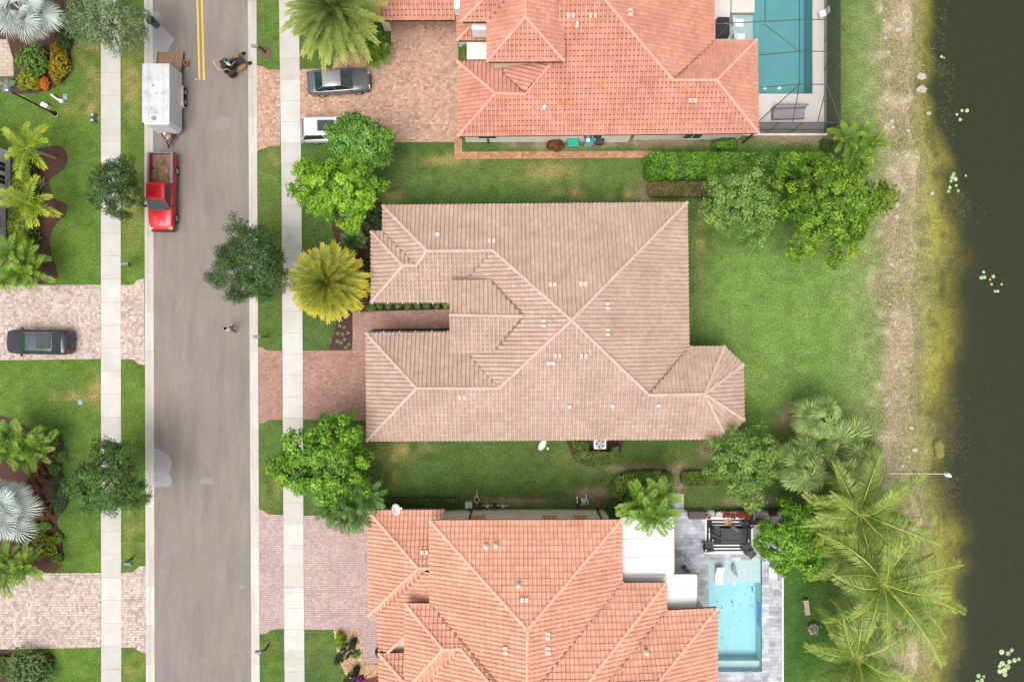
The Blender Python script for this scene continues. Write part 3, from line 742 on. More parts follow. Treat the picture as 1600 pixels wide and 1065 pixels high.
zB = lambda x, y: min(rz(x, y, 'y', 318, ZE, SL), rz(x, y, 'y', 688, ZE, SL), rz(x, y, 'x', 1076, ZE, SL))
zBw = lambda x, y: p2.z + (x - 770) * S * 0.9 * SL
vB = vent_m('blush', (0.68, 0.50, 0.42))
vents(roB, hb, [(768, 376, 1, 0), (863.5, 444, 1, 0), (911, 443, 1, 0), (950, 478, 0, 1), (950, 519, 0, 1), (871, 555.5, 1, 0), (912, 555.5, 1, 0), (722, 621.5, 1, 0), (906, 500, 0, 0)][:8], vB, zB)
vents(roB, hb, [(849.5, 505, 0, 1)], vB, zBw)
pipes(roB, hb, [(684, 366), (857, 567), (864, 567), (890, 635), (957, 634), (1028, 633)], zB)
stB = stucco('sand', (0.56, 0.46, 0.36))
walls(hb, [(730, 320, 1073, 688, 0.6), (598, 321, 760, 420, 0.57), (580, 362, 745, 472, 0.58), (573, 520, 745, 688, 0.56), (1060, 541, 1150, 686, 0.62)], stB, ZE - 0.15)
for (y0, y1) in ((443, 446), (543, 546)): MB().box(W(706, (y0 + y1) / 2, 4.0) - Vector((0, 0, 2.1)), (0.35, 0.35, 3.9)).build('porch_column', stB, hb)
MB().box(W(730, 494, 2) - Vector((-0.3, 0, 0.9)), (0.08, 1.8, 2.2)).build('front_door', pbr('door_wood', (0.12, 0.055, 0.03), rough=0.5), hb)
for x in (500, 600, 700, 800): pass
window(hb, (W(800, 320, 2.8).x, W(800, 320, 2.85).y - 0.58, 1.5), 1.6, 1.3, 'x', 1); window(hb, (W(960, 320, 2.8).x, W(800, 319, 2.85).y - 0.58, 1.5), 1.6, 1.3, 'x', 1)
window(hb, (W(700, 688, 2.8).x, W(800, 688, 2.85).y + 0.56, 1.5), 1.4, 1.2, 'x', -1); window(hb, (W(1030, 688, 2.8).x, W(800, 687.5, 2.85).y + 0.58, 1.5), 1.4, 1.2, 'x', -1)
window(hb, (W(1076, 430, 2.85).x - 0.62, W(0, 430, 2.8).y, 1.3), 2.4, 2.0, 'y', 1)

# ================= house to the north, salmon tiled roof, two storeys
ha = house('house', 'house with salmon tiled roof, second storey block and screened pool beside the lake', (930, 90))
SA = 0.40; ZA = 3.0; ZU = 5.7
def A(x, y, axis=None, eave=None, ze=ZA): return W(x, y, ze if axis is None else rz(x, y, axis, eave, ze, SA))
A1 = A(715, 97); A2 = A(715.5, 213); A3 = A(774, 146, 'y', 212.5); A4 = A(820, 147, 'y', 212.5); A5 = A(1185, 208); A6 = A(1051.5, 125.5, 'y', 210); A7 = A(1119.5, 125.5, 'y', 209)
A8 = A(1116, 65); A9 = A(1182, 63); A10 = A(945, 0, 'y', 212); A11 = A(905, -47, 'y', 213); A12 = A(1112, -300)
planesA = [
    [A1, A(780, 97), A(786, 113, 'y', 97), A4, A3], [A2, A1, A3],
    [A2, A5, A7, A6, A10, A11, A(880, -40, 'y', 213), A(861, 99, 'y', 213), A4, A3],
    [W(786, 113, A4.z - 0.62), W(800, 80, A4.z - 0.62), W(862, 98, A(862, 98, 'y', 213).z), A4],
    [A8, A12, A11, A10, A6], [A8, A9, A7, A6], [A9, A5, A7], [A(1112, -300), A(715, -300), A(860, -50, 'y', -300), A11]]
ridgesA = [(A1, A3), (A2, A3), (A3, A4), (A4, A(861, 99, 'y', 213)), (A11, A10), (A10, A6), (A6, A7), (A7, A5), (A7, A9)]
mA = roof_mats('salmon', (0.475, 0.215, 0.148), (0.62, 0.315, 0.235), (0.57, 0.285, 0.212), (0.40, 0.16, 0.105))
roA = roof(ha, planesA, ridgesA, 0.303, 0.36, mA, gutters=[(A5, A2), (A12, A8)], seed=2, gap=(0.03, 0.055), valleys=[(A8, A6), (A(786, 113, 'y', 97), A4)])
# upper storey
U1 = A(761, 97, ze=ZU); U2 = A(881.5, 96, ze=ZU); U3 = A(821, 26.5, 'y', 96.5, ZU); U4 = A(821.5, -105, 'x', 881.5, ZU); U5 = A(880, -172, ze=ZU)
U6 = A(720.5, 34.5, ze=ZU); U7 = A(762, 34, ze=ZU); U8 = A(789.5, 0, 'y', 34.3, ZU); U9 = A(754, 0, 'y', 34.3, ZU); U10 = A(719, -60, ze=ZU)
planesU = [[U1, U2, U3], [U2, U5, U4, U3], [W(761, -172, ZU), U1, U3, U4], [U5, W(761, -172, ZU), U4], [U6, U7, U8, A(815, -30, 'y', 34.3, ZU), A(778, -30, 'y', 34.3, ZU), U9], [U10, U6, U9, A(778, -30, 'x', 720.5, ZU), A(790, -60, 'x', 720.5, ZU)]]
roU = roof(ha, planesU, [(U1, U3), (U2, U3), (U3, U4), (U6, U9), (U9, A(778, -30, 'y', 34.3, ZU))], 0.303, 0.36, mA, gutters=[(U2, U1), (U7, U6)], seed=3, gap=(0.03, 0.055), name='upper_roof', valleys=[(U7, U8)])
# small entry roof and garage roof
E1 = A(714.5, 63.5, ze=3.1); E2 = A(762, 63.5, ze=3.1); E3 = A(738, 38, 'y', 63.5, 3.1); E4 = A(762, 38, 'y', 63.5, 3.1); E5 = A(712, -20, ze=3.1); E6 = A(736, -20, 'x', 713, 3.1)
roE = roof(ha, [[E1, E2, E4, E3], [E5, E1, E3, E6]], [(E1, E3)], 0.303, 0.36, mA, gutters=[(E2, E1)], seed=4, gap=(0.03, 0.055), name='entry_roof')
G1 = A(585, 32, ze=3.1); G2 = A(711, 31.5, ze=3.1); G3 = A(711, -60, 'y', 32, 3.1); G4 = A(585, -60, 'y', 32, 3.1)
roG = roof(ha, [[G1, G2, G3, G4]], [], 0.303, 0.36, mA, gutters=[(G2, G1)], seed=5, gap=(0.03, 0.055), name='garage_roof')
stA = stucco('cream', (0.66, 0.57, 0.45)); stW = stucco('white', (0.74, 0.70, 0.63))
walls(ha, [(715, 97, 1000, 213, 0.42), (990, -296, 1116, 209.5, 0.44), (1040, 64, 1183, 209.5, 0.46), (700, -60, 762, 60, 0.62), (720, -296, 1000, 100, 0.43)], stW, ZA - 0.15)
walls(ha, [(761, -170, 881.5, 96.5, 0.45), (721, -60, 780, 34.3, 0.47)], stA, ZU - 0.2, name='upper_wall')
# garage door under its eave, corner pillar, balcony parapets, planter wall
MB().box((W(655, 20, 0).x, W(0, 24, 0).y, 1.2), (5.4, 0.1, 2.4)).build('garage_door', pbr('garage_brown', (0.17, 0.075, 0.05), rough=0.6, var=0.1), ha)
MB().box((W(585, 20).x, W(0, 24).y + 0.5, 1.35), (0.8, 1.2, 2.7)).build('wall', stA, ha)
pm = MB(); pm.box(W(607, 46, 0) + Vector((0, 0.1, 1.0)), (0.55, 0.5, 2.0)); pm.box(W(607, 46, 0) + Vector((0, 0.1, 2.06)), (0.68, 0.63, 0.12)); pm.build('pillar', stA, ha)
MB().box(W(748.5, 41.8, 4.9) - Vector((0, 0, 0.6)), (1.05, 0.44, 1.2)).build('parapet', stW, ha)
MB().box(W(714, 4, 4.4) - Vector((0, 0, 0.5)), (0.42, 0.9, 1.0)).build('parapet', stW, ha)
MB().box(W(745.5, 71, 2.2) - Vector((0, 0, 0.85)), (1.45, 0.75, 1.7)).build('porch_wall', stucco('grey', (0.48, 0.46, 0.42)), ha)
MB().box(W(745.5, 71, 2.2) + Vector((0, 0, 0.04)), (1.52, 0.82, 0.08)).build('coping', pbr('coping', (0.62, 0.60, 0.57), rough=0.8), ha)
uy = W(0, 96.5, ZU).y + 0.45
window(ha, (W(800, 0, 5).x, uy, 4.75), 1.5, 0.55, 'x', -1); window(ha, (W(850, 0, 5).x, uy, 4.75), 1.5, 0.55, 'x', -1)
sy = W(0, 213, 2.95).y + 0.42
for x in (760, 930, 1090): window(ha, (W(x, 0, 3).x, sy, 1.6), 1.4, 1.2, 'x', -1)
MB().box((W(763, 0).x, sy - 0.06, 1.4), (0.1, 0.1, 2.6)).build('downspout', pbr('gutter_salmon', (0.035, 0.025, 0.022)), ha)
MB().box((W(1160, 0).x, sy - 0.06, 1.4), (0.1, 0.1, 2.6)).build('downspout', pbr('gutter_salmon', (0.035, 0.025, 0.022)), ha)
zA = lambda x, y: rz(x, y, 'y', 212, ZA, SA)
zAe = lambda x, y: rz(x, y, 'x', 1116, ZA, SA)
vA = vent_m('salmon', (0.72, 0.46, 0.38))
vents(roA, ha, [(892, 24, 1, 0), (926.5, 24, 1, 0), (1082.5, 157, 1, 0)], vA, zA); vents(roA, ha, [(985, 19, 0, 1)], vA, zAe)
pipes(roA, ha, [(901.5, 39), (850.5, 168)], zA)
orange = pbr('tile_fresh_orange', (0.78, 0.24, 0.08), rough=0.75, var=0.08)
for (x, y, f) in [(896, 39, zA), (887, 125, zA), (1073, 140, zA), (880, 158, zA), (880, 164, zA), (866, 182, zA), (787, 158, zA), (1053, 80, zAe), (939, 133, zA)]:
    c = MB(); p = W(x, y, f(x, y) + 0.13)
    c.add([p + Vector((0.10 * math.cos(t), dy, 0.09 * math.sin(t) - dy * 0.25)) for dy in (-0.19, 0.19) for t in np.linspace(0, PI, 6)], [(i, i + 1, 7 + i, 6 + i) for i in range(5)]); c.build('replacement_tile', orange, roA, off=ha['_w'])

# ================= house to the south, orange tiled roof
hc = house('house', 'large house with bright orange tiled roofs, white patio cover and turquoise pool', (840, 960))
SC = 0.42; ZC1 = 3.0; ZC = 5.2
def Cc(x, y, axis=None, eave=None, ze=ZC): return W(x, y, ze if axis is None else rz(x, y, axis, eave, ze, SC))
c1 = Cc(671.5, 812.5); c2 = Cc(970.5, 811.5); c3 = Cc(824, 983, 'y', 812); c4 = Cc(823, 1130, 'x', 671.5); c5 = Cc(972.5, 910); c6 = Cc(671.5, 942)
d1 = Cc(1041, 909.5); d2 = Cc(1041.5, 953); d3 = Cc(919, 1065, 'y', 909.5); d4 = Cc(846, 1064, 'x', 972.5)
e1 = Cc(1121, 949); e2 = Cc(1121, 1240); e3 = Cc(1029, 1065, 'y', 949); e4 = Cc(949, 1064, 'y', 949)
f1 = Cc(632.5, 941.5); f2 = Cc(632.5, 1240); f3 = Cc(692, 1014, 'x', 632.5); f4 = Cc(720, 1013, 'y', 941.5); f5 = Cc(768, 1068, 'x', 671.5)
kv = Cc(774, 1064, 'x', 671.5)
planesC = [
    [c1, c2, c3], [c6, c1, c3, c4, Cc(800, 1100, 'x', 671.5), kv],
    [c5, c2, c3, Cc(823, 1090, 'x', 972.5), d4], [c5, d1, d3, Cc(880, 1105, 'y', 909.5), Cc(812, 1105, 'y', 909.5), d4],
    [d2, d1, d3, Cc(880, 1105, 'x', 1041), Cc(915, 1105, 'x', 1041), e4], [d2, e1, e3, Cc(985, 1115, 'y', 949), Cc(900, 1115, 'y', 949), e4],
    [e2, e1, e3, Cc(985, 1115, 'x', 1121)],
    [f1, c6, kv, Cc(765, 1067, 'y', 941.5), f4, f3], [f2, f1, f3, Cc(640, 1067, 'x', 632.5), Cc(760, 1115, 'x', 632.5)], [Cc(1121, 1240), Cc(632.5, 1240), Cc(760, 1108, 'y', 1240), Cc(985, 1112, 'y', 1240)],
    [W(630, 1078, f3.z - 1.2), W(660, 1078, f3.z - 1.2), f4, f3],
    [W(660, 1120, f4.z - 1.15), W(660, 1069, f4.z - 1.15), f4, W(765, 1067, f4.z + 0.85), W(805, 1120, f4.z + 1.6)]]
f5 = W(765, 1067, f4.z + 0.85)
ridgesC = [(c1, c3), (c2, c3), (c3, c4), (d1, d3), (d3, Cc(880, 1105, 'y', 909.5)), (e1, e3), (e3, Cc(985, 1115, 'y', 949)), (f1, f3), (f3, f4), (f3, W(642, 1068, f3.z - 1.0)), (f4, f5)]
mC = roof_mats('orange', (0.555, 0.262, 0.172), (0.71, 0.39, 0.285), (0.64, 0.345, 0.25), (0.48, 0.225, 0.155))
roC = roof(hc, planesC, ridgesC, 0.30, 0.435, mC, gutters=[(c1, c2), (c5, d1), (d2, e1), (f1, c6)], seed=6, valleys=[(c5, d4), (d2, e4), (c6, kv), (f4, W(667, 1066, f4.z - 1.0))], gap=(0.03, 0.06), gap_b=0.03, hgt=0.95)
# lower front wing
l1 = Cc(575, 797, ze=ZC1); l2 = Cc(694, 796, ze=ZC1); l3 = Cc(653.5, 887, 'x', 575, ZC1); l4 = Cc(672, 887, 'x', 575, ZC1); l4 = W(672, 887, l3.z); l5 = Cc(576, 961, ze=ZC1)
l6 = Cc(588, 961, ze=ZC1); l7 = Cc(592, 1018, ze=ZC1); l8 = W(690, 887, l3.z)
zw = lambda x, y: rz(x, y, 'x', 589, ZC1, SC)
planesL = [[l1, l2, l8, l4, l3], [l5, l1, l3], [l5, l6, W(664, 892, l3.z - 0.05), l4, l3],
           [l7, l6, W(664, 891, zw(664, 891)), W(690, 900, zw(690, 900)), W(690, 1000, zw(690, 1000)), W(634, 992, zw(634, 992)), W(606, 1018, zw(606, 1018))]]
h1 = Cc(592, 1020, ze=ZC1 + 0.3); h2 = Cc(640, 1019, ze=ZC1 + 0.3); h3 = Cc(640, 1074, 'x', 592, ZC1 + 0.3); h4 = Cc(592, 1140, ze=ZC1 + 0.3); h5 = Cc(640, 1140, 'x', 592, ZC1 + 0.3)
roL = roof(hc, planesL, [(l1, l3), (l5, l3), (l3, l4), (W(606, 1018, zw(606, 1018)), W(636, 990, zw(636, 990)))], 0.30, 0.435, mC, gutters=[(l1, l2)], seed=7, valleys=[(l6, W(664, 892, zw(664, 892)))], gap=(0.03, 0.06), gap_b=0.03, hgt=0.95, name='wing_roof')
roof(hc, [[h1, h2, h3], [h4, h1, h3, h5]], [(h1, h3)], 0.30, 0.435, mC, gutters=[(h1, h2)], seed=8, gap=(0.03, 0.06), gap_b=0.03, hgt=0.95, name='porch_roof')
stC = stucco('beige', (0.76, 0.64, 0.52)); stCu = stC
walls(hc, [(671.5, 812, 971, 1238, 0.52), (900, 909.5, 1041, 1236, 0.50), (960, 949, 1121, 1240, 0.54), (632, 941, 720, 1240, 0.53)], stC, ZC - 0.2, name='main_wall')
walls(hc, [(575, 796.5, 700, 961, 0.48), (588, 900, 700, 1060, 0.5)], stC, ZC1 - 0.15)
wy = W(0, 812, ZC - 0.1).y + -0.52
shut = pbr('shutter_tan', (0.52, 0.30, 0.12), rough=0.7, var=0.15, scale=6)
for (x, w_) in ((747, 1.0), (859, 1.0), (906, 1.0)):
    xx = W(x, 805, 2.2).x
    o = MB().box((xx, wy + 0.03, 2.7), (w_, 0.06, 1.5)).build('shutter', shut, hc)
    for k in range(7): MB().box((xx, wy + 0.075, 2.1 + k * 0.2), (w_ - 0.1, 0.03, 0.12)).build('louver', shut, o, off=hc['_w'])
window(hc, (W(809, 806, 3).x, wy, 3.4), 0.75, 0.5, 'x', 1)
for x in (733.5, 940): MB().box((W(x, 805, 3).x, wy + 0.07, 2.5), (0.11, 0.11, 4.9)).build('downspout', mC['gutter'], hc)
for x in (877, 908): MB().box((W(x, 800, 2).x, wy + 0.08, 2.0), (0.14, 0.12, 0.2)).build('wall_lamp', pbr('lamp_cream', (0.7, 0.66, 0.55), rough=0.4), hc)
vC = vent_m('orange', (0.76, 0.58, 0.50))
zCn = lambda x, y: rz(x, y, 'y', 812, ZC, SC); zCe = lambda x, y: rz(x, y, 'x', 972.5, ZC, SC); zCw = lambda x, y: rz(x, y, 'x', 671.5, ZC, SC)
vents(roC, hc, [(819.5, 937, 1, 0)], vC, zCn); vents(roC, hc, [(856, 993, 0, 1), (856, 1016, 0, 1)], vC, zCe); vents(roC, hc, [(789.5, 1016, 0, 1)], vC, zCw)
vents(roL, hc, [(663, 862.5, 1, 0)], vC, lambda x, y: rz(x, y, 'y', 796, ZC1, SC))
pipes(roC, hc, [(759.5, 853.5), (774.5, 852), (810, 914)], zCn); pipes(roC, hc, [(1010, 1019)], lambda x, y: rz(x, y, 'y', 949, ZC, SC))
# white insulated patio cover in two panels, each of seamed boards
zp = 4.4
pw = pbr('patio_cover_white', (0.63, 0.62, 0.60), rough=0.45, var=0.03, scale=1.0, stain=(0.58, 0.52, 0.45), stain_scale=0.5, stain_amt=0.3)
pc = thing('patio_cover', 'white flat panelled patio cover in two steps beside orange roof', 'patio cover', W(1012, 862)); pc['_w'] = tuple(pc.location)
for (x0, x1, ys) in ((970, 1053, (807, 842, 870, 897)), (1040, 1089, (896.5, 924, 950)), (968, 1040, (897.5, 914))):
    for i in range(len(ys) - 1):
        a = W(x0, ys[i] + 0.25, zp); b = W(x1, ys[i + 1] - 0.25, zp)
        MB().box(((a.x + b.x) / 2, (a.y + b.y) / 2, zp - 0.05), (b.x - a.x, a.y - b.y, 0.1)).build('roof_panel', pw, pc)
g = MB(); fr = pbr('cover_frame', (0.30, 0.22, 0.19), rough=0.5)
for (xa, ya, xb, yb) in ((1053.6, 806, 1053.6, 897), (1053, 896.8, 1090, 896.8), (1089.6, 896, 1089.6, 949)):
    a = W(xa, ya, zp); b = W(xb, yb, zp); g.box(((a.x + b.x) / 2, (a.y + b.y) / 2, zp - 0.07), (abs(b.x - a.x) + 0.08, abs(a.y - b.y) + 0.08, 0.16))
g.build('frame', fr, pc)
for (x, y) in ((1051, 810), (1051, 894), (1086, 945)): MB().box(W(x, y, zp) - Vector((0.05, 0, zp / 2 + 0.07)), (0.12, 0.12, zp - 0.14)).build('post', fr, pc)

# ================= house to the west: only its stuccoed east side shows
hd = house('house', 'white stucco house at the frame edge with dark windows above a hedge', (-60, 315))
wl_ = stucco('snow', (0.84, 0.84, 0.86)); xD = W(16.5, 0).x; 
MB().box((xD - 4, (W(0, 237).y + W(0, 325).y) / 2, 2.6), (8, W(0, 237).y - W(0, 325).y, 5.2)).build('wall', wl_, hd)
MB().box((xD - 4.35, (W(0, 325.2).y + W(0, 392).y) / 2, 2.5), (8, W(0, 325.2).y - W(0, 392).y, 5.0)).build('wall', wl_, hd)
for (y, z) in ((265, 1.0), (285, 1.0), (252, 3.4), (300, 3.4)): window(hd, (xD, W(0, y).y, z), 0.75, 0.9, 'y', 1, pbr('white_trim', (0.7, 0.7, 0.7)))
window(hd, (xD - 0.35, W(0, 350).y, 1.2), 0.9, 1.2, 'y', 1)
k1, k2, k3, k4 = W(-64, 220, 5.3), W(-64, 382, 5.3), W(-190, 382, 5.3), W(-190, 220, 5.3)
rk1 = W(-127, 285, 7.3); rk2 = W(-127, 320, 7.3)
roof(hd, [[k2, k1, rk1, rk2], [k1, k4, rk1], [k3, k2, rk2]], [(k1, rk1), (k2, rk2), (rk1, rk2)], 0.31, 0.36, roof_mats('grey', (0.3, 0.28, 0.27), (0.42, 0.40, 0.38), (0.36, 0.34, 0.33), (0.25, 0.24, 0.23)), seed=9)
# ------------------------------------------------------------------ foliage
def leaves(centers, normals, shades, crad, nper, ll, lw, rg, spread=0.75, up=0.35):
    """leaf-sized kite faces scattered round cluster centres; returns V, F, shade"""
    K = len(centers); N = K * nper
    c = np.repeat(centers, nper, 0); nn = np.repeat(normals, nper, 0)
    d = rg.normal(size=(N, 3)); d /= np.linalg.norm(d, axis=1)[:, None]
    pos = c + d * (crad * rg.uniform(0.2, 1.0, N) ** 0.6)[:, None] * np.array([1, 1, 0.7])
    nv = nn * 0.5 + d * 0.6 + np.array([0, 0, up]) + rg.normal(size=(N, 3)) * spread * 0.5
    nv /= np.linalg.norm(nv, axis=1)[:, None] + 1e-9
    a = np.cross(nv, rg.normal(size=(N, 3))); a /= np.linalg.norm(a, axis=1)[:, None] + 1e-9
    b = np.cross(nv, a)
    L = (ll * rg.uniform(0.65, 1.3, N))[:, None]; Wd = (lw * rg.uniform(0.7, 1.25, N))[:, None]
    V = np.stack([pos - a * L * 0.5, pos + b * Wd * 0.5 + nv * L * 0.06, pos + a * L * 0.5, pos - b * Wd * 0.5 + nv * L * 0.06], 1).reshape(-1, 3)
    F = np.arange(N * 4).reshape(N, 4)
    sh = np.clip(np.repeat(shades, nper) + rg.normal(0, 0.16, N), 0.01, 1)
    return V, F, sh

bark = pbr('bark', (0.16, 0.125, 0.095), rough=0.95, var=0.3, scale=5, bump=0.8, bscale=14)
bark_pale = pbr('bark_pale', (0.33, 0.29, 0.25), rough=0.95, var=0.25, scale=5, bump=0.6, bscale=14)

def tree(name, label, px, py, rx, ry, zc, rzz, ncl, nper, ll, lw, mat_, seed, group=None, crad=0.45, lump=0.22, gaps=0.0, cat='tree', trunk_r=0.13, inner=0.35, bk=None, base=None, spread=0.75):
    rg = np.random.default_rng(seed)
    c = W(px, py, zc); k = S * (1 - zc / H); RX, RY = rx * k, ry * k
    b = Vector((c.x, c.y, 0)) if base is None else W(*base)
    t = thing(name, label, cat, b, group=group)
    d = rg.normal(size=(ncl * 3, 3)); d /= np.linalg.norm(d, axis=1)[:, None]
    d = d[d[:, 2] > -0.45][:ncl]
    ph = rg.uniform(0, 6.28, 6)
    az = np.arctan2(d[:, 1], d[:, 0])
    lum = 1 + lump * (0.5 * np.sin(3 * az + ph[0]) + 0.35 * np.sin(5 * az + ph[1] + 2 * d[:, 2]) + 0.35 * np.sin(8 * az + ph[2])) * np.clip(1.2 - np.abs(d[:, 2]), 0.3, 1)
    lum = lum * (0.86 + 0.28 * vnoise(d[:, 0] * 3 + 20, d[:, 1] * 3 + 20 + d[:, 2] * 2, 0.8, seed + 3))
    r = lum * np.where(rg.random(len(d)) < inner, rg.uniform(0.45, 0.85, len(d)), rg.uniform(0.86, 1.0, len(d)))
    if gaps:
        keep = vnoise(d[:, 0] * 2 + 5, d[:, 1] * 2 + 5, 0.7, seed) > gaps
        d, r = d[keep], r[keep]
    fx, fy = max(0.2, RX - crad * 0.6), max(0.2, RY - crad * 0.6)
    cen = np.array([c.x - b.x, c.y - b.y, zc]) + d * r[:, None] * np.array([fx, fy, rzz])
    V, F, sh = leaves(cen, d, np.clip(rg.normal(0.48, 0.28, len(d)), 0.03, 0.97), crad, nper, ll, lw, rg, spread)
    link_mesh('crown', np_mesh('crown', V, F, sh), mat_, t)
    top = Vector((c.x - b.x, c.y - b.y, zc - rzz * 0.35))
    mb = MB(); mid = Vector((top.x * 0.45 + rg.normal(0, 0.05), top.y * 0.45 + rg.normal(0, 0.05), top.z * 0.55))
    mb.tube([(0, 0, -0.05), (0, 0, 0.15), mid, top], [trunk_r * 1.5, trunk_r * 1.05, trunk_r * 0.85, trunk_r * 0.6], n=8)
    mb.build('trunk', bk or bark, t)
    lb = MB()
    for i in rg.choice(len(cen), min(14, len(cen)), replace=False):
        e = Vector(cen[i]); s0 = mid.lerp(top, rg.uniform(0.3, 1.0)); m1 = s0.lerp(e, 0.5) + Vector((0, 0, 0.15 * (e - s0).length))
        lb.tube([s0, m1, e], [trunk_r * 0.5, trunk_r * 0.3, 0.012], n=5)
    lb.build('limbs', bk or bark, t)
    return t

oak = leaf_mat('oak', (0.030, 0.072, 0.014), (0.105, 0.195, 0.045), transl=0.2)
oak_pale = leaf_mat('oak_pale', (0.109, 0.172, 0.063), (0.265, 0.345, 0.161), transl=0.25)
lime = leaf_mat('lime', (0.115, 0.270, 0.016), (0.378, 0.634, 0.047), transl=0.35)
fresh = leaf_mat('fresh', (0.080, 0.210, 0.026), (0.246, 0.464, 0.072), transl=0.3)
glossy = leaf_mat('glossy', (0.065, 0.176, 0.013), (0.273, 0.520, 0.039), transl=0.3, rough=0.35)
feather = leaf_mat('feather', (0.100, 0.225, 0.040), (0.36, 0.52, 0.12), transl=0.35)
gold = leaf_mat('gold', (0.062, 0.170, 0.010), (0.28, 0.44, 0.035), transl=0.3)

tree('oak_tree', 'grey-green sparse street oak overhanging the sidewalk beside the silver fan palm', 166, 28, 66, 56, 5.0, 1.7, 330, 34, 0.19, 0.075, oak_pale, 11, 'street oaks', crad=0.42, gaps=0.22, lump=0.3, base=(200, 62))
tree('oak_tree', 'small dark street oak next to the red pickup', 181, 293, 40, 50, 4.2, 1.6, 220, 44, 0.18, 0.07, oak, 12, 'street oaks', crad=0.34, lump=0.3, base=(208, 316))
tree('oak_tree', 'dark green street oak leaning over the road before the beige house', 393, 413, 60, 64, 5.0, 2.2, 400, 54, 0.19, 0.06, oak, 13, 'street oaks', crad=0.42, lump=0.32, base=(420, 420))
tree('oak_tree', 'street oak over the sidewalk beside the oval concrete patch', 170, 748, 57, 60, 4.8, 2.0, 360, 46, 0.20, 0.075, leaf_mat('oak_mid', (0.036, 0.092, 0.014), (0.14, 0.26, 0.05), transl=0.25), 14, 'street oaks', crad=0.42, lump=0.3, gaps=0.04, base=(206, 730))
tree('shade_tree', 'mid green round tree hiding the front of the white car', 562, 224, 54, 47, 4.3, 2.0, 330, 40, 0.22, 0.13, fresh, 15, crad=0.40, base=(575, 240))
tree('shade_tree', 'bright lime green tree beside the sidewalk and beige house corner', 528, 294, 72, 56, 4.3, 2.0, 300, 54, 0.22, 0.14, lime, 16, crad=0.36, lump=0.35, base=(550, 305))
tree('shade_tree', 'glossy bright green tree over the sidewalk above dark palms', 509, 718, 80, 68, 4.6, 2.3, 290, 60, 0.24, 0.14, glossy, 17, crad=0.42, lump=0.4, base=(528, 712))
tree('shade_tree', 'airy light green tree between brown hedge and broad bright tree', 1160, 320, 58, 65, 4.0, 2.0, 230, 52, 0.19, 0.09, feather, 18, crad=0.40, lump=0.45, gaps=0.1, base=(1150, 330))
tree('shade_tree', 'broad bright yellow-green tree on lake bank corner of the beige house lawn', 1297, 322, 82, 86, 4.6, 2.4, 310, 62, 0.25, 0.13, gold, 19, crad=0.44, lump=0.45, base=(1285, 335))
tree('shade_tree', 'light green open tree below the octagonal bay', 1162, 722, 58, 60, 3.6, 1.8, 230, 50, 0.19, 0.09, feather, 20, crad=0.40, lump=0.5, gaps=0.12, base=(1140, 712))
tree('shade_tree', 'bright green leafy tree overhanging the marble terrace', 1240, 842, 50, 57, 3.6, 1.7, 330, 42, 0.21, 0.12, glossy, 21, crad=0.38, lump=0.4, gaps=0.12, base=(1215, 850))

# ---- palms
def frond_mesh(name, L, n, ll, e0, droop, vee, seed, m, rach=0.025, tipshade=1.0, wid=0.045, base_t=0.14, hang=0.35, bend=0.0):
    rg = np.random.default_rng(seed); pts = []; p = np.array([0.0, 0, 0]); N = 14
    for i in range(N + 1):
        th = e0 - droop * (i / N) ** 1.3; pts.append((p.copy(), th)); p = p + np.array([math.cos(th), 0, math.sin(th)]) * L / N
    P = np.array([q[0] for q in pts]); P[:, 1] += bend * L * np.linspace(0, 1, N + 1) ** 2; TH = np.array([q[1] for q in pts])
    V = []; F = []; Sh = []
    def rib(t):
        f = t * N; i = min(N - 1, int(f)); u = f - i
        return P[i] * (1 - u) + P[i + 1] * u, TH[i] * (1 - u) + TH[i + 1] * u
    for i in range(N):                                   # midrib: three-sided, tapering
        for j, (q, r) in enumerate(((P[i], rach * (1 - 0.85 * i / N)), (P[i + 1], rach * (1 - 0.85 * (i + 1) / N)))):
            V += [q + np.array([0, r, 0]), q + np.array([0, 0, r * 0.8]), q + np.array([0, -r, 0])]
        b = len(V) - 6; F += [(b, b + 1, b + 4, b + 3), (b + 1, b + 2, b + 5, b + 4)]; Sh += [0.95, 0.95]
    for side in (-1, 1):
        for i in range(n):
            t = base_t + (1 - base_t) * (i + rg.uniform(-0.3, 0.3)) / (n - 1); t = min(1, max(base_t, t))
            q, th = rib(t)
            fw = math.radians(38 + 40 * (1 - t)) + rg.normal(0, 0.10)
            ln = ll * (0.45 + 0.75 * math.sin(PI * min(1, 0.15 + 0.8 * t))) * rg.uniform(0.82, 1.1)
            T = np.array([math.cos(th), 0, math.sin(th)]); U = np.array([-math.sin(th), 0, math.cos(th)]); Y = np.array([0, side, 0.0])
            out = Y * math.cos(vee) + U * math.sin(vee)
            d = T * math.cos(fw) + out * math.sin(fw); d /= np.linalg.norm(d)
            d2 = d + np.array([0, 0, -hang - rg.uniform(0, 0.3)]); d2 /= np.linalg.norm(d2)
            m1 = q + d * ln * 0.5; e = m1 + d2 * ln * 0.5; wv = np.cross(d, U); wv /= np.linalg.norm(wv) + 1e-9
            b = len(V); V += [q, m1 + wv * wid * 0.5, e, m1 - wv * wid * 0.5]; F.append((b, b + 1, b + 2, b + 3))
            Sh.append(min(1, max(0.01, 0.12 + tipshade * t ** 2.2 * 0.75 + rg.normal(0, 0.11))))
    me = np_mesh(name, np.array(V), np.array(F), Sh); me.materials.append(m); return me

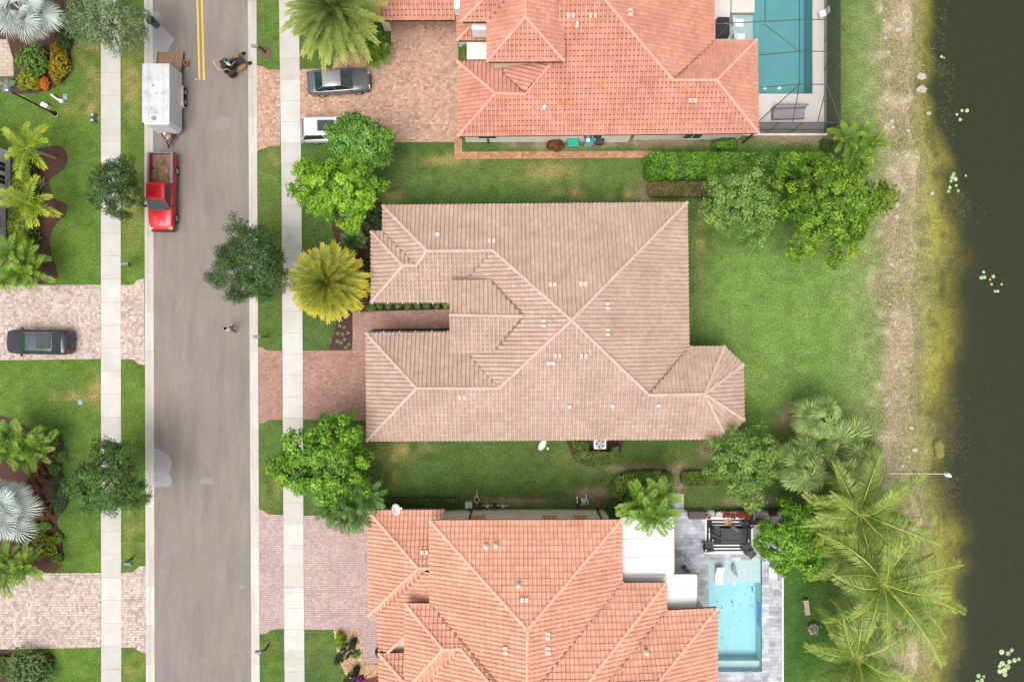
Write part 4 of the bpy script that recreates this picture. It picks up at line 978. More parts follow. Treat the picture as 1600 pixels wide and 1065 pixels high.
def fan_mesh(name, pet, R, n, e0, seed, m, ang=2.3, wid=0.09, droop=0.3):
    """fan leaf: a petiole and folded blades that split at the tips"""
    rg = np.random.default_rng(seed); V = []; F = []; Sh = []
    h = np.array([math.cos(e0), 0, math.sin(e0)]) * pet
    r = 0.022
    V += [np.array([0, r, 0]), np.array([0, 0, r]), np.array([0, -r, 0]), h + np.array([0, r, 0]), h + np.array([0, 0, r]), h + np.array([0, -r, 0])]
    F += [(0, 1, 4, 3), (1, 2, 5, 4)]; Sh += [0.9, 0.9]
    e1 = e0 - 0.55
    X = np.array([math.cos(e1), 0, math.sin(e1)]); U = np.array([-math.sin(e1), 0, math.cos(e1)]); Y = np.array([0, 1.0, 0])
    for i in range(n):
        a = -ang + 2 * ang * i / (n - 1) + rg.normal(0, 0.02)
        d = X * math.cos(a) + Y * math.sin(a); R1 = R * (0.72 + 0.28 * math.cos(a * 0.55)) * rg.uniform(0.9, 1.06)
        s = np.cross(U, d); lift = U * 0.05 * (1 if i % 2 else -1)
        m1 = h + d * R1 * 0.62 + lift * R + U * 0.02; e = h + d * R1 + np.array([0, 0, -droop * R1 * rg.uniform(0.5, 1.2)]) * (0.5 + 0.5 * abs(a) / ang)
        w = R1 * (2 * ang / n) * 0.33
        b = len(V); V += [h, m1 + s * w + U * 0.03, m1 - s * w - U * 0.015, e]; F += [(b, b + 2, b + 3, b + 1)]
        Sh.append(min(1, max(0.01, rg.normal(0.5, 0.22))))
    me = np_mesh(name, np.array(V), np.array(F), Sh); me.materials.append(m); return me

def palm(name, label, base, crown, zc, variants, counts, seed, trunk=(0.16, 0.12), bkm=None, group=None, az0=None, scale=1.0, extra=None, cat='palm', jitter=0.25, sc_j=0.12, tw_j=0.12):
    """base, crown: pixels; variants: meshes from upright to hanging; counts: how many of each"""
    rg = np.random.default_rng(seed); b = W(*base); c = W(crown[0], crown[1], zc)
    t = thing(name, label, cat, b, group=group)
    o = c - b
    MB().tube([(0, 0, -0.05), Vector((o.x * 0.25, o.y * 0.25, zc * 0.35)), Vector((o.x * 0.62, o.y * 0.62, zc * 0.72)), o], [trunk[0] * 1.25, trunk[0], trunk[1], trunk[1]], n=9).build('trunk', bkm or bark_pale, t)
    for vi, (me, n) in enumerate(zip(variants, counts)):
        a0 = rg.uniform(0, 6.28)
        for i in range(n):
            f = link_mesh('frond', me, None, t)
            f.location = o + Vector((rg.normal(0, 0.04), rg.normal(0, 0.04), -0.10 * vi + rg.normal(0, 0.03)))
            f.rotation_euler = (rg.normal(0, tw_j), rg.normal(0, tw_j * 0.5), a0 + 2 * PI * i / n + rg.normal(0, jitter * 2 * PI / n))
            s = scale * (1 + rg.normal(0, sc_j)); f.scale = (s, s, s)
    if extra: extra(t, o, rg)
    return t

date_m = leaf_mat('date', (0.11, 0.20, 0.045), (0.80, 0.64, 0.02), transl=0.25)
date_m2 = leaf_mat('date_pale', (0.10, 0.19, 0.045), (0.50, 0.52, 0.10), transl=0.25)
coco = leaf_mat('coconut', (0.10, 0.215, 0.024), (0.70, 0.70, 0.16), transl=0.3)
areca = leaf_mat('areca', (0.074, 0.196, 0.020), (0.351, 0.486, 0.047), transl=0.3)
areca_y = leaf_mat('areca_yellow', (0.132, 0.264, 0.014), (0.552, 0.552, 0.036), transl=0.3)
dark_p = leaf_mat('dark_palm', (0.047, 0.128, 0.022), (0.203, 0.338, 0.061), transl=0.25)
silver = leaf_mat('silver', (0.30, 0.36, 0.33), (0.62, 0.68, 0.64), transl=0.15, rough=0.5)
sabal = leaf_mat('sabal', (0.13, 0.23, 0.055), (0.42, 0.50, 0.17), transl=0.25)

D = [frond_mesh('frond', 2.75, 46, 0.42, e, dr, 0.5, 100 + i, date_m, tipshade=ts, wid=0.055, hang=0.12) for i, (e, dr, ts) in enumerate([(1.2, 0.9, 0.1), (0.75, 0.85, 0.35), (0.35, 0.8, 0.9), (0.0, 0.7, 1.1)])]
def fruit(t, o, rg):
    m = pbr('date_stalk', (0.72, 0.30, 0.02), rough=0.6, var=0.2, scale=6)
    for (dx, dy, dz) in ((1.15, 0.35, 0.45), (0.95, -0.75, 0.35), (0.30, 0.75, 0.5)):
        b = MB(); e = o + Vector((dx, dy, dz)); b.tube([o + Vector((0.1 * dx, 0.1 * dy, 0.2)), o + Vector((dx * 0.6, dy * 0.6, dz + 0.15)), e], [0.03, 0.03, 0.02], n=5)
        for k in range(12): b.tube([e, e + Vector((dx * 0.3 + rg.normal(0, 0.07), dy * 0.3 + rg.normal(0, 0.07), -0.06 + rg.normal(0, 0.05)))], [0.018, 0.012], n=4)
        b.build('fruit_stalk', m, t)
palm('date_palm', 'date palm with yellow frond tips and orange fruit stalks beside the beige house', (543, 452), (512, 441), 4.0, D, (16, 28, 42, 46), 31, trunk=(0.24, 0.22), extra=fruit, jitter=0.3, sc_j=0.05)
D2 = [frond_mesh('frond', 3.25, 54, 0.42, e, dr, 0.45, 110 + i, date_m2, tipshade=ts, wid=0.06, hang=0.15) for i, (e, dr, ts) in enumerate([(1.2, 0.8, 0.1), (0.75, 0.85, 0.3), (0.35, 0.85, 0.8), (-0.05, 0.7, 1.1)])]
palm('date_palm', 'large pale green date palm overhanging sidewalk and gravel bed', (545, 48), (519, 14), 5.5, D2, (14, 26, 36, 36), 32, trunk=(0.28, 0.25), jitter=0.3)

CO = [frond_mesh('frond', 4.5 * sl, 56, 0.80, e, dr, v_, 120 + i, coco, rach=0.045, tipshade=0.35, wid=0.062, hang=h * 0.9, bend=bd) for i, (e, dr, h, bd, v_, sl) in enumerate([(1.15, 0.9, 0.4, 0.12, 0.1, 0.8), (0.95, 1.15, 0.5, -0.22, 0.0, 1.0), (0.6, 1.2, 0.6, 0.2, -0.1, 1.0), (0.5, 1.0, 0.6, -0.12, -0.1, 1.05), (0.15, 1.1, 0.8, 0.16, -0.2, 0.95)])]
palm('coconut_palm', 'coconut palm just below the grey-green fan palms on the lake bank', (1300, 775), (1345, 803), 5.5, CO, (4, 7, 7, 7, 7), 33, group='coconut palms on the bank', sc_j=0.14, scale=0.92, jitter=0.9, tw_j=0.3)
palm('coconut_palm', 'coconut palm with longest fronds reaching over the dark lake water', (1330, 880), (1380, 912), 6.2, CO, (4, 7, 8, 8, 8), 34, group='coconut palms on the bank', sc_j=0.14, scale=1.02, jitter=0.9, tw_j=0.3)
palm('coconut_palm', 'yellowing coconut palm nearest the white flowering pot', (1300, 985), (1340, 1028), 5.2, CO, (4, 7, 7, 7, 7), 35, group='coconut palms on the bank', sc_j=0.14, scale=0.9, jitter=0.9, tw_j=0.3)
palm('coconut_palm', 'shorter coconut palm tucked between the terrace tree and the longest fronds', (1300, 850), (1322, 862), 4.3, CO, (3, 5, 5, 5, 5), 51, group='coconut palms on the bank', sc_j=0.14, scale=0.72, jitter=0.9, tw_j=0.3)
palm('coconut_palm', 'shorter coconut palm over the bank between longest and yellowing palms', (1375, 965), (1402, 975), 4.0, CO, (2, 3, 4, 4, 3), 52, group='coconut palms on the bank', sc_j=0.14, scale=0.62, jitter=0.9, tw_j=0.3)

FS = [fan_mesh('frond', p, 1.15, 34, e, 130 + i, silver, wid=0.1, droop=0.25, ang=2.1) for i, (p, e) in enumerate([(0.9, 1.1), (1.3, 0.65), (1.5, 0.15)])]
tanf = fan_mesh('frond', 1.2, 1.0, 30, -0.2, 139, leaf_mat('dead_fan', (0.42, 0.27, 0.19), (0.66, 0.48, 0.36)), ang=1.3)
def dead_fan(t, o, rg):
    f = link_mesh('frond', tanf, None, t); f.location = o; f.rotation_euler = (0, 0, -0.75); f['label'] = 'dead tan frond'
palm('fan_palm', 'silver blue fan palm above orange and yellow shrubs', (72, 42), (35, 18), 4.5, FS, (4, 9, 10), 36, trunk=(0.2, 0.18), group='silver fan palms', jitter=0.35, extra=dead_fan)
palm('fan_palm', 'silver blue fan palm in mulch bed between two leafy palm clumps', (50, 775), (-2, 800), 4.8, FS, (4, 10, 11), 37, trunk=(0.2, 0.18), group='silver fan palms', jitter=0.35)
SB = [fan_mesh('frond', p, 1.0, 24, e, 140 + i, sabal, droop=0.45, ang=1.8) for i, (p, e) in enumerate([(0.7, 1.15), (1.0, 0.7), (1.15, 0.2), (1.1, -0.25)])]
palm('sabal_palm', 'grey-green fan palm beside the dark bare mulch hole on the back lawn', (1262, 650), (1281, 656), 3.6, SB, (6, 9, 11, 9), 38, trunk=(0.18, 0.16), group='clump of fan palms', tw_j=0.4, jitter=0.6, sc_j=0.18, scale=0.92)
palm('sabal_palm', 'grey-green fan palm touching the light green open tree', (1235, 705), (1253, 726), 4.0, SB, (6, 10, 11, 9), 39, trunk=(0.18, 0.16), group='clump of fan palms', tw_j=0.4, jitter=0.6, sc_j=0.18)
palm('sabal_palm', 'grey-green fan palm at the bank edge above the thin white pipe', (1310, 690), (1334, 712), 4.0, SB, (6, 10, 11, 9), 40, trunk=(0.18, 0.16), group='clump of fan palms', tw_j=0.4, jitter=0.6, sc_j=0.18, scale=1.02)

AR = [frond_mesh('frond', 1.9, 26, 0.48, e, dr, 0.5, 150 + i, areca_y, tipshade=0.8, wid=0.075, hang=0.3) for i, (e, dr) in enumerate([(1.1, 0.9), (0.6, 0.9), (0.25, 0.8)])]
palm('foxtail_palm', 'young yellow-green palm with slim trunk above the round mulch lobe', (87, 247), (41, 231), 3.2, AR, (2, 4, 4), 41, trunk=(0.10, 0.08), group='young palms by the white house', jitter=0.3)
palm('foxtail_palm', 'young yellow-green palm between two spiky agaves', (88, 331), (45, 317), 3.2, AR, (2, 4, 4), 42, trunk=(0.10, 0.08), group='young palms by the white house', jitter=0.3)
def clump(name, label, heads, zc, variants, counts, seed, group=None, cat='palm', scale=1.0, stem=0.05):
    """several stems from one root"""
    rg = np.random.default_rng(seed); cx = np.mean([h[0] for h in heads]); cyy = np.mean([h[1] for h in heads])
    b = W(cx, cyy, zc * 0.5); b = Vector((b.x, b.y, 0)); t = thing(name, label, cat, b, group=group)
    for (hx, hy) in heads:
        z = zc * rg.uniform(0.8, 1.1); o = W(hx, hy, z) - b
        MB().tube([(o.x * 0.3, o.y * 0.3, -0.03), (o.x * 0.6, o.y * 0.6, z * 0.5), o], [stem * 1.2, stem, stem * 0.9], n=6).build('stem', bark_pale, t)
        for vi, (me, n) in enumerate(zip(variants, counts)):
            a0 = rg.uniform(0, 6.28)
            for i in range(n):
                f = link_mesh('frond', me, None, t); f.location = o
                f.rotation_euler = (rg.normal(0, 0.12), rg.normal(0, 0.08), a0 + 2 * PI * i / n + rg.normal(0, 0.3)); s = scale * rg.uniform(0.8, 1.1); f.scale = (s, s, s)
    return t
AG = [frond_mesh('frond', 1.6, 24, 0.42, e, dr, 0.45, 160 + i, areca, tipshade=0.7, wid=0.07, hang=0.3) for i, (e, dr) in enumerate([(1.15, 0.9), (0.7, 1.0), (0.3, 0.9)])]
DK = [frond_mesh('frond', 1.5, 26, 0.36, e, dr, 0.45, 170 + i, dark_p, tipshade=0.5, wid=0.055, hang=0.2) for i, (e, dr) in enumerate([(1.1, 0.9), (0.65, 1.0), (0.25, 0.9)])]
clump('areca_palm', 'leafy palm clump at the mulch tip above the driveway with the black car', [(18, 395), (42, 405), (30, 425), (8, 430), (55, 425)], 2.2, AG, (2, 5, 5), 43, 'leafy palm clumps', scale=0.9)
clump('areca_palm', 'leafy palm clump with yellowing tips above the silver fan palm bed', [(18, 680), (40, 690), (60, 700), (10, 705), (42, 712)], 2.4, AG, (2, 5, 5), 44, 'leafy palm clumps')
clump('areca_palm', 'leafy palm clump spilling over the driveway edge under the silver palm', [(12, 872), (30, 890), (8, 900), (45, 880)], 2.2, AG, (2, 5, 5), 45, 'leafy palm clumps', scale=0.95)
clump('areca_palm', 'feathery palm clump at the corner of the pool screen', [(1322, 216), (1345, 212), (1335, 232), (1362, 225)], 2.0, AG, (2, 5, 5), 46, 'leafy palm clumps', scale=0.85)
clump('areca_palm', 'twin bright palms beside the white patio cover', [(998, 786), (1034, 780), (1020, 804)], 5.2, AG, (2, 6, 6), 47, 'leafy palm clumps', scale=1.05, stem=0.08)
clump('date_shrub', 'dark green pygmy palms below the glossy tree at the mauve driveway', [(520, 790), (548, 782), (575, 776), (540, 808), (565, 800)], 3.0, DK, (3, 7, 7), 48, scale=0.98)
clump('date_shrub', 'low bright palm shrubs under the large date palm', [(590, 66), (578, 82), (598, 84), (586, 92)], 0.8, AG, (3, 6, 5), 49, cat='shrub', scale=0.55)
clump('date_shrub', 'small spiky palm in mulch beside the beige house corner', [(551, 378), (553, 376)], 1.0, DK, (5, 9, 9), 50, cat='shrub', scale=0.68)

# ---- agaves
ag_m = pbr('agave', (0.16, 0.24, 0.11), rough=0.55, attr='shade', col2=(0.42, 0.45, 0.24), var=0.1)
for (x, y, r, lab) in ((66, 287, 0.62, 'spiky pale agave between the two young palms'), (60, 372, 0.56, 'spiky pale agave nearest the leafy palm clump by the driveway')):
    t = thing('agave', lab, 'agave', W(x, y), group='agaves'); rg = random.Random(x)
    for k in range(20):
        a = 2 * PI * k * 0.382; e = 0.25 + 0.9 * (k / 20); L = r * rg.uniform(0.85, 1.1); b = MB()
        d = Vector((math.cos(a) * math.cos(e), math.sin(a) * math.cos(e), math.sin(e))); s = Vector((-math.sin(a), math.cos(a), 0))
        b.add([s * 0.03, s * -0.03, d * L * 0.45 + s * 0.065, d * L * 0.45 - s * 0.065, d * L, d * L * 0.45 + Vector((0, 0, -0.03))], [(0, 1, 3, 5), (0, 5, 2), (2, 5, 4), (5, 3, 4)], rg.uniform(0.05, 1))
        b.build('leaf', ag_m, t).location = (0, 0, 0.06)

# ---- hedges and shrubs
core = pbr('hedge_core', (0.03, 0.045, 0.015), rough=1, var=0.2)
def hedge(name, label, poly, h, mat_, n, ll, lw, seed, cat='hedge', group=None, round_=0.12, core_m=None):
    """clipped hedge: woody core and a skin of leaves over top and sides; poly in ground pixels"""
    rg = np.random.default_rng(seed)
    P = [W(x, y, h) for x, y in poly]; c = sum(P, Vector()) / len(P); c.z = 0; Q = [(p.x - c.x, p.y - c.y) for p in P]
    t = thing(name, label, cat, c, group=group)
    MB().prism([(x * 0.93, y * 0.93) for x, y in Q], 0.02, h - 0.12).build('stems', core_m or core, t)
    A = np.array(Q); lo, hi = A.min(0), A.max(0)
    nt = int(n * 0.68); pts = []
    while len(pts) < nt:
        q = rg.uniform(lo, hi, (nt, 2)); q = q[inside(Q, q[:, 0], q[:, 1])]; pts += q.tolist()
    pts = np.array(pts[:nt]); cen = np.column_stack([pts, h + (vnoise(pts[:, 0] + 50, pts[:, 1] + 50, 0.5, seed) - 0.6) * round_ * 1.6]); nor = np.tile([0, 0, 1.0], (nt, 1))
    E = []; EN = []; per = [np.linalg.norm(np.array(Q[(i + 1) % len(Q)]) - np.array(Q[i])) for i in range(len(Q))]
    for i in rg.choice(len(Q), n - nt, p=np.array(per) / sum(per)):
        a, b = np.array(Q[i]), np.array(Q[(i + 1) % len(Q)]); u = rg.random(); p = a + (b - a) * u
        d = p / (np.linalg.norm(p) + 1e-9); E.append([*(p - d * rg.uniform(0, 0.06)), rg.uniform(0.05, h)]); EN.append([d[0], d[1], 0.3])
    cen = np.vstack([cen, E]); nor = np.vstack([nor, EN])
    big = np.clip(vnoise(cen[:, 0] + 30, cen[:, 1] + 30, 0.6, seed + 1) * 0.8 + 0.1 + rg.normal(0, 0.1, len(cen)), 0.02, 0.98)
    V, F, sh = leaves(cen, nor, big, 0.07, 1, ll, lw, rg, spread=0.7)
    link_mesh('foliage', np_mesh('foliage', V, F, sh), mat_, t)
    return t
hedge_m = leaf_mat('hedge', (0.035, 0.115, 0.008), (0.18, 0.36, 0.022), rough=0.35)
hedge_o = leaf_mat('hedge_olive', (0.075, 0.125, 0.015), (0.20, 0.26, 0.04))
hedge_br = leaf_mat('hedge_brown', (0.085, 0.12, 0.02), (0.30, 0.19, 0.085))
R_ = lambda x0, y0, x1, y1, c=4: [(x0 + c, y0), (x1 - c, y0), (x1, y0 + c), (x1, y1 - c), (x1 - c, y1), (x0 + c, y1), (x0, y1 - c), (x0, y0 + c)]
hedge('hedge', 'tall bright green clipped hedge at the end of the brick path', R_(1012, 238, 1290, 275), 1.7, hedge_m, 9000, 0.20, 0.12, 61)
hedge('hedge', 'low brownish hedge alongside the tall bright hedge', R_(1014, 283, 1115, 306), 0.9, hedge_br, 3600, 0.13, 0.07, 62)
hedge('hedge', 'horseshoe hedge screening the air conditioner', [(895, 690), (918, 690), (920, 705), (956, 706), (958, 698), (967, 698), (967, 720), (955, 728), (930, 731), (910, 727), (897, 712)], 0.9, hedge_o, 3000, 0.12, 0.07, 63)
hedge('hedge', 'rounded glossy hedge behind the twin palms', smooth_poly([(958, 768), (962, 750), (985, 739), (1020, 736), (1048, 740), (1053, 760), (1048, 776), (1000, 782), (970, 782)], 3), 1.0, leaf_mat('hedge_glossy', (0.04, 0.10, 0.012), (0.27, 0.36, 0.06), rough=0.3), 3600, 0.17, 0.09, 64)
hedge('hedge', 'short box hedge running under the light green open tree', R_(1066, 737, 1130, 759), 0.7, hedge_o, 2200, 0.12, 0.07, 65)
hedge('hedge', 'dark strip hedge on lawn behind the orange wing roof', R_(598, 779, 716, 792, 2), 0.7, leaf_mat('hedge_dark', (0.03, 0.075, 0.012), (0.10, 0.18, 0.03)), 3000, 0.12, 0.07, 66)
hedge('hedge', 'yellow-green hedge along the white house wall', [(20, 236), (46, 236), (45, 330), (44, 385), (12, 385), (13, 328), (19, 322)], 1.3, leaf_mat('hedge_yellow', (0.08, 0.17, 0.012), (0.30, 0.36, 0.03)), 4200, 0.17, 0.1, 67)
def shrub(label, x, y, r, h, mat_, seed, name='shrub', cat='shrub', n=220, ll=0.14, lw=0.08, ry=None, group=None, core_c=None):
    rg = np.random.default_rng(seed); c = W(x, y, h * 0.6); c.z = 0; R = r * S; RY = (ry or r) * S
    t = thing(name, label, cat, c, group=group)
    d = rg.normal(size=(n * 2, 3)); d /= np.linalg.norm(d, axis=1)[:, None]; d = d[d[:, 2] > -0.2][:n]
    az = np.arctan2(d[:, 1], d[:, 0]); rr = 1 + 0.12 * np.sin(3 * az + seed) + 0.1 * np.sin(5 * az + seed * 2)
    cen = np.array([0, 0, h * 0.45]) + d * np.array([R, RY, h * 0.5]) * (rr * rg.uniform(0.75, 1.0, len(d)))[:, None]
    V, F, sh = leaves(cen, d, np.clip(rg.normal(0.5, 0.22, len(d)), 0.03, 0.97), 0.09, 6, ll, lw, rg)
    link_mesh('foliage', np_mesh('foliage', V, F, sh), mat_, t)
    MB().tube([(0, 0, -0.02), (0.02, 0.01, h * 0.25), (0, 0, h * 0.55)], [0.04, 0.035, 0.02], n=5).build('stem', bark, t)
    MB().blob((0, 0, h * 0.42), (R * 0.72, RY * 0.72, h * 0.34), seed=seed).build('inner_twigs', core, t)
    return t
croton = leaf_mat('croton', (0.10, 0.16, 0.01), (0.62, 0.36, 0.02)); croton_y = leaf_mat('croton_yellow', (0.14, 0.20, 0.008), (0.46, 0.46, 0.02)); flame = leaf_mat('flame', (0.30, 0.10, 0.01), (0.78, 0.26, 0.02))
green_s = leaf_mat('shrub_green', (0.065, 0.156, 0.019), (0.221, 0.364, 0.065)); dark_s = leaf_mat('shrub_dark', (0.030, 0.078, 0.022), (0.108, 0.192, 0.048)); brown_s = leaf_mat('shrub_brown', (0.06, 0.035, 0.012), (0.30, 0.12, 0.03))
grey_s = leaf_mat('shrub_grey', (0.20, 0.25, 0.17), (0.42, 0.46, 0.36)); bright_s = leaf_mat('shrub_bright', (0.10, 0.24, 0.01), (0.36, 0.50, 0.03)); purple_s = leaf_mat('shrub_purple', (0.035, 0.012, 0.018), (0.16, 0.05, 0.06))
shrub('tall croton shrub flecked green yellow and orange along the curved mulch edge', 90, 98, 15, 1.0, croton, 71, n=420, ry=30)
shrub('rounded yellow-green shrub beside the flame orange shrub', 42, 124, 17, 0.9, croton_y, 72, n=340)
shrub('flame orange shrub between yellow-green shrub and croton', 68, 130, 9, 0.5, flame, 73, n=170, ry=10)
shrub('open bushy green shrub beside the tan paving', 48, 92, 24, 1.4, green_s, 74, n=420, ll=0.19, lw=0.11)
shrub('dark green shrub tucked under the silver palm by the croton', 98, 58, 12, 0.9, dark_s, 75, n=220, ry=18)
shrub('pale grey-green ground shrub between tan paving and lamp lantern', 8, 130, 14, 0.4, grey_s, 76, n=260, ry=8)
for i, (x, y, r) in enumerate(((85, 688, 8), (93, 712, 9), (84, 733, 9), (71, 822, 8), (57, 822, 6), (88, 842, 9), (89, 872, 8))):
    shrub('small round green shrub in the mulch bed below the yellowing palm clump', x, y, r, 0.5, green_s, 80 + i, n=120, group='round shrubs in the silver palm bed')
shrub('round yellow-green shrub with a leaning cut branch', 66, 854, 20, 1.0, croton_y, 90, n=420)
t = thing('branch', 'bare grey branch lying across the round yellow-green shrub', 'branch', W(52, 862, 1.1)); MB().tube([(-0.5, -0.4, 0), (0.1, 0.1, 0.12), (0.7, 0.55, 0.1)], [0.07, 0.06, 0.045], n=7).build('wood', bark_pale, t)
for i, (x, y, r) in enumerate(((62, 742, 14), (50, 756, 11), (70, 800, 12), (58, 785, 9))): shrub('dark brownish croton in deep mulch beside the silver fan palm', x, y, r, 0.6, brown_s, 91 + i, n=170, group='brown crotons')
hedge('ground_cover', 'low grey-green ground cover patch dotted with white flowers', smooth_poly([(90, 742), (97, 750), (105, 772), (100, 795), (91, 803), (83, 796), (80, 775), (83, 752)], 3), 0.25, leaf_mat('ground_cover', (0.05, 0.09, 0.035), (0.12, 0.18, 0.08)), 1500, 0.1, 0.06, 95, cat='plant')
shrub('big round mottled green bush below the pale driveway', 42, 1052, 34, 1.7, leaf_mat('viburnum', (0.06, 0.14, 0.03), (0.30, 0.40, 0.16)), 96, n=900, ll=0.13, lw=0.07, ry=36)
hedge('hedge', 'yellow-green border plants in the narrow mulch strip', [(-10, 1026), (70, 1026), (82, 1032), (76, 1042), (30, 1046), (-10, 1060)], 0.4, leaf_mat('hedge_yellow', (0.08, 0.17, 0.012), (0.30, 0.36, 0.03)), 900, 0.14, 0.08, 97)
for i, (x, y, r) in enumerate(((586, 342, 9), (573, 332, 8), (590, 326, 7), (575, 352, 7), (594, 352, 9), (588, 378, 7), (580, 398, 7), (577, 416, 8), (583, 440, 7), (562, 338, 8))):
    shrub('dark shrub in the mulch between lime tree and beige roof', x, y, r, 0.6, dark_s, 300 + i, n=130, group='dark shrubs by the beige house')
for i, x in enumerate(range(592, 703, 15)): shrub('small green plant in the dark strip along the entry walk', x, 477, 4.5, 0.35, bright_s if i == 7 else green_s, 320 + i, n=50, group='entry strip plants')
shrub('round shrub at the entry walk corner by the beige roof', 580, 480, 7, 0.5, green_s, 330, n=110)
for i, (x, y) in enumerate(((531, 508), (539, 511), (528, 520), (536, 522), (544, 519), (527, 532), (533, 535), (539, 530), (545, 538), (541, 542))):
    shrub('tiny seedling planted in the dark bed beside the russet driveway', x, y, 2.2, 0.15, bright_s if i in (1, 9) else grey_s, 340 + i, n=18, ll=0.1, lw=0.06, name='seedling', cat='plant', group='seedlings')
shrub('red-brown bush against the white wall beside the green bin', 868, 226, 13, 1.0, brown_s, 350, n=300, ry=9)
shrub('bright green bush against the white wall near the pool screen', 1134, 225, 19, 1.1, hedge_m, 351, n=360, ry=9, ll=0.18, lw=0.1)
shrub('narrow dark bush beside the porch wall on the rust driveway', 727, 82, 5, 0.9, green_s, 352, n=160, ry=13)
shrub('dark bush beside the pool screen and feathery palms', 1292, 226, 9, 0.7, dark_s, 353, n=160)
shrub('small lime bush on the gravel bed edge', 531, 1000, 7, 0.8, bright_s, 354, n=170, ry=12)
shrub('dark purple bush under the twin palms', 974, 787, 9, 0.7, purple_s, 355, n=150)
shrub('olive ground bush near the brown bench end', 960, 788, 9, 0.4, hedge_o, 356, n=120)
shrub('purple-brown bush growing on the hedge side of the air conditioner', 960, 695, 7, 0.5, purple_s, 357, n=100)
shrub('small potted-size bush at the orange porch corner', 592, 1019, 5, 1.0, dark_s, 358, n=150, ry=7)
shrub('magenta flowering plant in red mulch', 562, 1064, 6, 0.5, leaf_mat('magenta', (0.20, 0.01, 0.22), (0.65, 0.05, 0.62)), 359, n=120)
shrub('thin weedy plant on the gravel bed', 556, 1020, 7, 0.3, green_s, 360, n=40)
shrub('dark reddish bush on the terrace beside the metal fence', 1208, 800, 6, 0.6, brown_s, 361, n=120)
cyp = leaf_mat('cypress', (0.025, 0.06, 0.025), (0.09, 0.15, 0.06))
for i, (b, t_) in enumerate((((556, 998), (525, 1036)), ((560, 1040), (534, 1085)))):
    bw = W(*b); tw_ = W(t_[0], t_[1], 2.6); th = thing('cypress', ['slim dark cypress leaning across the gravel bed', 'slim dark cypress at the red mulch and magenta flowers'][i], 'tree', bw, group='slim cypresses')
    rg = np.random.default_rng(400 + i); o = tw_ - bw; u = np.linspace(0.06, 1, 240); rad = 0.48 * np.sin(PI * (0.12 + 0.80 * u)) * (0.6 + 0.4 * u); az = rg.uniform(0, 6.28, 240)
    cen = np.column_stack([o.x * u + rad * np.cos(az), o.y * u + rad * np.sin(az), o.z * u]); nor = np.column_stack([np.cos(az), np.sin(az), 0.2 + 0 * az])
    V, F, sh = leaves(cen, nor, rg.uniform(0.1, 0.9, 240), 0.12, 14, 0.11, 0.05, rg)
    link_mesh('crown', np_mesh('crown', V, F, sh), cyp, th)
    MB().tube([(0, 0, -0.03), o * 0.5, o * 0.95], [0.06, 0.045, 0.02], n=6).build('trunk', bark, th)

# ---- lily pads, rocks and dead reeds of the lake
pad_m = pbr('lily_pad', (0.20, 0.31, 0.13), rough=0.45, var=0.12, scale=3, attr='shade', col2=(0.40, 0.48, 0.24)); flower = pbr('lily_flower', (0.75, 0.60, 0.04), rough=0.5)
WL = -0.415
def pads(spots, lab, grp):
    for (x, y, r) in spots:
        p = W(x, y, WL); b = MB(); n = 12; a0 = random.uniform(0, 6.28); v = [(0, 0, 0.006)]; rr = r * S
        for k in range(n): v.append((rr * math.cos(a0 + 0.12 + k * (2 * PI - 0.24) / (n - 1)), rr * math.sin(a0 + 0.12 + k * (2 * PI - 0.24) / (n - 1)), 0.012))
        b.add(v, [(0, k, k + 1) for k in range(1, n)], random.uniform(0.05, 1)); o = b.build('lily_pad', pad_m); o.location = p; tag(o, lab, 'lily pad', grp)
pads([(1488, 277, 3.6), (1493, 280, 3.4), (1484, 293, 2.6), (1482, 299, 2.4), (1497, 298, 2.6), (1490, 272, 3), (1494, 290, 2), (1486, 283, 2.4)], 'lily pad in the cluster with one yellow bloom level with the broad bright tree', 'lily pads by the bright tree')
pads([(1533, 434, 3.0), (1538, 433, 3.0), (1552, 432, 2.8), (1537, 425, 2.4), (1549, 444, 2.2), (1555, 455, 2.4), (1559, 455, 2.2), (1565, 444, 2)], 'lily pad in the loose cluster out from the wide open back lawn', 'lily pads off the back lawn')
pads([(1503, 173, 2.6), (1495, 179, 2.2), (1500, 187, 2.8), (1511, 173, 3.0), (1471, 89, 2.2), (1475, 91, 1.6)], 'lily pad in the sparse cluster out from the pool screen', 'lily pads off the pool screen')
pads([(1565, 1018, 4.2), (1575, 1020, 3.8), (1581, 1015, 3), (1592, 1029, 3), (1585, 1031, 3.6), (1577, 1033, 3.2), (1566, 1036, 4.4), (1574, 1041, 4.8), (1569, 1047, 4.6), (1562, 1048, 3.8), (1570, 1053, 3.8), (1562, 1040, 3), (1529, 1055, 3.4), (1534, 1062, 3.4), (1527, 1064, 3), (1537, 1056, 2.4)], 'round pale lily pad in the dense cluster beyond the coconut palms', 'dense lily pads')
for (x, y, l) in ((1508, 275, 'yellow lily bloom standing off the pad cluster'), (1546, 437, 'yellow lily bloom among pads out from the back lawn')):
    b = MB(); 
    for k in range(8): a = k * PI / 4; b.add([(0, 0, 0.02), (0.06 * math.cos(a - 0.3), 0.06 * math.sin(a - 0.3), 0.07), (0.12 * math.cos(a), 0.12 * math.sin(a), 0.09), (0.06 * math.cos(a + 0.3), 0.06 * math.sin(a + 0.3), 0.07)], [(0, 1, 2, 3)])
    o = b.build('lily_flower', flower); o.location = W(x, y, WL); tag(o, l, 'flower')
rock_m = pbr('limestone', (0.44, 0.40, 0.33), rough=0.9, var=0.2, scale=4, bump=0.5, stain=(0.30, 0.26, 0.15), stain_scale=3)
def bank_z(x): 
    t = min(1, max(0, (x - 1376) / 60)); return -0.42 * t * t * (3 - 2 * t)
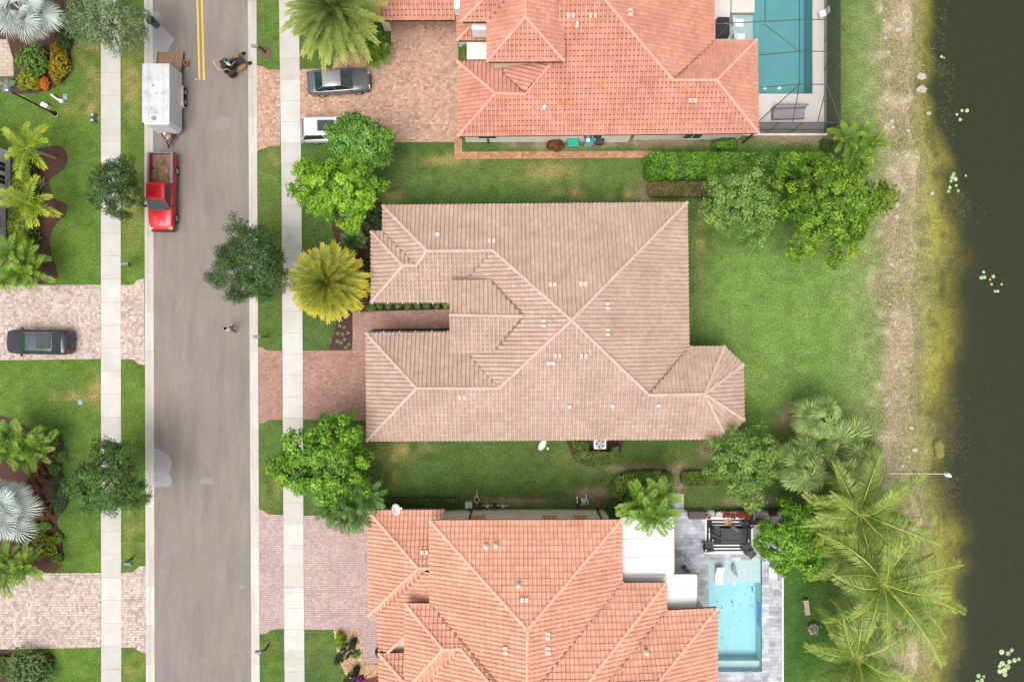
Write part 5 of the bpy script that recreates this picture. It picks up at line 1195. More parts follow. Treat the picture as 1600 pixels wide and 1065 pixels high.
for i, (x, y, r, lab) in enumerate(((1402, 48, 5, 'pale limestone rock high on the bank level with the pool'), (1438, 120, 8, 'large yellowish boulder in the shallows, upper of two'), (1438, 140, 8, 'large pale boulder in the shallows, lower of two'),
    (1383, 60, 3, None), (1387, 82, 3, None), (1393, 190, 4, None), (1394, 199, 3.5, None), (1418, 205, 3.5, None), (1400, 320, 5, None), (1400, 339, 4, None), (1392, 413, 3, None), (1423, 668, 4, None), (1428, 702, 5, None), (1409, 727, 3, None), (1450, 178, 4, None), (1456, 302, 4, None), (1376, 13, 2.5, None), (1381, 33, 2.5, None), (1387, 230, 3, None), (1401, 242, 2.5, None), (1390, 475, 2, None), (1407, 128, 2, None), (1399, 28, 2.5, None))):
    z = bank_z(x) - (0.1 if x > 1434 else 0); b = MB().blob((0, 0, r * S * 0.25), (r * S, r * S * 0.85, r * S * 0.55), n=9, m=6, jit=0.22, seed=500 + i)
    o = b.build('rock', rock_m); o.location = W(x, y, z); tag(o, lab or 'small pale limestone rock lying on the sandy bank', 'rock', None if lab else 'small rocks on the bank')
bl = pbr('submerged_boulder', (0.34, 0.29, 0.055), rough=0.9, var=0.15)
for i, (x, y, r) in enumerate(((1466, 696, 9), (1468, 708, 8))):
    o = MB().blob((0, 0, 0), (r * S, r * S, 0.25), n=10, jit=0.15, seed=540 + i).build('boulder', bl); o.location = W(x, y, -0.7); tag(o, 'yellow algae covered boulder under water by the white float', 'boulder', 'submerged boulders')
# reeds and dead stalks at the waterline: uncountable
def stalks(zones, name, mat_, seed, ln=(0.2, 0.6), z=None, up=0.3):
    rg = np.random.default_rng(seed); V = []; F = []; Sh = []
    for (x0, y0, x1, y1, n) in zones:
        for k in range(n):
            x = rg.normal((x0 + x1) / 2, (x1 - x0) / 3.2); y = rg.uniform(y0, y1); zz = (bank_z(x) + 0.01) if z is None else z
            p = np.array(W(x, y, zz)); a = rg.uniform(0, 6.28); L = rg.uniform(*ln); d = np.array([math.cos(a), math.sin(a), rg.uniform(0.05, up)]) * L; s = np.array([-math.sin(a), math.cos(a), 0]) * rg.uniform(0.008, 0.02)
            b = len(V); V += [p - s, p + s, p + d * 0.6 + s * 0.7, p + d]; F.append((b, b + 1, b + 2, b + 3)); Sh.append(rg.uniform(0.01, 1))
    o = link_mesh(name, np_mesh(name, np.array(V), np.array(F), Sh), mat_, kind='stuff'); return o
straw = pbr('straw', (0.20, 0.17, 0.08), rough=0.9, attr='shade', col2=(0.55, 0.46, 0.27), var=0.1)
weed = pbr('water_weed', (0.06, 0.06, 0.025), rough=0.8, attr='shade', col2=(0.22, 0.19, 0.07), var=0.1)
stalks([(1375, -40, 1436, 1110, 9500), (1400, 330, 1440, 470, 700), (1400, 650, 1445, 800, 900)], 'dead_grass', straw, 600, ln=(0.08, 0.35))
stalks([(1452, 620, 1505, 720, 420), (1455, 0, 1480, 120, 160), (1450, 180, 1490, 270, 240), (1480, 300, 1520, 350, 160), (1455, 740, 1500, 860, 420), (1450, 960, 1500, 1080, 420), (1470, 100, 1490, 180, 100)], 'water_weed', weed, 601, ln=(0.15, 0.4), z=WL - 0.2, up=0.12)
tuft = pbr('grass_tuft', (0.06, 0.12, 0.02), rough=0.9, attr='shade', col2=(0.22, 0.27, 0.08), var=0.1)
stalks([(1330, -30, 1385, 1100, 5000)], 'rough_grass', tuft, 602, ln=(0.06, 0.2), up=0.8)
# ------------------------------------------------------------------ pools, terrace, pool screen
def rect_slab(mb, x0, y0, x1, y1, z0, z1, shade=0.0):
    a, b = W(x0, y0), W(x1, y1); mb.prism([(a.x, a.y), (b.x, a.y), (b.x, b.y), (a.x, b.y)], z0, z1, shade)
deck_m = pbr('pool_deck', (0.58, 0.54, 0.50), rough=0.8, var=0.06, scale=1.2, stain=(0.50, 0.44, 0.39), stain_scale=1.2, stain_amt=0.35)
dk = MB()
for r in ((1100, -70, 1178.8, 20.3), (1100, 20.5, 1140.3, 62), (1100, 62.2, 1183, 211), (1183.2, 147, 1291, 211), (1269.3, -70, 1291, 146.8)): rect_slab(dk, *r, -0.15, 0.05)
o = dk.build('pool_deck', deck_m, kind='structure', off=W(1200, 180)); o.location = W(1200, 180)
def pool(label, rects, floor_m, water, loc, extras=()):
    """rects: (x0,y0,x1,y1,floor z) basins side by side"""
    t = thing('swimming_pool', label, 'pool', W(*loc)); t['_w'] = tuple(t.location)
    for (x0, y0, x1, y1, zf, m) in rects:
        b = MB(); rect_slab(b, x0 - 1, y0 - 1, x1 + 1, y1 + 1, zf - 0.1, zf)
        b.build('basin_floor', m, t)
    w = MB(); X0 = min(r[0] for r in rects); X1 = max(r[2] for r in rects)
    return t
plA = pbr('plaster_teal', (0.13, 0.35, 0.355), rough=0.6, var=0.05, scale=0.8, bump=0.1); plS = pbr('plaster_grey', (0.36, 0.46, 0.46), rough=0.6, var=0.05)
wpool = water_mat('pool_water', (0.45, 0.90, 0.93), 0.16, refl=0.03, bump=0.25, bscale=2.5)
pA = thing('swimming_pool', 'teal swimming pool under the screen cage beside the salmon roof', 'pool', W(1224, 60)); pA['_w'] = tuple(pA.location)
b = MB(); rect_slab(b, 1178, -70, 1270, 148, -1.7, -1.5); b.build('basin_floor', plA, pA)
for i, r in enumerate(((1176.5, -70, 1179, 20.5), (1176.5, 62, 1184, 148), (1269, -70, 1271.5, 148), (1180, 147, 1269, 149.5))):
    b = MB(); rect_slab(b, *r, -1.5, 0.045); b.build('basin_wall', plA, pA)
b = MB(); rect_slab(b, 1139, 19, 1179, 63.5, -0.6, -0.42); b.build('tanning_shelf', plS, pA)
b = MB(); rect_slab(b, 1179.1, -69, 1268.9, 146.9, -1.49, -0.08); rect_slab(b, 1140.6, 20.7, 1178.9, 61.8, -0.41, -0.08); b.build('water', wpool, pA)
lm = pbr('pool_lamp', (0.75, 0.85, 0.85), rough=0.3)
for x in (1206, 1229.5): MB().lathe([(0.14, 0), (0.14, 0.03), (0.09, 0.05)], W(x, 127) + Vector((0, 0, -1.5)), n=12).build('floor_light', lm, pA)
plC = pbr('plaster_aqua', (0.33, 0.60, 0.65), rough=0.6, var=0.04, scale=0.8); plC2 = pbr('plaster_pale', (0.40, 0.52, 0.53), rough=0.6, var=0.04)
pC = thing('swimming_pool', 'pale turquoise pool with tanning shelf beside the grey marble terrace', 'pool', W(1148, 970)); pC['_w'] = tuple(pC.location)
b = MB(); rect_slab(b, 1106, 908, 1192, 1052, -1.6, -1.35); b.build('basin_floor', plC, pC)
for r in ((1104.5, 872, 1107, 1050), (1190, 872, 1192.5, 1050), (1107, 1048.5, 1190, 1051)): b = MB(); rect_slab(b, *r, -1.5, 0.045); b.build('basin_wall', plC, pC)
b = MB(); rect_slab(b, 1107, 874, 1190, 911, -1.4, -0.32); b.build('tanning_shelf', plC2, pC)
b = MB(); rect_slab(b, 1107, 903.5, 1190, 911.8, -1.3, -0.36); b.build('step', plC2, pC)
b = MB(); rect_slab(b, 1107, 1036, 1190, 1048.4, -1.4, -0.5); b.build('bench_ledge', plC2, pC)
b = MB(); rect_slab(b, 1107.1, 874.2, 1189.9, 1048.3, -1.34, -0.07); b.build('water', wpool, pC)
b = MB(); rect_slab(b, 1189.4, 944, 1189.95, 982, -0.9, 0.03); b.build('blue_tile_band', pbr('blue_tile', (0.02, 0.22, 0.62), rough=0.3), pC)
for x in (1130, 1156): MB().lathe([(0.14, 0), (0.14, 0.03), (0.09, 0.05)], W(x, 921) + Vector((0, 0, -1.35)), n=12).build('floor_light', lm, pC)
lv = MB(); rg = random.Random(3)
for k in range(34):
    x, y = (rg.gauss(1150, 22), rg.gauss(950, 20)) if k > 8 else (rg.gauss(1176, 5), rg.gauss(918, 4))
    if not (1109 < x < 1188 and 914 < y < 1040): continue
    p = W(x, y); a = rg.uniform(0, 6); L = rg.uniform(0.08, 0.2); d = Vector((math.cos(a), math.sin(a), 0)) * L; s = Vector((-math.sin(a), math.cos(a), 0)) * L * 0.25
    lv.add([p - d + Vector((0, 0, -0.06)), p + s + Vector((0, 0, -0.05)), p + d + Vector((0, 0, -0.06)), p - s + Vector((0, 0, -0.05))], [(0, 1, 2, 3)])
lv.build('floating_leaves', pbr('dead_leaf', (0.03, 0.05, 0.03), rough=0.7), kind='stuff')
marble = pbr('marble', (0.26, 0.27, 0.30), rough=0.55, attr='shade', col2=(0.54, 0.55, 0.58), var=0.22, scale=1.6, stain=(0.17, 0.18, 0.21), stain_scale=1.4, stain_amt=0.45, world=True)
pavers('marble', [[(1050, 797), (1107, 797), (1107, 1120), (1050, 1120)], [(1107, 797), (1190, 797), (1190, 874), (1107, 874)], [(1190, 797), (1221.5, 797), (1221.5, 1120), (1190, 1120)], [(1107, 1048.6), (1190, 1048.6), (1190, 1120), (1107, 1120)], [(1040, 771), (1068, 771), (1068, 797), (1040, 797)]],
       None, 0.3, 0.45, joint=0.006, mode='mix', parent_name='terrace', mat=marble, base=(0.35, 0.35, 0.36))
kerbm = MB(); rect_slab(kerbm, 1221.6, 870, 1224, 1120, -0.1, 0.06); o = kerbm.build('terrace_edging', pbr('edging', (0.72, 0.72, 0.70), rough=0.7), kind='structure', off=W(1222, 990)); o.location = W(1222, 990)

# screen cage over the north pool
cg = thing('pool_screen', 'bronze framed screen cage over the teal pool', 'pool enclosure', W(1240, 100)); cg['_w'] = tuple(cg.location)
bz = pbr('bronze_frame', (0.10, 0.085, 0.08), rough=0.4, metal=0.3, var=0.05)
ZL, ZT = 2.75, 3.7
XE = W(1287, 0).x; YS = W(0, 209).y; XW = W(1185, 0, 2.9).x; YN = W(0, -80).y
xr, xm, xw_ = XE - 1.45, XE - 3.45, XW + 0.05
ribs = [W(0, y, 3.2).y for y in (-48, 36, 85, 136)]
def bar(p, q, r=0.035, name='beam'):
    MB().tube([p, q], r, n=4).build(name, bz, cg)
bar((XE, YN, ZL), (XE, YS, ZL)); bar((XW - 0.1, YS, ZL), (XE, YS, ZL)); bar((xr, YN, ZT), (xr, ribs[-1], ZT)); bar((xm, YN, ZT), (xm, ribs[-1], ZT))
for y in ribs:
    wx = XW if y < W(0, 64, 3).y else W(1117, 0, 3).x
    bar((XE, y, ZL), (xr, y, ZT)); bar((xr, y, ZT), (xm, y, ZT)); bar((xm, y, ZT), (wx, y, 3.05)); bar((XE, y, 0.05), (XE, y, ZL), name='post')
bar((xr, ribs[-1], ZT), (xr - 0.25, YS, ZL)); bar((xm, ribs[-1], ZT), (xm - 0.1, YS, ZL)); bar((xr, ribs[-1], ZT), (XE, YS, ZL)); bar((xm, ribs[-1], ZT), (XW, YS, ZL)); bar((xm, ribs[2], ZT), (XW + 0.3, ribs[1], 3.1), 0.03)
bar((xw_ - 2.2, YN, 3.3), (xw_ - 2.2, ribs[1], 3.3)); bar((xw_ + 0.3, YN, 3.3), (xw_ + 0.3, ribs[1], 3.3)); bar((xw_ - 2.2, ribs[1], 3.3), (W(1118, 0, 3).x, W(0, 62, 3).y, 3.0), 0.03)
bar((XE, YS, 0.05), (XE, YS, ZL), 0.045, 'post'); bar((XW + 1.6, YS, 0.05), (XW + 1.6, YS, ZL), name='post'); bar((XW + 3.4, YS, 0.05), (XW + 3.4, YS, ZL), name='post')
bar((XE, YN, 1.0), (XE, YS, 1.0), 0.025, 'rail'); bar((XW, YS, 1.0), (XE, YS, 1.0), 0.025, 'rail'); bar((XE, ribs[2], 0.2), (XE, ribs[2] + 1.0, 1.0), 0.03, 'brace')
scr_w = screen_mat('screen_wall', 0.66, (0.07, 0.07, 0.075)); scr_r = screen_mat('screen_roof', 0.10, (0.05, 0.05, 0.055))
def sheet(name, q, m): MB().add(q, [(0, 1, 2, 3)]).build(name, m, cg)
sheet('screen_panel', [(XE, YN, 0.05), (XE, YS, 0.05), (XE, YS, ZL), (XE, YN, ZL)], scr_w); sheet('screen_panel', [(XW, YS, 0.05), (XE, YS, 0.05), (XE, YS, ZL), (XW, YS, ZL)], scr_w)
sheet('roof_screen', [(XE, YN, ZL), (XE, ribs[-1], ZL), (xr, ribs[-1], ZT), (xr, YN, ZT)], scr_r); sheet('roof_screen', [(xr, YN, ZT), (xr, ribs[-1], ZT), (xm, ribs[-1], ZT), (xm, YN, ZT)], scr_r)
sheet('roof_screen', [(xr, ribs[-1], ZT), (XE, YS, ZL), (XW, YS, ZL), (xm, ribs[-1], ZT)], scr_r); sheet('roof_screen', [(xm, ribs[-1], ZT), (xm, YN, ZT), (XW, YN, 3.05), (XW, ribs[-1], 3.05)], scr_r)
k = MB(); rect_slab(k, 1160, 209.5, 1291, 212.5, 0, 0.18); k.build('sill', pbr('cage_sill', (0.62, 0.58, 0.55), rough=0.7), cg)
# things under the cage
def lounger(label, px, py, rzv, m, z=0.05, L=1.75, wd=0.62, group=None, nm='lounger'):
    t = thing(nm, label, 'lounger', W(px, py) + Vector((0, 0, z)), rzv, group)
    sec = [(-L / 2, 0.20), (-L * 0.2, 0.16), (L * 0.08, 0.24), (L * 0.28, 0.52), (L / 2, 0.78)]
    MB().loft([[(x, -wd / 2, h), (x, wd / 2, h), (x, wd / 2, h - 0.09), (x, -wd / 2, h - 0.09)] for x, h in sec]).build('shell', m, t)
    for s in (-1, 1): MB().prism([(-L * 0.42, s * wd * 0.42 - 0.05), (L * 0.35, s * wd * 0.42 - 0.05), (L * 0.35, s * wd * 0.42 + 0.05), (-L * 0.42, s * wd * 0.42 + 0.05)], 0.0, 0.16).build('runner', m, t)
    return t
wplastic = pbr('white_plastic', (0.78, 0.78, 0.77), rough=0.35, var=0.03)
lounger('white moulded lounger on the teal pool shelf, by the black hatch', 1153, 34, PI, wplastic, -0.4, L=1.0, group='white loungers')
lounger('white moulded lounger on the teal pool shelf, by the salmon roof corner', 1155, 57, PI, wplastic, -0.4, L=1.0, group='white loungers')
lounger('white moulded lounger standing in the turquoise pool shelf', 1124.5, 898, PI / 2, wplastic, -0.31, L=1.5, group='white loungers')
lounger('white moulded lounger on the marble terrace beside the pool', 1206.5, 899, -PI / 2, wplastic, 0.05, L=1.5, group='white loungers')
t = thing('float', 'grey curved pool float on the turquoise shelf', 'pool float', W(1149, 891) + Vector((0, 0, -0.06)), 2.0)
MB().tube([(-0.5, 0, 0.02), (-0.2, 0.1, 0.07), (0.15, 0.08, 0.09), (0.42, -0.05, 0.06), (0.55, -0.1, 0.05)], [0.03, 0.11, 0.16, 0.12, 0.03], n=8).build('body', pbr('float_grey', (0.30, 0.28, 0.26), rough=0.5), t)
MB().tube([(0.1, 0.1, 0.12), (0.25, 0.3, 0.2)], [0.06, 0.02], n=6).build('fin', pbr('float_dark', (0.12, 0.11, 0.10), rough=0.5), t)
t = thing('spa_cover', 'black square cover beside the salmon roof and pool shelf', 'cover', W(1127, 47) + Vector((0, 0, 0.05)))
MB().box((0, 0, 0.3), (0.95, 1.45, 0.6), taper=0.96).build('body', pbr('black_vinyl', (0.018, 0.018, 0.02), rough=0.5), t); MB().box((0.2, 0.2, 0.62), (0.32, 0.08, 0.03)).build('handle', wplastic, t)
t = thing('pool_chair', 'white chair by the cage screen', 'chair', W(1281, 26) + Vector((0, 0, 0.05)), 0.3)
MB().box((0, 0, 0.42), (0.5, 0.5, 0.06)).build('seat', wplastic, t)
for i in range(5): MB().box((0.26, -0.2 + i * 0.1, 0.75), (0.04, 0.05, 0.62)).build('slat', wplastic, t)
for (sx, sy) in ((-1, -1), (-1, 1), (1, -1), (1, 1)): MB().box((sx * 0.21, sy * 0.21, 0.195), (0.05, 0.05, 0.385)).build('leg', wplastic, t)
t = thing('sofa', 'grey covered outdoor sofa inside the screen cage', 'sofa', W(1229, 180) + Vector((0, 0, 0.05)))
gc = pbr('furniture_cover', (0.26, 0.25, 0.26), rough=0.85, var=0.12, scale=2, bump=0.3, bscale=6)
MB().loft([[(-1.25, y0, 0.0), (1.25, y0 + 0.1, 0.0), (1.2, y0 + 0.08, h), (-1.2, y0, h)] for y0, h in ((-0.45, 0.42), (-0.05, 0.5), (0.2, 0.55), (0.28, 0.85), (0.5, 0.85))]).build('cover', gc, t)
MB().box((0.1, 0.53, 0.8), (2.5, 0.07, 0.12)).build('back_rail', pbr('rail_grey', (0.16, 0.16, 0.17), rough=0.5), t)

# terrace furniture of the south house
blk = pbr('black_resin', (0.028, 0.028, 0.031), rough=0.5, var=0.08)
t = thing('rug', 'black and white bordered outdoor rug on marble terrace', 'rug', W(1139, 836)); t['_w'] = tuple(t.location)
def rr(x0, y0, x1, y1, z, m, nm):
    b = MB(); rect_slab(b, x0, y0, x1, y1, z - 0.006, z); b.build(nm, m, t)
wht = pbr('rug_white', (0.72, 0.71, 0.70), rough=0.9); bl2 = pbr('rug_black', (0.03, 0.031, 0.034), rough=0.9)
rr(1101, 807, 1176.5, 864.5, 0.068, wht, 'border'); rr(1104, 811, 1173, 860, 0.074, bl2, 'field')
for (x0, y0, x1, y1) in ((1112, 813.5, 1165, 815.5), (1112, 818.5, 1160, 820.5), (1112, 855.2, 1166, 857.2), (1112, 850, 1162, 852), (1107, 824, 1109, 845), (1112, 842, 1114, 852.5), (1168, 842, 1170, 856)): rr(x0, y0, x1, y1, 0.080, wht, 'stripe')
t = thing('fire_table', 'low dark rectangular fire table in the middle of the striped rug', 'table', W(1142, 833) + Vector((0, 0, 0.07)))
MB().box((0, 0, 0.25), (1.5, 0.9, 0.5), taper=0.94).build('base', blk, t)
f = MB()
for (x, y, sx, sy) in ((0, 0.47, 1.9, 0.2), (0, -0.47, 1.9, 0.2), (0.85, 0, 0.2, 0.735), (-0.85, 0, 0.2, 0.735)): f.box((x, y, 0.53), (sx, sy, 0.06))
f.build('top', blk, t); MB().box((0, 0, 0.508), (1.45, 0.72, 0.012)).build('burner_tray', pbr('ash_glass', (0.06, 0.06, 0.065), rough=0.7, var=0.4, scale=14, bump=0.8), t)
def adirondack(label, px, py, rzv):
    t = thing('chair', label, 'chair', W(px, py) + Vector((0, 0, 0.078)), rzv, 'black slatted terrace chairs')
    for i in range(5): MB().box((0.24 - i * 0.115, 0, 0.36 - i * 0.028), (0.10, 0.52, 0.025)).build('seat_slat', blk, t)
    for i in range(5):
        y = -0.22 + i * 0.11; b = MB(); b.loft([[(-0.26, y - 0.047, 0.24), (-0.26, y + 0.047, 0.24), (-0.285, y + 0.047, 0.24), (-0.285, y - 0.047, 0.24)], [(-0.62, y * 1.15 - 0.05, 0.95 - abs(y) * 0.25), (-0.62, y * 1.15 + 0.05, 0.95 - abs(y) * 0.25), (-0.645, y * 1.15 + 0.05, 0.95 - abs(y) * 0.25), (-0.645, y * 1.15 - 0.05, 0.95 - abs(y) * 0.25)]]); b.build('back_slat', blk, t)
    for s in (-1, 1):
        MB().box((-0.02, s * 0.34, 0.54), (0.72, 0.13, 0.03)).build('armrest', blk, t); MB().box((0.27, s * 0.3, 0.26), (0.07, 0.04, 0.52)).build('leg', blk, t)
        MB().loft([[(0.25, s * 0.27 - 0.02, 0.36), (0.25, s * 0.27 + 0.02, 0.36), (0.25, s * 0.27 + 0.02, 0.26), (0.25, s * 0.27 - 0.02, 0.26)], [(-0.5, s * 0.27 - 0.02, 0.1), (-0.5, s * 0.27 + 0.02, 0.1), (-0.5, s * 0.27 + 0.02, 0.0), (-0.5, s * 0.27 - 0.02, 0.0)]]).build('leg', blk, t)
adirondack('black slatted chair on the rug facing the fire table, by the plain marble side', 1118, 828, -0.35)
adirondack('black slatted chair half off the rug corner toward the patio cover', 1106, 850, 0.1)
adirondack('black slatted chair on the rug corner nearest the pool shelf', 1163, 853, 2.25)
adirondack('black slatted chair on the rug corner beside the flower planter', 1163, 817, -2.5)
t = thing('parasol', 'closed grey parasol with round tan base beside the fire table', 'parasol', W(1137, 815) + Vector((0, 0, 0.08)))
tanw = pbr('tan_wood', (0.52, 0.30, 0.13), rough=0.6, var=0.15)
MB().lathe([(0.27, 0), (0.27, 0.06), (0.12, 0.09)], n=18).build('base', tanw, t); MB().tube([(0, 0, 0.09), (0, 0, 2.45)], 0.025, n=8).build('pole', tanw, t)
MB().lathe([(0.05, 0.9), (0.16, 1.0), (0.17, 1.3), (0.13, 1.8), (0.07, 2.3), (0.02, 2.42)], n=9).build('folded_canopy', pbr('taupe_canvas', (0.36, 0.32, 0.29), rough=0.9, var=0.1), t)
def planks_box(nm, label, cat, px, py, sx, sy, h, m, n=5):
    t = thing(nm, label, cat, W(px, py) + Vector((0, 0, 0.052)))
    MB().box((0, 0, h / 2 - 0.02), (sx - 0.06, sy - 0.06, h - 0.04)).build('body', m, t)
    for i in range(n): MB().box((0, -sy / 2 + (i + 0.5) * sy / n, h), (sx, sy / n - 0.015, 0.03)).build('plank', m, t)
dbrown = pbr('dark_wood', (0.10, 0.075, 0.065), rough=0.7, var=0.15, scale=4)
planks_box('deck_box', 'dark wooden deck box by the metal fence and terracotta pots', 'deck box', 1087, 802.5, 1.35, 0.55, 0.5, dbrown)
planks_box('deck_box', 'dark box half under the bright tree beside the rug', 'deck box', 1184, 849, 0.6, 0.5, 0.45, dbrown)
planks_box('deck_box', 'dark box near the fence under the bright tree', 'deck box', 1186, 812, 0.75, 0.3, 0.45, dbrown, 3)
t = thing('planter', 'pale planter trough full of red and green flowers along the fence', 'planter', W(1146, 801) + Vector((0, 0, 0.05)))
b = MB(); b.box((0, 0, 0.22), (3.0, 0.42, 0.44)); b.build('trough', pbr('planter_concrete', (0.50, 0.42, 0.38), rough=0.9, var=0.1), t)
rgp = np.random.default_rng(9); cen = np.column_stack([rgp.uniform(-1.0, 1.35, 150), rgp.uniform(-0.25, 0.2, 150), rgp.uniform(0.42, 0.62, 150)])
V, F, sh = leaves(cen, np.tile([0, 0, 1.0], (150, 1)), rgp.uniform(0.05, 0.95, 150), 0.09, 6, 0.12, 0.07, rgp); link_mesh('flowers', np_mesh('flowers', V, F, sh), leaf_mat('red_flowers', (0.05, 0.08, 0.012), (0.55, 0.035, 0.015)), t)
terra = pbr('terracotta', (0.50, 0.22, 0.12), rough=0.8, var=0.1); soil = pbr('soil', (0.06, 0.04, 0.03), rough=1)
for (x, y, r, lab) in ((1102, 801.5, 0.19, 'small terracotta pot beside the deck box'), (1105.5, 805.5, 0.17, 'small terracotta pot touching the rug corner'), (1171.5, 799.5, 0.23, 'round terracotta pot at the end of the planter trough')):
    t = thing('plant_pot', lab, 'pot', W(x, y) + Vector((0, 0, 0.05)), group='terracotta pots')
    MB().lathe([(r * 0.6, 0), (r * 0.95, 0.3), (r * 1.05, 0.31), (r * 1.05, 0.37), (r * 0.85, 0.37), (r * 0.8, 0.30)], n=14).build('pot', terra, t); MB().lathe([(r * 0.8, 0.29), (r * 0.5, 0.31), (0.02, 0.32)], n=12).build('soil', soil, t)
t = thing('folded_chair', 'dark folded sling chair leaning by the patio cover', 'chair', W(1071, 889) + Vector((0, 0, 0.05)), -0.95)
for i in range(4): MB().box((0, -0.14 + i * 0.09, 0.35 + 0.02 * i), (0.75, 0.06, 0.03)).build('slat', blk, t)
for s in (-1, 1): MB().box((s * 0.3, 0, 0.17), (0.04, 0.36, 0.33)).build('leg', blk, t)

# metal fence between the plots
t = thing('fence', 'black metal picket fence behind the marble terrace', 'fence', W(1095, 794)); t['_w'] = tuple(t.location)
fm = pbr('fence_black', (0.03, 0.03, 0.033), rough=0.45)
xa, xb, yf = W(944, 0).x, W(1238, 0).x, W(0, 793.5).y
for z in (0.15, 1.12): MB().box(((xa + xb) / 2, yf, z), (xb - xa, 0.03, 0.04)).build('rail', fm, t)
n = 98
for i in range(n): MB().box((xa + (xb - xa) * i / (n - 1), yf + 0.024, 0.63), (0.018, 0.016, 1.2)).build('picket', fm, t)
for i in range(8): MB().box((xa + (xb - xa) * i / 7, yf - 0.045, 0.66), (0.06, 0.055, 1.32)).build('post', fm, t)
# pump gear and yard clutter behind the south house
pvc = pbr('pvc', (0.74, 0.73, 0.70), rough=0.4); dkp = pbr('dark_plastic', (0.03, 0.03, 0.035), rough=0.5); hose = pbr('hose_tan', (0.60, 0.50, 0.30), rough=0.6)
t = thing('pool_pump', 'white pipes and dark filter of pool pump on bare soil', 'pump', W(910, 781))
for p in ([(-0.45, 0.35, 0.2), (-0.4, -0.3, 0.25), (0.05, -0.3, 0.25)], [(0.25, 0.5, 0.35), (0.25, 0.15, 0.35), (0.4, 0.1, 0.35), (0.42, -0.3, 0.2)], [(-0.1, 0.25, 0.3), (0.1, -0.1, 0.3), (0.2, -0.3, 0.2)]): MB().tube(p, 0.045, n=7).build('pipe', pvc, t)
MB().lathe([(0.18, 0), (0.2, 0.1), (0.2, 0.4), (0.1, 0.5)], (0.08, 0.0, 0), n=12).build('filter', pbr('filter_beige', (0.55, 0.48, 0.38), rough=0.6), t); MB().box((-0.35, -0.35, 0.15), (0.3, 0.3, 0.3)).build('motor', dkp, t)
t = thing('hose_reel', 'coiled tan garden hose beside grey meter box', 'hose', W(745, 780)); b = MB()
for k in range(3): b.tube([(0.2 * math.cos(a), 0.26 * math.sin(a), 0.06 + 0.05 * k) for a in np.linspace(0, 2 * PI, 15)], 0.028, n=6)
b.build('coil', hose, t); MB().tube([(0, 0.25, 0.1), (0.05, 0.55, 0.05), (-0.05, 0.7, 0.04)], 0.028, n=6).build('hose_end', hose, t)
t = thing('meter_box', 'grey utility box on bare soil behind the orange house', 'utility box', W(733, 786)); MB().box((0, 0, 0.3), (0.5, 0.42, 0.6), taper=0.95).build('box', pbr('box_grey', (0.40, 0.41, 0.43), rough=0.5), t); MB().box((0, 0, 0.615), (0.54, 0.46, 0.03)).build('lid', pbr('box_grey2', (0.46, 0.47, 0.49), rough=0.5), t)
t = thing('equipment_row', 'row of dark and tan pipe fittings along the beige wall', 'pipes', W(768, 789)); 
for i, (x, r, m) in enumerate(((-0.9, 0.2, dkp), (-0.3, 0.12, hose), (0.25, 0.15, dkp), (0.9, 0.14, pbr('box_grey', (0.4, 0.41, 0.43))))): MB().lathe([(r, 0), (r, 0.4), (r * 0.6, 0.48)], (x, 0, 0), n=10).build('cylinder', m, t)
MB().tube([(-1.2, 0.02, 0.12), (1.4, 0.0, 0.12)], 0.035, n=6).build('pipe', hose, t)
t = thing('bench', 'small rusty brown bench on bare soil near the rounded hedge', 'bench', W(934.5, 783), PI / 2); rs = pbr('rust_wood', (0.20, 0.075, 0.045), rough=0.8, var=0.2)
for i in range(3): MB().box((0, -0.1 + i * 0.1, 0.4), (0.75, 0.09, 0.03)).build('slat', rs, t)
for s in (-1, 1): MB().box((s * 0.3, 0, 0.19), (0.05, 0.28, 0.38)).build('leg', rs, t)
# air conditioner
t = thing('air_conditioner', 'white air conditioner unit with round fan inside horseshoe hedge', 'air conditioner', W(935.5, 690.5)); acw = pbr('ac_white', (0.66, 0.66, 0.66), rough=0.5, var=0.05)
MB().box((0, 0, 0.42), (0.92, 0.80, 0.84)).build('cabinet', acw, t); MB().lathe([(0.36, 0.842), (0.36, 0.855), (0.30, 0.856)], n=24).build('fan_well', dkp, t)
for k in range(5): MB().box((0.17 * math.cos(k * 1.2566), 0.17 * math.sin(k * 1.2566), 0.872), (0.28, 0.11, 0.012), rz=k * 1.2566).build('fan_blade', pbr('fan_grey', (0.42, 0.47, 0.52), rough=0.4), t)
for r in (0.14, 0.24, 0.34): MB().tube([(r * math.cos(a), r * math.sin(a), 0.89) for a in np.linspace(0, 2 * PI, 21)], 0.008, n=4).build('grille_ring', acw, t)
def dish(label, px, py, z, rzv):
    t = thing('satellite_dish', label, 'satellite dish', W(px, py, z), rzv, 'satellite dishes'); m = pbr('dish_white', (0.74, 0.72, 0.66), rough=0.4, var=0.05)
    M = Matrix.Rotation(0.75, 4, 'Y'); b = MB(); b.lathe([(0.03, 0.0), (0.2, 0.02), (0.33, 0.06), (0.42, 0.11), (0.42, 0.125), (0.3, 0.075), (0.03, 0.015)], n=20); b.v = [tuple(M @ Vector((p[0] * 0.85, p[1] * 1.05, p[2]))) for p in b.v]; b.build('reflector', m, t, smooth=True)
    MB().tube([(0.25, 0, -0.28), (0.5, 0, 0.15), (0.52, 0, 0.35)], 0.022, n=6).build('feed_arm', m, t); MB().box((0.52, 0, 0.38), (0.1, 0.13, 0.1)).build('receiver', m, t)
    MB().tube([(0, 0, -0.05), (-0.05, 0, -0.3), (-0.05, 0, -0.62)], 0.025, n=6).build('mast', m, t)
dish('white satellite dish over the lawn at the beige eave', 846, 694, 2.9, -0.5); dish('white satellite dish on the orange wing roof edge', 618, 796, 3.7, 0.4)
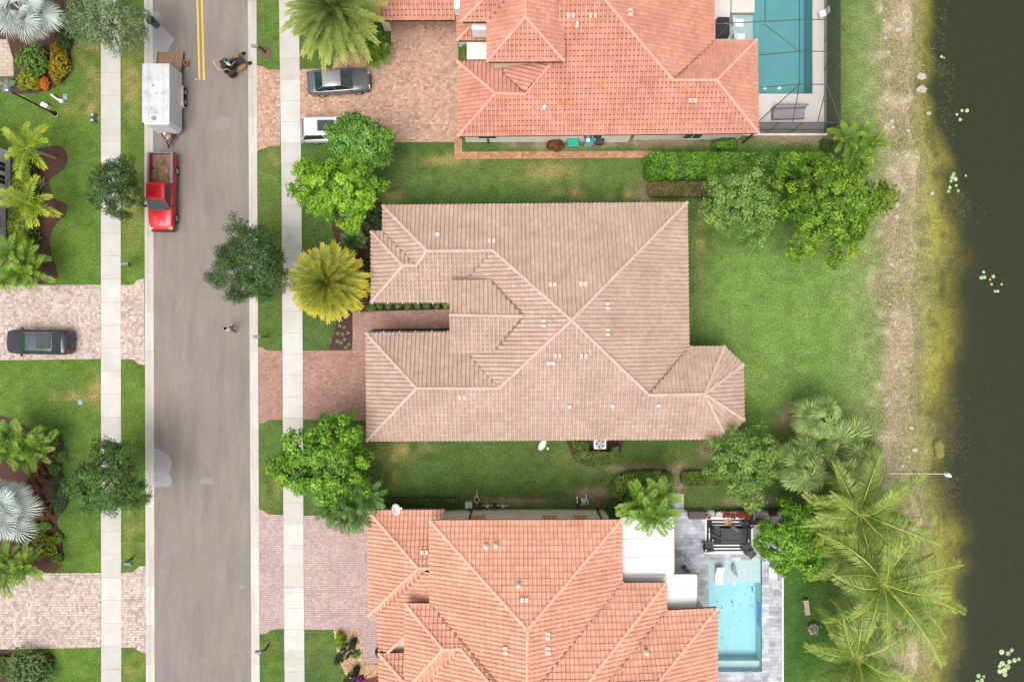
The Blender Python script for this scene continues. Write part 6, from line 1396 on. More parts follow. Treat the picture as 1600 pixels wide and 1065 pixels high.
# bins
def bin_(label, px, py, body, lid, s=1.0, lab=False, rzv=0.0):
    t = thing('wheelie_bin', label, 'bin', W(px, py), rzv, 'wheeled bins by the white wall')
    MB().loft([[(-0.24 * s, -0.26 * s, 0.08), (0.24 * s, -0.26 * s, 0.08), (0.24 * s, 0.26 * s, 0.08), (-0.24 * s, 0.26 * s, 0.08)], [(-0.31 * s, -0.36 * s, 1.0), (0.31 * s, -0.36 * s, 1.0), (0.31 * s, 0.33 * s, 1.0), (-0.31 * s, 0.33 * s, 1.0)]]).build('body', body, t)
    l = MB(); l.loft([[(-0.34 * s, y, 1.005), (0.34 * s, y, 1.005), (0.31 * s, y, 1.005 + h), (-0.31 * s, y, 1.005 + h)] for y, h in ((-0.42 * s, 0.03), (-0.36 * s, 0.08), (0.1 * s, 0.10), (0.38 * s, 0.05))]); lo = l.build('lid', lid, t)
    if lab: MB().box((-0.08, -0.02, 1.112), (0.26, 0.36, 0.006)).build('sticker', wplastic, lo)
    MB().tube([(-0.26 * s, 0.40 * s, 0.98), (0.26 * s, 0.40 * s, 0.98)], 0.02, n=6).build('handle', body, t)
    for q in (-1, 1): MB().lathe([(0.11, -0.03), (0.11, 0.03)], (q * 0.26 * s, 0.27 * s, 0.11), n=12, axis='x').build('wheel', dkp, t)
gr = pbr('bin_green', (0.012, 0.30, 0.19), rough=0.45); te = pbr('bin_teal', (0.02, 0.24, 0.25), rough=0.45); wb = pbr('bin_pale', (0.62, 0.66, 0.64), rough=0.45)
bin_('green wheeled bin beside the red-brown bush', 894, 224.5, gr, gr, 1.28); bin_('teal lidded pale recycling bin with white sticker', 918, 224, wb, te, 1.0, True); bin_('black wheeled bin beside the teal bin', 935, 223, dkp, dkp, 0.95)
t = thing('trash_can', 'round dark trash can with black bag standing at the kerb', 'trash can', W(244, 39) + Vector((0, 0, -0.055)))
MB().lathe([(0.24, 0), (0.28, 0.5), (0.31, 0.85), (0.33, 0.86), (0.33, 0.9), (0.27, 0.9), (0.24, 0.4)], n=16).build('body', pbr('can_grey', (0.10, 0.10, 0.11), rough=0.5), t)
MB().blob((0, 0, 0.92), (0.34, 0.34, 0.2), n=10, jit=0.25, seed=8).build('bag', pbr('bin_bag', (0.012, 0.03, 0.016), rough=0.35), t)
# mailboxes, lamp post, utility lids
mbk = pbr('mailbox_black', (0.03, 0.03, 0.035), rough=0.4, var=0.05); mbg = pbr('mailbox_grey', (0.22, 0.22, 0.25), rough=0.4)
def mailbox(label, px, py, d, z=-0.0):
    t = thing('mailbox', label, 'mailbox', W(px, py), 0 if d > 0 else PI, 'mailboxes along the street')
    MB().box((0, 0, 0.55), (0.11, 0.11, 1.1)).build('post', mbk, t); MB().box((0.25, 0, 1.06), (0.62, 0.09, 0.09)).build('arm', mbk, t); MB().tube([(0.02, 0, 0.6), (0.3, 0, 1.02)], 0.03, n=6).build('brace', mbk, t)
    w, hh = 0.11, 0.14
    sec = [(-w, 1.11), (w, 1.11), (w, 1.11 + hh)] + [(w * math.cos(a), 1.11 + hh + w * math.sin(a)) for a in np.linspace(0.3, PI - 0.3, 6)] + [(-w, 1.11 + hh)]
    o = MB().loft([[(x, y, z_) for y, z_ in sec] for x in (0.08, 0.6)]).build('box', mbg, t); MB().box((0.605, 0, 1.22), (0.02, 0.2, 0.2)).build('door', mbk, o); MB().box((0.3, 0.125, 1.32), (0.12, 0.015, 0.05)).build('flag', pbr('flag_red', (0.5, 0.03, 0.02)), o)
mailbox('black mailbox in a round mulch ring near the mower', 414.5, 82.5, -1); mailbox('black mailbox on grass beside the russet driveway apron', 418, 526, -1); mailbox('black mailbox on grass beside the mauve driveway apron', 420, 1007, -1)
mailbox('black mailbox on the verge between small oak and pale driveway', 203, 414.5, 1); mailbox('black mailbox on the dry verge above the lower pale driveway', 207, 872, 1)
t = thing('lamp_post', 'tall black lamp post with lantern head at the mulch bed', 'street lamp', W(86, 178)); lb_ = pbr('lamp_black', (0.012, 0.014, 0.014), rough=0.4)
MB().tube([(0, 0, 0), (0, 0, 0.5), (0, 0, 4.9)], [0.11, 0.07, 0.05], n=10).build('pole', lb_, t); MB().lathe([(0.2, 0), (0.2, 0.06), (0.12, 0.3)], n=12).build('base', lb_, t)
MB().box((0, 0, 5.05), (0.5, 0.36, 0.3), taper=0.8).build('lantern', pbr('lantern_grey', (0.16, 0.17, 0.22), rough=0.3), t); MB().box((0.08, -0.05, 5.21), (0.16, 0.1, 0.02)).build('sensor', wplastic, t)
MB().lathe([(0.25, 0), (0.2, 0.025)], (0, 0, 0), n=12).build('footing', pbr('footing', (0.35, 0.31, 0.25), rough=0.9), t)
t = thing('vent_pipe', 'white bent pipe lying on the grass beside a blue lid', 'pipe', W(92, 157)); MB().tube([(-0.4, 0.35, 0.3), (-0.1, 0.1, 0.25), (0.2, -0.05, 0.2)], [0.09, 0.08, 0.08], n=9).build('tube', pvc, t); MB().box((0.3, -0.12, 0.13), (0.28, 0.24, 0.26)).build('foot', pvc, t)
bl_ = pbr('lid_blue', (0.20, 0.33, 0.44), rough=0.6, var=0.1)
for (x, y, lab) in ((102.5, 152, 'pale blue meter lid beside the white bent pipe'), (126, 628, 'pale blue meter lid alone on the lawn below the black car')):
    t = thing('water_meter', lab, 'utility lid', W(x, y)); MB().box((0, 0, 0.02), (0.34, 0.44, 0.09), taper=0.94).build('cover', bl_, t); MB().box((0, 0.1, 0.068), (0.1, 0.04, 0.01)).build('slot', dkp, t)
t = thing('irrigation_box', 'off-white irrigation box beside the black lamp post', 'utility box', W(74, 167.5)); MB().box((0, 0, 0.2), (0.55, 0.4, 0.4), rz=-0.45, taper=0.9).build('box', pbr('box_pale', (0.60, 0.60, 0.54), rough=0.6), t); MB().box((0, 0, 0.41), (0.54, 0.4, 0.03), rz=-0.45).build('lid', pbr('box_pale2', (0.66, 0.66, 0.60), rough=0.6), t)
for (x, y, lab) in ((148.5, 182, 'dark grey cable pedestal on the lawn edge'), (148, 190.5, 'smaller grey cable box below the dark pedestal')):
    t = thing('cable_box', lab, 'utility box', W(x, y)); m = pbr('ped_grey', (0.17, 0.165, 0.18), rough=0.6); MB().box((0, 0, 0.2), (0.36, 0.26, 0.42), taper=0.86).build('housing', m, t); MB().box((0.03, 0.0, 0.425), (0.12, 0.08, 0.02)).build('cap', wplastic, t)
t = thing('garden_stone', 'tan stone bench on the lawn under the coconut palms', 'bench', W(1257, 945.5), -1.45); tm = pbr('bench_stone', (0.48, 0.38, 0.28), rough=0.9, var=0.15, bump=0.3)
MB().box((0, 0, 0.42), (1.15, 0.38, 0.09)).build('seat', tm, t)
for s in (-1, 1): MB().box((s * 0.4, 0, 0.19), (0.14, 0.3, 0.37)).build('leg', tm, t)
t = thing('flower_pot', 'stone pot of white flowers on lawn under the coconut palms', 'pot', W(1268, 979)); MB().lathe([(0.25, 0), (0.36, 0.3), (0.4, 0.34), (0.34, 0.34), (0.3, 0.28)], n=14).build('pot', tm, t)
rgp = np.random.default_rng(19); cen = rgp.normal(0, 0.2, (70, 3)) * np.array([1, 1, 0.5]) + np.array([0, 0, 0.5]); V, F, sh = leaves(cen, np.tile([0, 0, 1.0], (70, 1)), rgp.uniform(0.02, 1, 70), 0.08, 6, 0.10, 0.06, rgp); link_mesh('flowers', np_mesh('flowers', V, F, sh), leaf_mat('white_flowers', (0.06, 0.10, 0.05), (0.85, 0.85, 0.82)), t)
t = thing('drain_pipe', 'thin white pipe running across the bank into the lake', 'pipe', W(1390, 739, 0)); a, b_ = W(1389, 739, 0), W(1474, 740, -0.38)
MB().tube([Vector((0, 0, 0.03)), (b_ - a) * 0.5 + Vector((0, 0, 0.06)), b_ - a], 0.03, n=6).build('tube', pbr('pipe_cream', (0.70, 0.64, 0.46), rough=0.5), t)
t = thing('water_float', 'white float at the end of the thin pipe on the lake', 'float', W(1479.5, 741, -0.41), -0.5); MB().loft([[(x, -w, 0.0), (x, w, 0.0), (x, w * 0.7, 0.16), (x, -w * 0.7, 0.16)] for x, w in ((-0.26, 0.08), (-0.1, 0.17), (0.15, 0.17), (0.3, 0.07))]).build('hull', wplastic, t); MB().box((-0.16, 0.02, 0.18), (0.14, 0.12, 0.08)).build('cap', pbr('cap_blue', (0.1, 0.15, 0.3)), t)
# ------------------------------------------------------------------ vehicles and people
gl = glass_mat(); tyre_m = pbr('tyre', (0.022, 0.022, 0.022), rough=0.85); rim_m = pbr('rim', (0.45, 0.45, 0.46), rough=0.3, metal=0.7); dark_trim = pbr('dark_trim', (0.02, 0.02, 0.022), rough=0.5)
lamp_c = pbr('headlamp', (0.62, 0.64, 0.66), rough=0.1, spec=0.8, var=0); lamp_r = pbr('tail_lamp', (0.20, 0.008, 0.008), rough=0.2, var=0); chrome = pbr('chrome', (0.6, 0.6, 0.6), rough=0.15, metal=1, var=0)
def wheel(t, x, y, r=0.33, w=0.22):
    o = MB().lathe([(r * 0.62, -w / 2), (r * 0.94, -w / 2), (r, -w * 0.3), (r, w * 0.3), (r * 0.94, w / 2), (r * 0.62, w / 2)], (x, y, r), n=20, axis='y').build('wheel', tyre_m, t)
    s = 1 if y > 0 else -1; c = MB()
    c.lathe([(r * 0.62, y + s * w * 0.38), (r * 0.60, y + s * w * 0.52), (0.05, y + s * w * 0.50)], (x, 0, r), n=16, axis='y'); c.build('rim', rim_m, o)
def crown_sheet(cs, zc, n=8, m=6):
    """sheet over four corners (rear-left, front-left, front-right, rear-right) bulging by zc"""
    v = []; f = []; a, b, c, d = [Vector(p) for p in cs]
    for i in range(n + 1):
        for j in range(m + 1):
            u, w = i / n, j / m; p = a.lerp(b, u).lerp(d.lerp(c, u), w); p.z += zc * (1 - (2 * u - 1) ** 4) * (1 - (2 * w - 1) ** 4) ** 0.5; v.append(p)
    for i in range(n):
        for j in range(m): f.append((i * (m + 1) + j, i * (m + 1) + j + 1, (i + 1) * (m + 1) + j + 1, (i + 1) * (m + 1) + j))
    f = [q[::-1] for q in f]; return v, f
def car(label, cat, loc, rzv, st, cab, paint, nm='car', roof_m=None, wheels=(1.45, -1.4), wy=0.80, wr=0.33, sunroof=None, rails=False, glass_split=0.05):
    """st: stations (x, half width, top z); cab: base rear x, base front x, roof rear x, roof front x, base half w, roof half w, belt z, roof z"""
    t = thing(nm, label, cat, loc, rzv)
    secs = []
    for (x, w, zt) in st:
        zb = 0.22; ring = [(-0.82 * w, zb), (-0.97 * w, zb + 0.10), (-w, zb + 0.38 * (zt - zb)), (-w, zt - 0.22 * (zt - zb)), (-0.965 * w, zt - 0.06), (-0.86 * w, zt - 0.005), (-0.45 * w, zt + 0.025), (0, zt + 0.032)]
        ring = ring + [(-y, z) for y, z in ring[-2::-1]]; secs.append([(x, y, z) for y, z in ring])
    body = MB().loft(secs).build('body', paint, t, smooth=True)
    r0, f0, r1, f1, wb, wt, zb, zr = cab
    BL, FL, FR, BR = Vector((r0, wb, zb)), Vector((f0, wb * 0.94, zb)), Vector((f0, -wb * 0.94, zb)), Vector((r0, -wb, zb)); bl, fl, fr, br = Vector((r1, wt, zr)), Vector((f1, wt, zr)), Vector((f1, -wt, zr)), Vector((r1, -wt, zr))
    MB().add([BL, FL, FR, BR, bl, fl, fr, br], [(3, 2, 1, 0), (4, 5, 6, 7)[::-1], (0, 1, 5, 4)[::-1], (2, 3, 7, 6)[::-1], (1, 2, 6, 5)[::-1], (3, 0, 4, 7)[::-1]]).build('cabin_frame', paint, t)
    v, f = crown_sheet([bl + Vector((-0.03, 0.01, 0.004)), fl + Vector((0.03, 0.01, 0.004)), fr + Vector((0.03, -0.01, 0.004)), br + Vector((-0.03, -0.01, 0.004))], 0.06)
    ro = MB().add(v, f).build('roof', roof_m or paint, t, smooth=True)
    MB().pane([FL, FR, fr, fl], inset=0.07).build('windshield', gl, t); MB().pane([BR, BL, bl, br], inset=0.09).build('rear_window', gl, t)
    for s, (A_, B_, C_, D_) in ((1, (BL, FL, fl, bl)), (-1, (FR, BR, br, fr))):
        m0, m1 = A_.lerp(B_, 0.5 - glass_split), D_.lerp(C_, 0.5 - glass_split)
        MB().pane([A_, m0, m1, D_][::1], inset=0.10).build('side_window', gl, t); MB().pane([m0, B_, C_, m1], inset=0.10).build('side_window', gl, t)
        MB().box((f0 - 0.22, s * (wb + 0.17), zb + 0.07), (0.14, 0.2, 0.12)).build('mirror', paint, t)
        xf = st[-2][0]; wf = st[-2][1]; MB().loft([[(xf - 0.28, s * wf * 0.80, st[-3][2] - 0.03), (xf - 0.28, s * wf * 1.08, st[-3][2] - 0.10), (xf - 0.28, s * wf * 1.08, st[-3][2] - 0.22)], [(xf + 0.06, s * wf * 0.62, st[-2][2] + 0.02), (xf + 0.04, s * wf * 0.96, st[-2][2] - 0.05), (xf + 0.04, s * wf * 0.96, st[-2][2] - 0.16)]]).build('headlight', lamp_c, t)
        xr = st[1][0]; wr_ = st[1][1]; MB().loft([[(xr - 0.10, s * wr_ * 0.62, st[1][2] - 0.06), (xr - 0.06, s * wr_ * 0.98, st[1][2] - 0.10), (xr - 0.06, s * wr_ * 0.98, st[1][2] - 0.28)], [(xr + 0.16, s * wr_ * 0.95, st[1][2] - 0.0), (xr + 0.18, s * wr_ * 1.04, st[1][2] - 0.10), (xr + 0.18, s * wr_ * 1.04, st[1][2] - 0.26)]]).build('tail_light', lamp_r, t)
        for hx in (0.35, -0.55): MB().box((hx, s * (st[len(st) // 2][1] + 0.012), zb - 0.15), (0.2, 0.03, 0.035)).build('door_handle', chrome, t)
        for wx in wheels: wheel(t, wx, s * wy, wr)
        if rails: MB().tube([(r1 + 0.1, s * (wt - 0.03), zr + 0.08), (f1 - 0.1, s * (wt - 0.03), zr + 0.08)], 0.02, n=6).build('roof_rail', chrome, t)
    MB().box((st[-1][0] - 0.02, 0, 0.42), (0.1, st[-1][1] * 1.5, 0.24)).build('grille', dark_trim, t); MB().box((0, 0, 0.20), (st[-1][0] - st[0][0] - 0.5, st[3][1] * 1.7, 0.12)).build('underbody', dark_trim, t)
    # shut lines of the bonnet and the boot
    for xx, ww in ((f0 + 0.10, wb * 0.9), (r0 - 0.10, wb * 0.85)):
        zz = np.interp(xx, [s[0] for s in st], [s[2] for s in st]); MB().box((xx, 0, zz + 0.027), (0.018, ww * 1.5, 0.012)).build('panel_gap', dark_trim, t)
    if sunroof: MB().pane([Vector((sunroof[0], sunroof[2], zr + 0.07)), Vector((sunroof[1], sunroof[2], zr + 0.07)), Vector((sunroof[1], -sunroof[2], zr + 0.07)), Vector((sunroof[0], -sunroof[2], zr + 0.07))], inset=0.0).build('sunroof', gl, ro)
    return t
def paint(nm, c, rough=0.28): return pbr('paint_' + nm, c, rough=rough, metal=0.0 if 'black' in nm else 0.35, var=0.03, scale=2, spec=0.5, coat=0.35)
sedan = [(-2.42, 0.62, 0.74), (-2.30, 0.84, 0.98), (-1.75, 0.91, 1.05), (-0.9, 0.925, 1.00), (0.3, 0.925, 0.97), (1.05, 0.92, 0.97), (1.6, 0.89, 0.90), (2.05, 0.82, 0.80), (2.32, 0.68, 0.68), (2.42, 0.5, 0.56)]
car('dark grey sedan parked on the rust paver driveway', 'car', W(530.5, 133) + Vector((0.12, 0, 0.05)), math.radians(4), sedan, (-1.85, 1.15, -1.05, 0.30, 0.80, 0.60, 0.99, 1.44), paint('graphite', (0.13, 0.135, 0.14)), roof_m=paint('graphite_sky_sheen', (0.30, 0.29, 0.295), 0.4))  # roof tone lightened: the sky's reflection is put into its colour
suv = [(-2.36, 0.70, 0.85), (-2.28, 0.90, 1.05), (-1.7, 0.95, 1.10), (-0.6, 0.96, 1.08), (0.6, 0.96, 1.06), (1.15, 0.95, 1.05), (1.7, 0.92, 0.98), (2.1, 0.84, 0.88), (2.3, 0.70, 0.74), (2.38, 0.52, 0.60)]
car('white car with dark sunroof half hidden under the round tree', 'car', W(523, 207.5) + Vector((0.0, 0, 0.05)), math.radians(1), suv, (-2.25, 1.2, -1.85, 0.55, 0.86, 0.68, 1.07, 1.70), paint('white', (0.70, 0.70, 0.71)), sunroof=(-0.85, 0.4, 0.42), rails=True, wheels=(1.42, -1.38), wy=0.84, wr=0.36)
car('black car with large glass roof on the pale paver driveway', 'car', W(60, 534) + Vector((0.55, 0, 0.05)), math.radians(179), [(x * 1.06, w, z) for x, w, z in suv], (-2.0, 1.2, -1.55, 0.40, 0.84, 0.64, 1.07, 1.58), paint('black', (0.018, 0.02, 0.028), 0.18), roof_m=paint('black_roof', (0.06, 0.065, 0.09), 0.25), sunroof=(-1.5, -0.45, 0.52), wheels=(1.5, -1.45), wy=0.84, wr=0.36)
car('black car at the top of the road with only its bumper in view', 'car', W(378, 0) + Vector((0.15, 2.42, -0.055)), math.radians(90), sedan, (-1.85, 1.15, -1.05, 0.30, 0.80, 0.60, 0.99, 1.44), paint('black', (0.018, 0.02, 0.028), 0.18))

# red pickup truck facing down the street
red = paint('red', (0.62, 0.018, 0.022), 0.3); t = thing('pickup_truck', 'red pickup truck with brush in its open bed towing the trailer', 'truck', Vector((-26.98, 11.45, -0.055)), math.radians(-90.5))
pst = [(-0.62, 0.97, 1.02), (-0.60, 0.98, 1.08), (0.6, 0.98, 1.10), (1.15, 0.975, 1.10), (1.7, 0.96, 1.06), (2.35, 0.93, 1.00), (2.75, 0.86, 0.90), (2.92, 0.72, 0.78)]
secs = []
for (x, w, zt) in pst:
    zb = 0.38; ring = [(-0.85 * w, zb), (-w, zb + 0.12), (-w, zt - 0.2), (-0.96 * w, zt - 0.05), (-0.86 * w, zt), (-0.45 * w, zt + 0.03), (0, zt + 0.035)]; ring += [(-y, z) for y, z in ring[-2::-1]]; secs.append([(x, y, z) for y, z in ring])
MB().loft(secs).build('body', red, t, smooth=True)
BL, FL, FR, BR = Vector((-0.58, 0.88, 1.07)), Vector((1.45, 0.84, 1.08)), Vector((1.45, -0.84, 1.08)), Vector((-0.58, -0.88, 1.07)); bl, fl, fr, br = Vector((-0.46, 0.70, 1.80)), Vector((0.72, 0.70, 1.80)), Vector((0.72, -0.70, 1.80)), Vector((-0.46, -0.70, 1.80))
MB().add([BL, FL, FR, BR, bl, fl, fr, br], [(0, 1, 2, 3), (7, 6, 5, 4), (4, 5, 1, 0), (6, 7, 3, 2), (5, 6, 2, 1), (7, 4, 0, 3)]).build('cab_frame', red, t)
v, f = crown_sheet([bl + Vector((-0.03, 0, 0.004)), fl + Vector((0.04, 0, 0.004)), fr + Vector((0.04, 0, 0.004)), br + Vector((-0.03, 0, 0.004))], 0.055); ro = MB().add(v, f).build('roof', red, t, smooth=True)
for k in range(5): MB().box((0.13, -0.48 + 0.24 * k, 1.862), (0.95, 0.03, 0.012)).build('roof_rib', red, ro)
MB().pane([FL, FR, fr, fl], inset=0.06).build('windshield', gl, t); MB().pane([BR, BL, bl, br], inset=0.12).build('rear_window', gl, t)
for q in ((BL, FL, fl, bl), (FR, BR, br, fr)): MB().pane(q, inset=0.10).build('side_window', gl, t)
for s in (-1, 1):
    MB().box((1.15, s * 1.08, 1.2), (0.16, 0.24, 0.22)).build('mirror', dark_trim, t); MB().box((0.2, s * 0.99, 0.95), (0.2, 0.03, 0.05)).build('door_handle', dark_trim, t)
    MB().box((2.72, s * 0.70, 0.80), (0.24, 0.32, 0.18), rz=-s * 0.25).build('headlight', pbr('amber_lamp', (0.62, 0.52, 0.30), rough=0.15), t); MB().box((-2.96, s * 0.86, 0.9), (0.06, 0.16, 0.36)).build('tail_light', lamp_r, t)
    MB().box((-1.80, s * 0.90, 0.76), (2.36, 0.16, 0.70)).build('bed_side', red, t); MB().box((-1.80, s * 0.90, 1.125), (2.36, 0.18, 0.03)).build('bed_rail', pbr('rail_grey', (0.16, 0.16, 0.17), rough=0.5), t)
    for wx in (1.95, -1.72): wheel(t, wx, s * 0.86, 0.38, 0.25)
    MB().box((1.37, s * 0.30, 1.12), (0.03, 0.55, 0.02), rz=s * 0.15).build('wiper', dark_trim, t)
MB().box((-1.80, 0, 0.62), (2.36, 1.62, 0.08)).build('bed_floor', pbr('bed_rusty', (0.33, 0.15, 0.13), rough=0.8, var=0.3, scale=3, stain=(0.16, 0.09, 0.05), stain_scale=2), t)
MB().box((-2.96, 0, 0.78), (0.08, 1.62, 0.66)).build('tailgate', pbr('rail_grey', (0.16, 0.16, 0.17), rough=0.5), t); MB().box((-0.64, 0, 0.80), (0.05, 1.62, 0.60)).build('bed_front', red, t)
MB().box((2.93, 0, 0.52), (0.16, 1.7, 0.26)).build('bumper', dark_trim, t); MB().box((-3.06, 0, 0.5), (0.12, 1.7, 0.18)).build('rear_bumper', dark_trim, t); MB().box((2.90, 0, 0.74), (0.08, 1.0, 0.16)).build('grille', dark_trim, t); MB().box((0, 0, 0.40), (5.4, 1.3, 0.14)).build('chassis', dark_trim, t)
MB().box((1.62, 0, 1.105), (0.02, 1.45, 0.012)).build('panel_gap', dark_trim, t)
br_t = Vector((-26.98, 11.45, 0)); brush = thing('brush_pile', 'palm trimmings and branches lying in the red truck bed', 'brush', Vector((-26.98, 13.3, 0.62))); bb = MB(); rgb_ = random.Random(5)
for k in range(70):
    x, y = rgb_.uniform(-0.65, 0.65), rgb_.uniform(-0.95, 0.85); a = rgb_.uniform(0, 6.28); L = rgb_.uniform(0.2, 0.7); d = Vector((math.cos(a), math.sin(a), rgb_.uniform(-0.1, 0.25))) * L / 2; p = Vector((max(-0.55, min(0.55, x)), y, rgb_.uniform(0.1, 0.32))); bb.tube([p - d * 0.8, p + d * 0.8], [0.015, 0.008], n=4, shade=rgb_.uniform(0.02, 1))
bb.build('twigs', pbr('twig', (0.16, 0.07, 0.035), rough=0.9, attr='shade', col2=(0.52, 0.36, 0.16), var=0.2), brush)
for k in range(3):
    fo = link_mesh('frond', AG[2], None, brush); fo.location = (0.1 * k - 0.1, 0.1 - 0.3 * k, 0.28); fo.rotation_euler = (0, 0.05, 1.2 + k * 2.1); fo.scale = (0.45, 0.45, 0.3)

# enclosed cargo trailer with its ramp down
t = thing('cargo_trailer', 'white enclosed cargo trailer with rear ramp lowered behind the red pickup', 'trailer', Vector((-26.6, 18.5, -0.055))); wt_ = pbr('trailer_white', (0.52, 0.52, 0.525), rough=0.4, var=0.05, scale=1, stain=(0.30, 0.30, 0.33), stain_scale=0.9, stain_amt=0.75)
wt_side = pbr('trailer_side', (0.56, 0.57, 0.58), rough=0.35, var=0.04, stain=(0.55, 0.54, 0.53), stain_scale=1.5, stain_amt=0.3)
w, y0, y1, zb, zt = 1.02, -2.15, 2.2, 0.48, 2.38
MB().loft([[(-w, y, zb), (w, y, zb), (w, y, zt - 0.04), (w - 0.05, y, zt), (-w + 0.05, y, zt), (-w, y, zt - 0.04)] for y in (y0, y1)] ).build('box', wt_side, t)
MB().loft([[(-w, y0 - 0.001, zb), (w, y0 - 0.001, zb), (w, y0 - 0.001, zt - 0.06), (-w, y0 - 0.001, zt - 0.06)], [(-w * 0.80, y0 - 0.30, zb), (w * 0.80, y0 - 0.30, zb), (w * 0.80, y0 - 0.16, zt - 0.16), (-w * 0.80, y0 - 0.16, zt - 0.16)]]).build('nose', wt_side, t)
ro = None
for i in range(4):
    ya = y0 + 0.02 + i * (y1 - y0 - 0.04) / 4; yb = ya + (y1 - y0 - 0.04) / 4 - 0.012; o = MB().box((0, (ya + yb) / 2, zt + 0.012), (2 * w - 0.04, yb - ya, 0.02)).build('roof_panel', wt_, t)
for sx in (-1, 1): MB().box((sx * (w - 0.02), 0, zt + 0.008), (0.05, y1 - y0, 0.05)).build('roof_trim', pbr('trim_alu', (0.55, 0.56, 0.57), rough=0.35, metal=0.5), t); MB().box((sx * 0.55, 0.0, zt + 0.03), (0.02, y1 - y0 - 0.1, 0.015)).build('roof_seam', pbr('seam_grey', (0.42, 0.42, 0.43), rough=0.6), t)
for k in range(9): MB().box((random.uniform(-0.7, 0.7), random.uniform(-1.6, 1.9), zt + 0.0245), (random.uniform(0.05, 0.3), random.uniform(0.05, 0.5), 0.004), rz=random.uniform(0, 3)).build('sealant_patch', pbr('sealant', (0.40, 0.40, 0.42), rough=0.6, var=0.2), t)
MB().box((0, y0 + 0.1, zt + 0.035), (2 * w - 0.1, 0.1, 0.03)).build('front_flashing', wt_, t); MB().lathe([(0.16, 0), (0.16, 0.08), (0.05, 0.12)], (-0.15, y0 + 0.25, zt + 0.02), n=10).build('roof_vent', pbr('vent_grey', (0.22, 0.22, 0.22), rough=0.6), t); MB().lathe([(0.07, 0), (0.07, 0.07)], (-0.2, 0.55, zt + 0.02), n=8).build('roof_cap', pbr('vent_grey', (0.22, 0.22, 0.22)), t)
for sx in (-1, 1):
    for yy in (-0.42, 0.42): wheel(t, yy * 0 + sx * 0.0, 0, 0.01, 0.01) if False else None
for sx in (-1, 1):
    for yy in (0.02, 0.78):
        o = MB().lathe([(0.2, -0.1), (0.31, -0.1), (0.33, 0), (0.31, 0.1), (0.2, 0.1)], (sx * 1.14, yy, 0.33), n=18, axis='x').build('wheel', tyre_m, t); MB().lathe([(0.2, sx * 0.06), (0.19, sx * 0.11), (0.03, sx * 0.10)], (sx * 1.14, yy, 0.33), n=14, axis='x').build('rim', rim_m, o)
    fd = MB(); pr = [(-0.48, 0.42), (-0.36, 0.70), (-0.1, 0.76), (0.9, 0.76), (1.16, 0.70), (1.28, 0.42)]
    fd.loft([[(sx * 1.01, y, z), (sx * 1.27, y, z), (sx * 1.27, y, z + 0.02), (sx * 1.01, y, z + 0.02)] for y, z in pr]); fd.build('fender', pbr('fender_alu', (0.50, 0.50, 0.48), rough=0.4, metal=0.4), t)
for (xa, xb) in ((-0.7, 0), (0.7, 0)): MB().tube([(xa, y0 - 0.1, 0.46), (xb, y0 - 1.25, 0.46)], 0.05, n=4).build('tongue_bar', dark_trim, t)
MB().box((0, y0 - 1.3, 0.48), (0.14, 0.3, 0.12)).build('coupler', dark_trim, t); MB().tube([(0, y0 - 0.95, 0.1), (0, y0 - 0.95, 1.0)], 0.045, n=8).build('jack', chrome, t); MB().box((0.02, y0 - 0.55, 0.62), (0.55, 0.3, 0.26)).build('toolbox', pbr('tool_brown', (0.25, 0.14, 0.09), rough=0.7, var=0.3, scale=6), t)
for k, (xx, yy, c) in enumerate(((-0.2, -0.38, (0.6, 0.58, 0.55)), (0.15, -0.42, (0.5, 0.1, 0.06)), (0.05, -0.7, (0.55, 0.5, 0.42)))): MB().lathe([(0.1, 0.5), (0.11, 0.75), (0.04, 0.82)], (xx, y0 + yy, 0.02), n=9).build('canister', pbr('canister_%d' % k, c, rough=0.5), t)
rm = thing('loading_ramp', 'weathered plank ramp lowered on the road behind the white trailer', 'ramp', Vector((-26.62, 20.75, 0.0))); wd_ = pbr('ramp_wood', (0.30, 0.175, 0.105), rough=0.85, var=0.25, scale=3, stretch=(4, 0.6, 1))
MM = Matrix.Rotation(math.radians(-15), 4, 'X')
for i in range(9):
    b = MB(); b.box((-0.88 + i * 0.22, 0.9, 0.42), (0.205, 1.9, 0.045), shade=random.random()); b.v = [tuple((MM @ (Vector(p) - Vector((0, 0, 0.42))) + Vector((0, 0, 0.46)))) for p in b.v]; b.build('plank', wd_, rm)
for sx in (-1, 1): b = MB(); b.tube([(sx * 1.0, 0, 0.5), (sx * 1.0, 1.8, 0.02)], 0.03, n=4); b.build('edge_bar', dark_trim, rm)
t = thing('leaf_blower', 'rusty orange leaf blower lying on the road beside the ramp', 'leaf blower', W(292, 100) + Vector((0, 0, -0.055)), 2.2); og = pbr('rust_orange', (0.38, 0.11, 0.045), rough=0.6, var=0.2)
MB().lathe([(0.05, 0), (0.2, 0.02), (0.24, 0.14), (0.2, 0.3), (0.08, 0.34)], n=14).build('fan_housing', og, t); MB().tube([(0.15, 0, 0.12), (0.5, 0.02, 0.12), (0.85, 0.0, 0.08)], [0.06, 0.05, 0.045], n=8).build('tube', og, t); MB().box((-0.05, 0, 0.37), (0.2, 0.14, 0.1)).build('engine', dark_trim, t)

